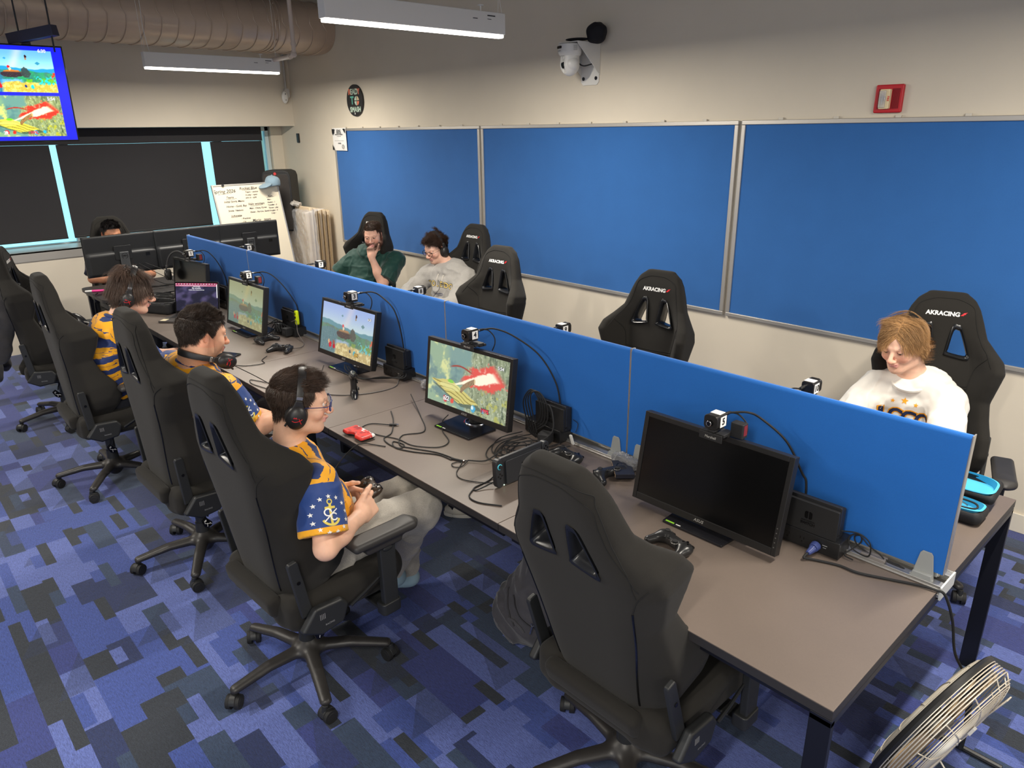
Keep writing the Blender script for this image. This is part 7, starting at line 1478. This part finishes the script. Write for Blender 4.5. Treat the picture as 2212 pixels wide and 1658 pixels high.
for k in range(4): cable([(-6.42, .30+.05*k, 1.0), (-6.37, .33+.1*k, .90), (-6.40, .45+.12*k, .80), (-6.36, .6+.12*k, .775)], 'dark cable hanging behind the triple monitors', .003, grp='cables behind the triple monitors')
t = thing('marker_pen', 'bright pink and white marker lying on the rounded black table corner', 'marker', (-6.62, .095, .763), 1.1); g = MB(); g.cyl((-.06, 0, .009), (.055, 0, .009), .010, n=14); g.build('barrel', mat('marker_pink', rgb(240, 70, 150), .4), t); g = MB(); g.cyl((-.115, 0, .009), (-.06, 0, .009), .008, .010, n=14); g.build('cap', WHITEP, t)
cable([(-6.50, .05, .775), (-6.42, .0, .76), (-6.38, -.02, .62), (-6.36, -.02, .35), (-6.34, -.01, .02)], 'black cable drooping off the rounded table corner', .004)
headset('black headset with a short microphone hung on the corner of the far desk monitor', Matrix.Translation((-5.70, .50, 1.015)) @ Matrix.Rotation(1.15, 4, 'Z') @ Matrix.Rotation(-.1, 4, 'X'), halfw=.085, top=.150, logo=False, yoff=0)

# ---------------------------------------------------------------- whiteboard, cap, loudspeaker, wrapped tables
WBM = Matrix.Translation((-7.40, 1.865, 1.548)) @ Matrix.Rotation(PI/2, 4, 'Z') @ Matrix.Rotation(-.26, 4, 'X')     # local x along +y, local z up, front = -y local
t = thing('whiteboard', 'cream whiteboard on a leaning easel covered in handwritten black notes', 'whiteboard', M=WBM); w, h = .72, 1.15
g = MB(); g.bb((-w/2, -.006, -h), (w/2, .008, 0)); g.build('writing_surface', mat('board_cream', rgb(226, 214, 190), .3), t, smooth=0)
g = MB()
for lo, hi in (((-w/2-.008, -.012, -h-.01), (-w/2+.008, .012, .008)), ((w/2-.008, -.012, -h-.01), (w/2+.008, .012, .008)), ((-w/2, -.012, -.008), (w/2, .012, .008)), ((-w/2, -.012, -h-.01), (w/2, .012, -h+.006))): g.bb(lo, hi)
g.build('frame', ALUD, t, smooth=0, bevel=.002)
for s in (-1, 1): g = MB(); g.tube([(s*.31, .02, -.1), (s*.31, .42, -1.60)], .012, 8); g.tube([(s*.31, .02, -h), (s*.31, .03, -1.60)], .012, 8); g.build('easel_leg', ALUD, t)
WF = Matrix(((1, 0, 0, 0), (0, 0, -1, -.0068), (0, 1, 0, 0), (0, 0, 0, 1))); lines = [('Spring 2026', .050, -.245, -.065), ('Rocket Blue', .040, .02, -.045), ('Team - senior', .026, .05, -.085), ('In play - open', .024, .04, -.115), ('sign in - split', .024, .03, -.145), ('Teams', .030, -.20, -.13), ('Initial Single Mains', .030, -.165, -.175), ('Home - Gold, Bay', .030, -.15, -.225), ('Smite  Nations', .027, -.17, -.27), ('JoAnnette', .028, -.175, -.325), ('- Practices', .024, -.08, -.36), ('- CA', .024, -.11, -.395), ('- Network', .024, -.07, -.43), ('Valo women', .036, .07, -.215), ('Main - Diana, Kyree', .024, .08, -.26), ('Gwen - Farrow, Sarah', .024, .09, -.30), ('Mario   team', .040, .09, -.39), ('Brawn', .024, .16, -.435), ('- split', .024, .15, -.465), ('- CA', .022, .15, -.49), ('Kart', .028, .245, -.145), ('Main -', .020, .23, -.18), ('Auston - 1', .021, .245, -.21), ('Traveller - 2', .021, .25, -.24), ('Tanner - play', .021, .255, -.27), ('Douglas - 4', .021, .25, -.30), ('Coby -', .021, .245, -.33)]
for tx, sz, x, z in lines:
    vs, fs = text_polys(tx, sz, .0006, .25); g = MB(); g.add([(a+x, b+z, 0) for a, b, _ in vs], fs, WF); g.build('handwriting', INK, t, smooth=0)
for x0, x1, z in ((-.32, -.17, -.095), (-.05, .10, -.065), (-.25, -.13, -.152), (.0, .14, -.238), (-.23, -.12, -.342), (.03, .15, -.415), (.20, .29, -.16)): g = MB(); g.add([(x0, z, 0), (x1, z+.006, 0), (x1, z+.009, 0), (x0, z+.003, 0)], [(0, 1, 2, 3)], WF); g.build('underline', INK, t, smooth=0)
tag(MB().cyl((0, 0, 0), (0, .016, 0), .013, n=16).build('magnet', BLACK, M=WBM @ Matrix.Translation((-.25, -.024, -.002))), 'small round black magnet at the top of the whiteboard', 'magnet')
t = thing('baseball_cap', 'grey-blue cap hung over the top right corner of the whiteboard', 'cap', M=Matrix.Translation((-7.37, 2.13, 1.53)) @ Matrix.Rotation(.3, 4, 'Z')); CAPM = fabric_mat('cap_grey_cloth', rgb(124, 146, 160), 500, .1)
q = Field(); q.ell((0, .045, .02), (.085, .085, .075), k=.02); q.ell((0, .045, -.05), (.12, .075, .05), op='s', k=.01); fmesh('crown', [q.mesh(.005, disp=lambda P: .007*vnoise(P, 18, 2))[:2]], CAPM, t)
q = Field(); q.ell((.01, -.075, -.005), (.075, .070, .014), Matrix.Rotation(.35, 4, 'X'), k=.01); fmesh('brim', [q.mesh(.004)[:2]], CAPM, t); g = MB(); g.sphere((0, .045, .096), .008, 8); g.build('button', CAPM, t)
t = thing('loudspeaker', 'tall black loudspeaker with a red badge standing in the room corner', 'loudspeaker', M=Matrix.Translation((-7.72, 2.42, 0)) @ Matrix.Rotation(PI/2-.75, 4, 'Z'))
g = MB(); g.prism([(-.165, .98), (.165, .98), (.165, 1.60), (.15, 1.645), (.10, 1.665), (-.10, 1.665), (-.15, 1.645), (-.165, 1.60)], -.14, .16, 1); g.build('cabinet', BLACKM, t, bevel=.012, bseg=3)
g = MB(); g.prism([(-.145, 1.0), (.145, 1.0), (.145, 1.58), (.13, 1.62), (-.13, 1.62), (-.145, 1.58)], -.152, -.139, 1); g.build('grille', fabric_mat('grille_mesh', rgb(58, 54, 52), 600, .3), t, bevel=.004)
g = MB(); g.cyl((0, -.152, 1.628), (0, -.157, 1.628), .016); g.build('badge', mat('badge_red', rgb(196, 60, 60), .4), t); g = MB(); g.cyl((0, .01, 0), (0, .01, .98), .02)
g.build('stand_pole', BLACK, t)
for k in range(3): a = 2*PI*k/3+.4; g = MB(); g.tube([(0, .01, .45), (.22*math.cos(a), .01+.22*math.sin(a), .012)], .011, 8); g.build('stand_leg', BLACK, t)
TBM = mat('table_plastic', rgb(214, 194, 164), .5, bump=.15, bscale=300); lt = ['folding table under the crumpled clear wrap, outermost of the leaning stack', 'folding table second in the leaning stack', 'folding table third in the leaning stack', 'folding table fourth in the leaning stack', 'folding table nearest the wall in the leaning stack']
for k in range(5):
    t = thing('folding_table', lt[k], 'folding table', (-7.50, 2.475+.056*k, 0), 0, 'cream folding tables leaning in the corner')
    T = Matrix.Rotation(-.02, 4, 'X'); top = 1.27-.012*k; g = MB(); g.rbox((0, 0, top/2+.005), (.64-.01*k, .040, top-.01), .03, axis=1, M=T); g.build('panel', TBM, t, bevel=.010, bseg=3)
    g = MB(); g.bb((.300, -.006, .04), (.3255, .006, top-.05)); g.build('fold_seam', mat('seam_tan', rgb(170, 146, 112), .6), t, smooth=0)
t = thing('plastic_wrap', 'crumpled clear plastic wrap draped over the outermost folding table', 'plastic wrap', (-7.50, 2.44, .60)); nx, nz = 60, 90; V = []
for j in range(nz):
    for i in range(nx):
        u, v = i/(nx-1), j/(nz-1); x = -.345+u*.72; z = -.58+v*1.27; y = -.004; 
        if u > .93: y += (u-.93)*1.3
        if v > .95: y += (v-.95)*2.4; z -= (v-.95)*.7
        V.append((x, y, z))
V = np.array(V, np.float32); n_ = vnoise(V, (9, 9, 4), 3)+.6*vnoise(V+V[:, [2, 1, 0]]*.4, (26, 20, 14), 5)+.35*vnoise(V, 60, 8); V[:, 1] -= .012+.012*n_; V[:, 2] += .012*vnoise(V, 20, 9)*(V[:, 2] > .5); i = np.arange(nx*nz).reshape(nz, nx); F = np.stack([i[:-1, :-1], i[:-1, 1:], i[1:, 1:], i[1:, :-1]], -1).reshape(-1, 4)
WR = mat('wrap_film', (.95, .95, .97), .14, alpha=.32, spec=1.0, coat=.6); fmesh('film', [(V, F)], WR, t, smooth=False)
q = Field(); q.ell((-.10, .02, .70), (.11, .05, .035)); q.ell((0, .03, .69), (.09, .06, .025), k=.02); fmesh('bunched_film', [q.mesh(.005, disp=lambda P: .014*vnoise(P, 32, 4)+.007*vnoise(P, 80, 6))[:2]], mat('film_white', rgb(206, 200, 192), .2, alpha=.75, spec=.9), t, smooth=False)

# ---------------------------------------------------------------- hanging television
t = thing('television', 'wide wall-side television showing two game pictures on a blue background', 'television', M=Matrix.Translation((-6.5, -.465, 2.378)) @ Matrix.Rotation(PI/2, 4, 'Z') @ Matrix.Rotation(.04, 4, 'X'))
w, h = 1.235, .705; g = MB(); g.bb((-w/2, -.001, -h/2), (w/2, .05, h/2)); g.build('cabinet', GLOSS, t, smooth=0, bevel=.004)
img = np.zeros((216, 384, 3), np.float32); img[:] = (.01, .09, .98); a, b = paint_hills(168, 94, vivid=1.0), paint_canyon(168, 94, vivid=.7)
img[112:206, 192:360] = a[:94]; img[10:104, 192:360] = b; img[112:206, 14:182] = b; img[10:104, 14:182] = a
picture('screen', img, w-.022, h-.022, Matrix.Translation((0, -.0022, 0)), t, 1.25)
for tx, x, z, m_ in (('6:30', .47, .31, HUD), ('5:54', .47, -.035, HUD), ('22', .12, -.285, HUD), ('199%', .30, -.285, HUDR)):
    g = MB(); g.add(*text_polys(tx, .032, .0012), Matrix(((1, 0, 0, x), (0, 0, -1, -.0034), (0, 1, 0, z), (0, 0, 0, 1)))); g.build('screen_digits', m_, t, smooth=0)
MT = mat('mount_grey', rgb(74, 74, 92), .5, .4)
g = MB(); g.bb((.36, .05, .12), (.42, .09, .42)); g.bb((-.42, .05, .12), (-.36, .09, .42)); g.build('mount_rail', MT, t, smooth=0, bevel=.002)
g = MB(); g.box((0, 0, 0), (.40, .07, .075), Matrix.Translation((.42, -.06, .42)) @ Matrix.Rotation(-.9, 4, 'Z') @ Matrix.Rotation(-.16, 4, 'Y')); g.build('mount_arm', MT, t, smooth=0, bevel=.003)
for x, y, z0 in ((.52, -.19, .30), (.35, .03, .40)): g = MB(); g.cyl((x, y, z0), (x, y, 1.49), .006, n=8); g.build('threaded_rod', DARKM, t)

# ---------------------------------------------------------------- wall camera
PW = mat('camera_white', rgb(222, 220, 214), .35); t = thing('wall_camera', 'white dome camera on a bracket high on the long wall', 'camera', M=Matrix.Translation((-3.30, YW, 2.53)))
C_ = Matrix.Translation((-.02, -.20, 0)) @ Matrix.Rotation(-.35, 4, 'Z'); g = MB(); g.lathe([(1e-4, .102), (.066, .102), (.082, .095), (.084, .06), (.080, .035), (.074, .028), (.072, .022), (1e-4, .022)], 36, M=C_); g.build('base_ring', PW, t)
q = Field(); q.ell((0, 0, -.035), (.066, .066, .075), k=.01); q.cap((0, 0, .02), (0, 0, -.03), .066, k=.01); q.box((0, -.075, -.02), (.026, .04, .07), .01, op='s', k=.005); hd = fmesh('dome', [q.mesh(.004)[:2]], PW, t); hd.matrix_basis = C_
q = Field(); q.cap((-.028, 0, -.03), (.028, 0, -.03), .052, k=.01); q.box((0, .03, -.03), (.05, .035, .06), .01, op='s'); fmesh('lens_head', [q.mesh(.004)[:2]], PW, hd); g = MB(); g.cyl((0, -.045, -.038), (0, -.058, -.042), .022, .020); g.build('lens', GLOSS, hd)
g = MB(); g.rbox((0, -.083, .075), (.055, .008, .017), .006, axis=1); g.build('sensor_window', GLOSS, hd); g = MB(); g.add(*text_polys('CANON', .012, .0004), Matrix(((1, 0, 0, 0), (0, 0, -1, -.0845), (0, 1, 0, .052), (0, 0, 0, 1)))); g.build('lettering', mat('letter_grey', rgb(110, 108, 104), .5), hd, smooth=0)
g = MB()
for i in range(5): g.box((.084, 0, .055+i*.007), (.003, .028, .003))
g.build('vent', mat('vent_grey', rgb(170, 168, 162), .5), hd, smooth=0)
g = MB(); g.prism([(-.085, -.145), (-.065, -.165), (.065, -.165), (.085, -.145), (.085, .112), (-.085, .112)], -.008, -.001, 1); g.build('wall_plate', PW, t, bevel=.002)
for s in (-1, 1): g = MB(); g.prism([(-.002, -.10), (-.002, .108), (-.24, .108), (-.24, .098)], -.003, .003, 0, (s*.088, 0, 0)); g.build('bracket_gusset', PW, t, bevel=.001)
g = MB(); g.bb((-.09, -.24, .104), (.09, -.001, .110)); g.build('bracket_shelf', PW, t, smooth=0, bevel=.001)
for s in (-1, 1): g = MB(); g.cyl((s*.06, -.009, -.12), (s*.06, -.013, -.12), .010); g.torus((s*.06, -.0105, -.12), .011, .002, ax=(0, 1, 0), n=18, k=6); g.build('bolt', DARKM, t)
g = MB(); g.tube(spline([(-.03, -.13, .0), (.02, -.11, -.04), (.06, -.06, -.03), (.05, -.012, -.02)]), .005, 8); g.build('cable', BLACK, t)
t = thing('black_cap', 'black cap lying on top of the white wall camera bracket', 'cap', (-3.20, YW-.115, 2.645)); BC = mat('cap_black', rgb(22, 21, 26), .85, bump=.3, bscale=300)
q = Field(); q.ell((.03, .02, .055), (.075, .07, .062)); q.ell((0.03, .02, .01), (.06, .06, .03), k=.02); fmesh('crown', [q.mesh(.005, disp=lambda P: .005*vnoise(P, 30, 2))[:2]], BC, t); q = Field(); q.ell((-.085, -.05, .012), (.085, .055, .010), Matrix.Rotation(.45, 4, 'Z')); fmesh('brim', [q.mesh(.004)[:2]], BC, t)

# ---------------------------------------------------------------- floor things: backpack, shoe, fan, jacket, bag
t = thing('backpack', 'dark grey backpack slumped on the carpet beside the nearest chair', 'backpack', (-1.33, .33, 0)); BP = fabric_mat('backpack_cloth', rgb(66, 64, 68), 700, .1, .7)
q = Field(); q.ell((0, 0, .17), (.17, .13, .17), k=.03); q.ell((.03, .02, .30), (.13, .11, .17), k=.06); q.ell((-.05, -.06, .13), (.13, .09, .12), k=.03)
def bpd(P): r = 1-np.abs(vnoise(P+P[:, [1, 2, 0]]*.5, (9, 9, 15), 4))*2; return .013*vnoise(P, 9, 2)+.014*np.clip(r, -.2, 1)**2-.004+.004*vnoise(P, 40, 6)
V, F, _ = q.mesh(.0065, lo=(-.3, -.3, .002), disp=bpd, smooth=2); V[:, 2] = np.maximum(V[:, 2], .003); fmesh('main_bag', [(V, F)], BP, t); bb_ = BVHTree.FromPolygons([Vector(v) for v in V], [tuple(f) for f in F])
def onsurf(pts, r, nm, m_, off=.002):
    out = []
    for x, y, z in spline(pts, 6):
        c_ = Vector((0, 0, .2)); d = (Vector((x, y, z))-c_).normalized(); h_, n_, _, _ = bb_.ray_cast(c_+d*.6, -d)
        if h_: out.append(h_+n_*off)
    g = MB(); g.tube(out, r, 6); return g.build(nm, m_, t)
onsurf([(-.1, -.3, .38), (-.0, -.3, .28), (.1, -.3, .20), (.22, -.2, .14)], .004, 'zip', mat('zip_dark', rgb(40, 38, 42), .6)); onsurf([(-.2, -.2, .35), (-.1, -.3, .22), (.02, -.3, .12)], .003, 'zip', mat('zip_dark', rgb(40, 38, 42), .6)); onsurf([(-.05, -.3, .16), (.06, -.3, .14), (.12, -.3, .08)], .006, 'pocket_edge', BP, .001)
g = MB(); g.torus((.10, -.135, .205), .007, .002, 16, 6, ax=(0, 1, 0)); g.tube([(.10, -.137, .199), (.094, -.142, .165)], .003, 6); g.build('zip_pull', CHROME, t)
g = MB(); g.tube(spline([(.05, .03, .45), (.02, -.06, .49), (-.03, -.02, .47), (-.03, .06, .42)]), .010, 8, flat=.4); g.build('strap', BP, t)
def shoe(lab, loc, rz):
    t = thing('shoe', lab, 'shoe', loc, rz, 'pale shoes under the desk'); SM_ = mat('shoe_pale', rgb(196, 190, 176), .6)
    q = Field(); q.ell((0, .03, .035), (.052, .11, .045)); q.ell((0, -.08, .040), (.043, .06, .050), k=.03); q.ell((0, -.055, .085), (.032, .075, .055), op='s', k=.01); fmesh('upper', [q.mesh(.005, lo=(-.1, -.2, .012))[:2]], SM_, t)
    g = MB(); g.prism([(.052*math.cos(a)*(1 if math.sin(a) > 0 else .85), .145*math.sin(a)-.0) for a in [2*PI*i/32 for i in range(32)]], .0, .022, 2); g.build('sole', mat('sole_white', rgb(206, 202, 192), .6), t, bevel=.004)
    g = MB(); g.prism([(.030*math.cos(a), -.055+.068*math.sin(a)) for a in [2*PI*i/24 for i in range(24)]], .030, .034, 2); g.build('inner_lining', BLACKM, t); return t
shoe('pale slip-on shoe lying alone on the carpet under the desk', (-2.372, .80, 0), 2.4)
# wire-caged fan
fax = Vector((math.cos(math.radians(9))*math.cos(math.radians(-19)), -math.sin(math.radians(9))*math.cos(math.radians(-19)), math.sin(math.radians(-19)))); FM = frame((.075, .715, .285), (math.sin(math.radians(9)), math.cos(math.radians(9)), 0), fax)
t = thing('caged_fan', 'round wire-caged fan standing on the carpet by the desk end', 'fan', M=FM); CW = mat('cage_wire', rgb(222, 214, 198), .35, .5); R0 = .262
for s in (-1, 1):
    g = MB()
    for k in range(22): r = .05+k*(R0-.05)/21; z = s*(.020+.040*math.sqrt(max(0, 1-(r/R0)**6))); g.torus((0, 0, z), r, .0018, 64, 5)
    g.build('ring_wires', CW, t)
    g = MB()
    for k in range(14):
        a = 2*PI*k/14+.1; g.tube([(r*math.cos(a), r*math.sin(a), s*(.022+.040*math.sqrt(max(0, 1-(r/R0)**6)))) for r in np.linspace(.03, R0, 9)], .0022, 5)
    g.build('spoke_wires', CW, t)
g = MB()
for z in (-.020, -.012, -.004, .004, .012, .020): g.torus((0, 0, z), R0+.001, .0020, 72, 6)
g.build('rim_band', CW, t)
g = MB(); g.torus((0, 0, -.030), R0-.004, .012, 72, 8); g.build('rear_rim', BLACK, t)
for k in range(4):
    a0 = PI/2*k+.5; vs = []
    for i in range(7):
        for j in range(7):
            r = .045+.195*i/6; a = a0+(j/6-.5)*(.85-.1*i/6)*1.3; vs.append((r*math.cos(a), r*math.sin(a), .016*(j-3)/3*(1-.3*i/6)))
    g = MB(); g.add(vs, [(i*7+j, i*7+j+1, (i+1)*7+j+1, (i+1)*7+j) for i in range(6) for j in range(6)]); o = g.build('blade', mat('blade_tan', rgb(176, 150, 116), .35), t); md = o.modifiers.new('s', 'SOLIDIFY'); md.thickness = .003
g = MB(); g.cyl((0, 0, -.05), (0, 0, .02), .045, .04, 24); g.build('motor', mat('motor_grey', rgb(120, 116, 110), .4, .4), t, bevel=.004); g = MB(); g.cyl((0, 0, .058), (0, 0, .064), .022); g.build('cage_hub', CW, t)
g = MB(); g.tube([(.03, .0, .05), (.06, .10, .062), (.10, .17, .07), (.14, .16, .07), (.17, .05, .06)], .0025, 6); g.build('wire_handle', CW, t); g = MB(); g.tube(spline([(-.06, -.12, .045), (-.07, -.15, .12), (.02, -.17, .13), (.04, -.14, .045)]), .003, 6); g.build('carry_handle', CW, t)
for c_, d_ in (((-.05, .12, .068), (.014, .03, .008)), ((.10, .17, .05), (.010, .02, .008))): g = MB(); g.box(c_, d_); g.build('cage_clip', WHITEP, t, smooth=0)
Fi = FM.inverted()
for P_ in (((.075, .48, .012), (.075, .44, .10), (.07, .445, .28)), ((.095, .99, .012), (.095, 1.01, .10), (.085, .985, .28)), ((-.02, .47, .010), (.22, .48, .010)), ((-.02, 1.0, .010), (.22, 1.0, .010))): g = MB(); g.tube([Fi @ Vector(p) for p in P_], .010, 8); g.build('floor_stand', BLACK, t)
#, .012), (.075, .44, .10), (.07, .445, .28))], .010, 8); g.tube([Fi @ Vector(p) for p in ((.095, .99, .012), (.095, 1.01, .10), (.085, .985, .28))], .010, 8); g.tube([Fi @ Vector(p) for p in ((-.02, .47, .010), (.22, .48, .010))], .010, 8); g.tube([Fi @ Vector(p) for p in ((-.02, 1.0, .010), (.22, 1.0, .010))], .010, 8); g.build('floor_stand', BLACK, t)
# open blue-lined case
t = thing('zip_case', 'open black zip case with bright blue lining on the far side of the desk end', 'case', (-.165, 1.215, .76)); BL = mat('case_blue', rgb(70, 176, 214), .7, bump=.1); BK = mat('case_black', rgb(26, 26, 28), .7, bump=.2)
q = Field(); q.box((0, 0, .027), (.135, .060, .027), .025); q.box((0, 0, .045), (.120, .046, .035), .018, op='s', k=.004); fmesh('tray', [q.mesh(.004)[:2]], BK, t)
def lining(cz, M_, d=(.122, .048)):
    g = MB(); n_ = 40; out = []
    for k, (f, z) in enumerate(((1.06, 0), (1.0, .002), (.97, -.012), (.93, -.026))): out += [(d[0]*f*math.copysign(abs(math.cos(a))**.55, math.cos(a)), d[1]*f*math.copysign(abs(math.sin(a))**.55, math.sin(a)), cz+z) for a in [2*PI*i/n_ for i in range(n_)]]
    g.add(out, [(k*n_+i, k*n_+(i+1) % n_, (k+1)*n_+(i+1) % n_, (k+1)*n_+i) for k in range(3) for i in range(n_)]+[tuple(range(3*n_, 4*n_))], M_); return g.build('blue_lining', BL, t)
lining(.0545, Matrix.Identity(4)); LM = Matrix.Translation((0, .075, .045)) @ Matrix.Rotation(.32, 4, 'X') @ Matrix.Translation((0, .062, .0)); q = Field(); q.box((0, 0, 0), (.135, .060, .020), .018); q.box((0, 0, .018), (.120, .046, .026), .015, op='s', k=.004); o = fmesh('lid', [q.mesh(.004)[:2]], BK, t); o.matrix_basis = LM; lining(.021, LM)
g = MB(); g.tube(spline([(-.08, 0, .045), (0, .03, .05), (.09, .02, .055), (.105, -.01, .05), (.06, -.03, .05), (0, -.02, .048)]), .0035, 6); g.build('cable', RUB, t); g = MB(); g.tube([(.03, .02, .052), (.08, -.02, .058)], .003, 6); g.build('stylus', CHROME, t); g = MB(); g.box((.02, .045, .055), (.018, .07, .012)); g.build('strap', BK, t, smooth=0)
# jacket over the far-left chair, glossy bag on its seat
t = thing('jacket', 'dark charcoal fleece jacket draped over the chair back at the left edge', 'jacket', (-5.83, -.80, .5)); JK = fabric_mat('fleece_dark', rgb(62, 60, 61), 350, .2, .95, .4, .3); q = Field()
q.loft([((-.02, -.02, .30), (1, .2, 0), .26, .10), ((.02, .02, .48), (1, .2, 0), .27, .12), ((.03, .03, .64), (1, .2, 0), .19, .11), ((.02, .03, .74), (1, .2, 0), .09, .09)], k=.05)
q.cap((.14, .03, .60), (.22, .06, .36), .075, .065, k=.06); q.cap((.22, .06, .36), (.12, -.04, .06), .062, .05, k=.04); q.cap((-.16, -.02, .58), (-.24, -.02, .2), .075, .06, k=.06); q.cap((-.24, -.02, .2), (-.22, .02, -.08), .06, .055, k=.04); q.cap((-.08, -.06, .3), (-.10, -.08, -.12), .10, .07, k=.06)
fmesh('jacket_cloth', [q.mesh(.010, disp=lambda P: .022*vnoise(P, (7, 7, 4), 3)+.012*vnoise(P, 20, 5), smooth=2)[:2]], JK, t); g = MB(); g.tube([(.19, -.02, .38), (.2, -.03, .36)], .004, 6); g.build('zip_pull', CHROME, t)
t = thing('glossy_bag', 'glossy black padded bag standing on the seat of the far-left chair', 'bag', (-5.53, -.36, .515)); LB_ = mat('leather_black', rgb(24, 24, 26), .28, bump=.15, bscale=120); q = Field(); q.ell((.06, 0, .16), (.07, .10, .17), k=.02); q.ell((-.07, -.02, .12), (.06, .09, .13), k=.02); fmesh('body', [q.mesh(.007, disp=lambda P: .006*vnoise(P, 14, 4))[:2]], LB_, t)
g = MB(); g.torus((.06, -.02, .16), .12, .006, 36, 6, ax=(1, -.5, 0), sc=(.8, 1.25)); g.torus((-.07, -.03, .12), .10, .005, 36, 6, ax=(1, -.5, 0), sc=(.8, 1.15)); g.build('piping', mat('piping_grey', rgb(120, 118, 114), .4), t)
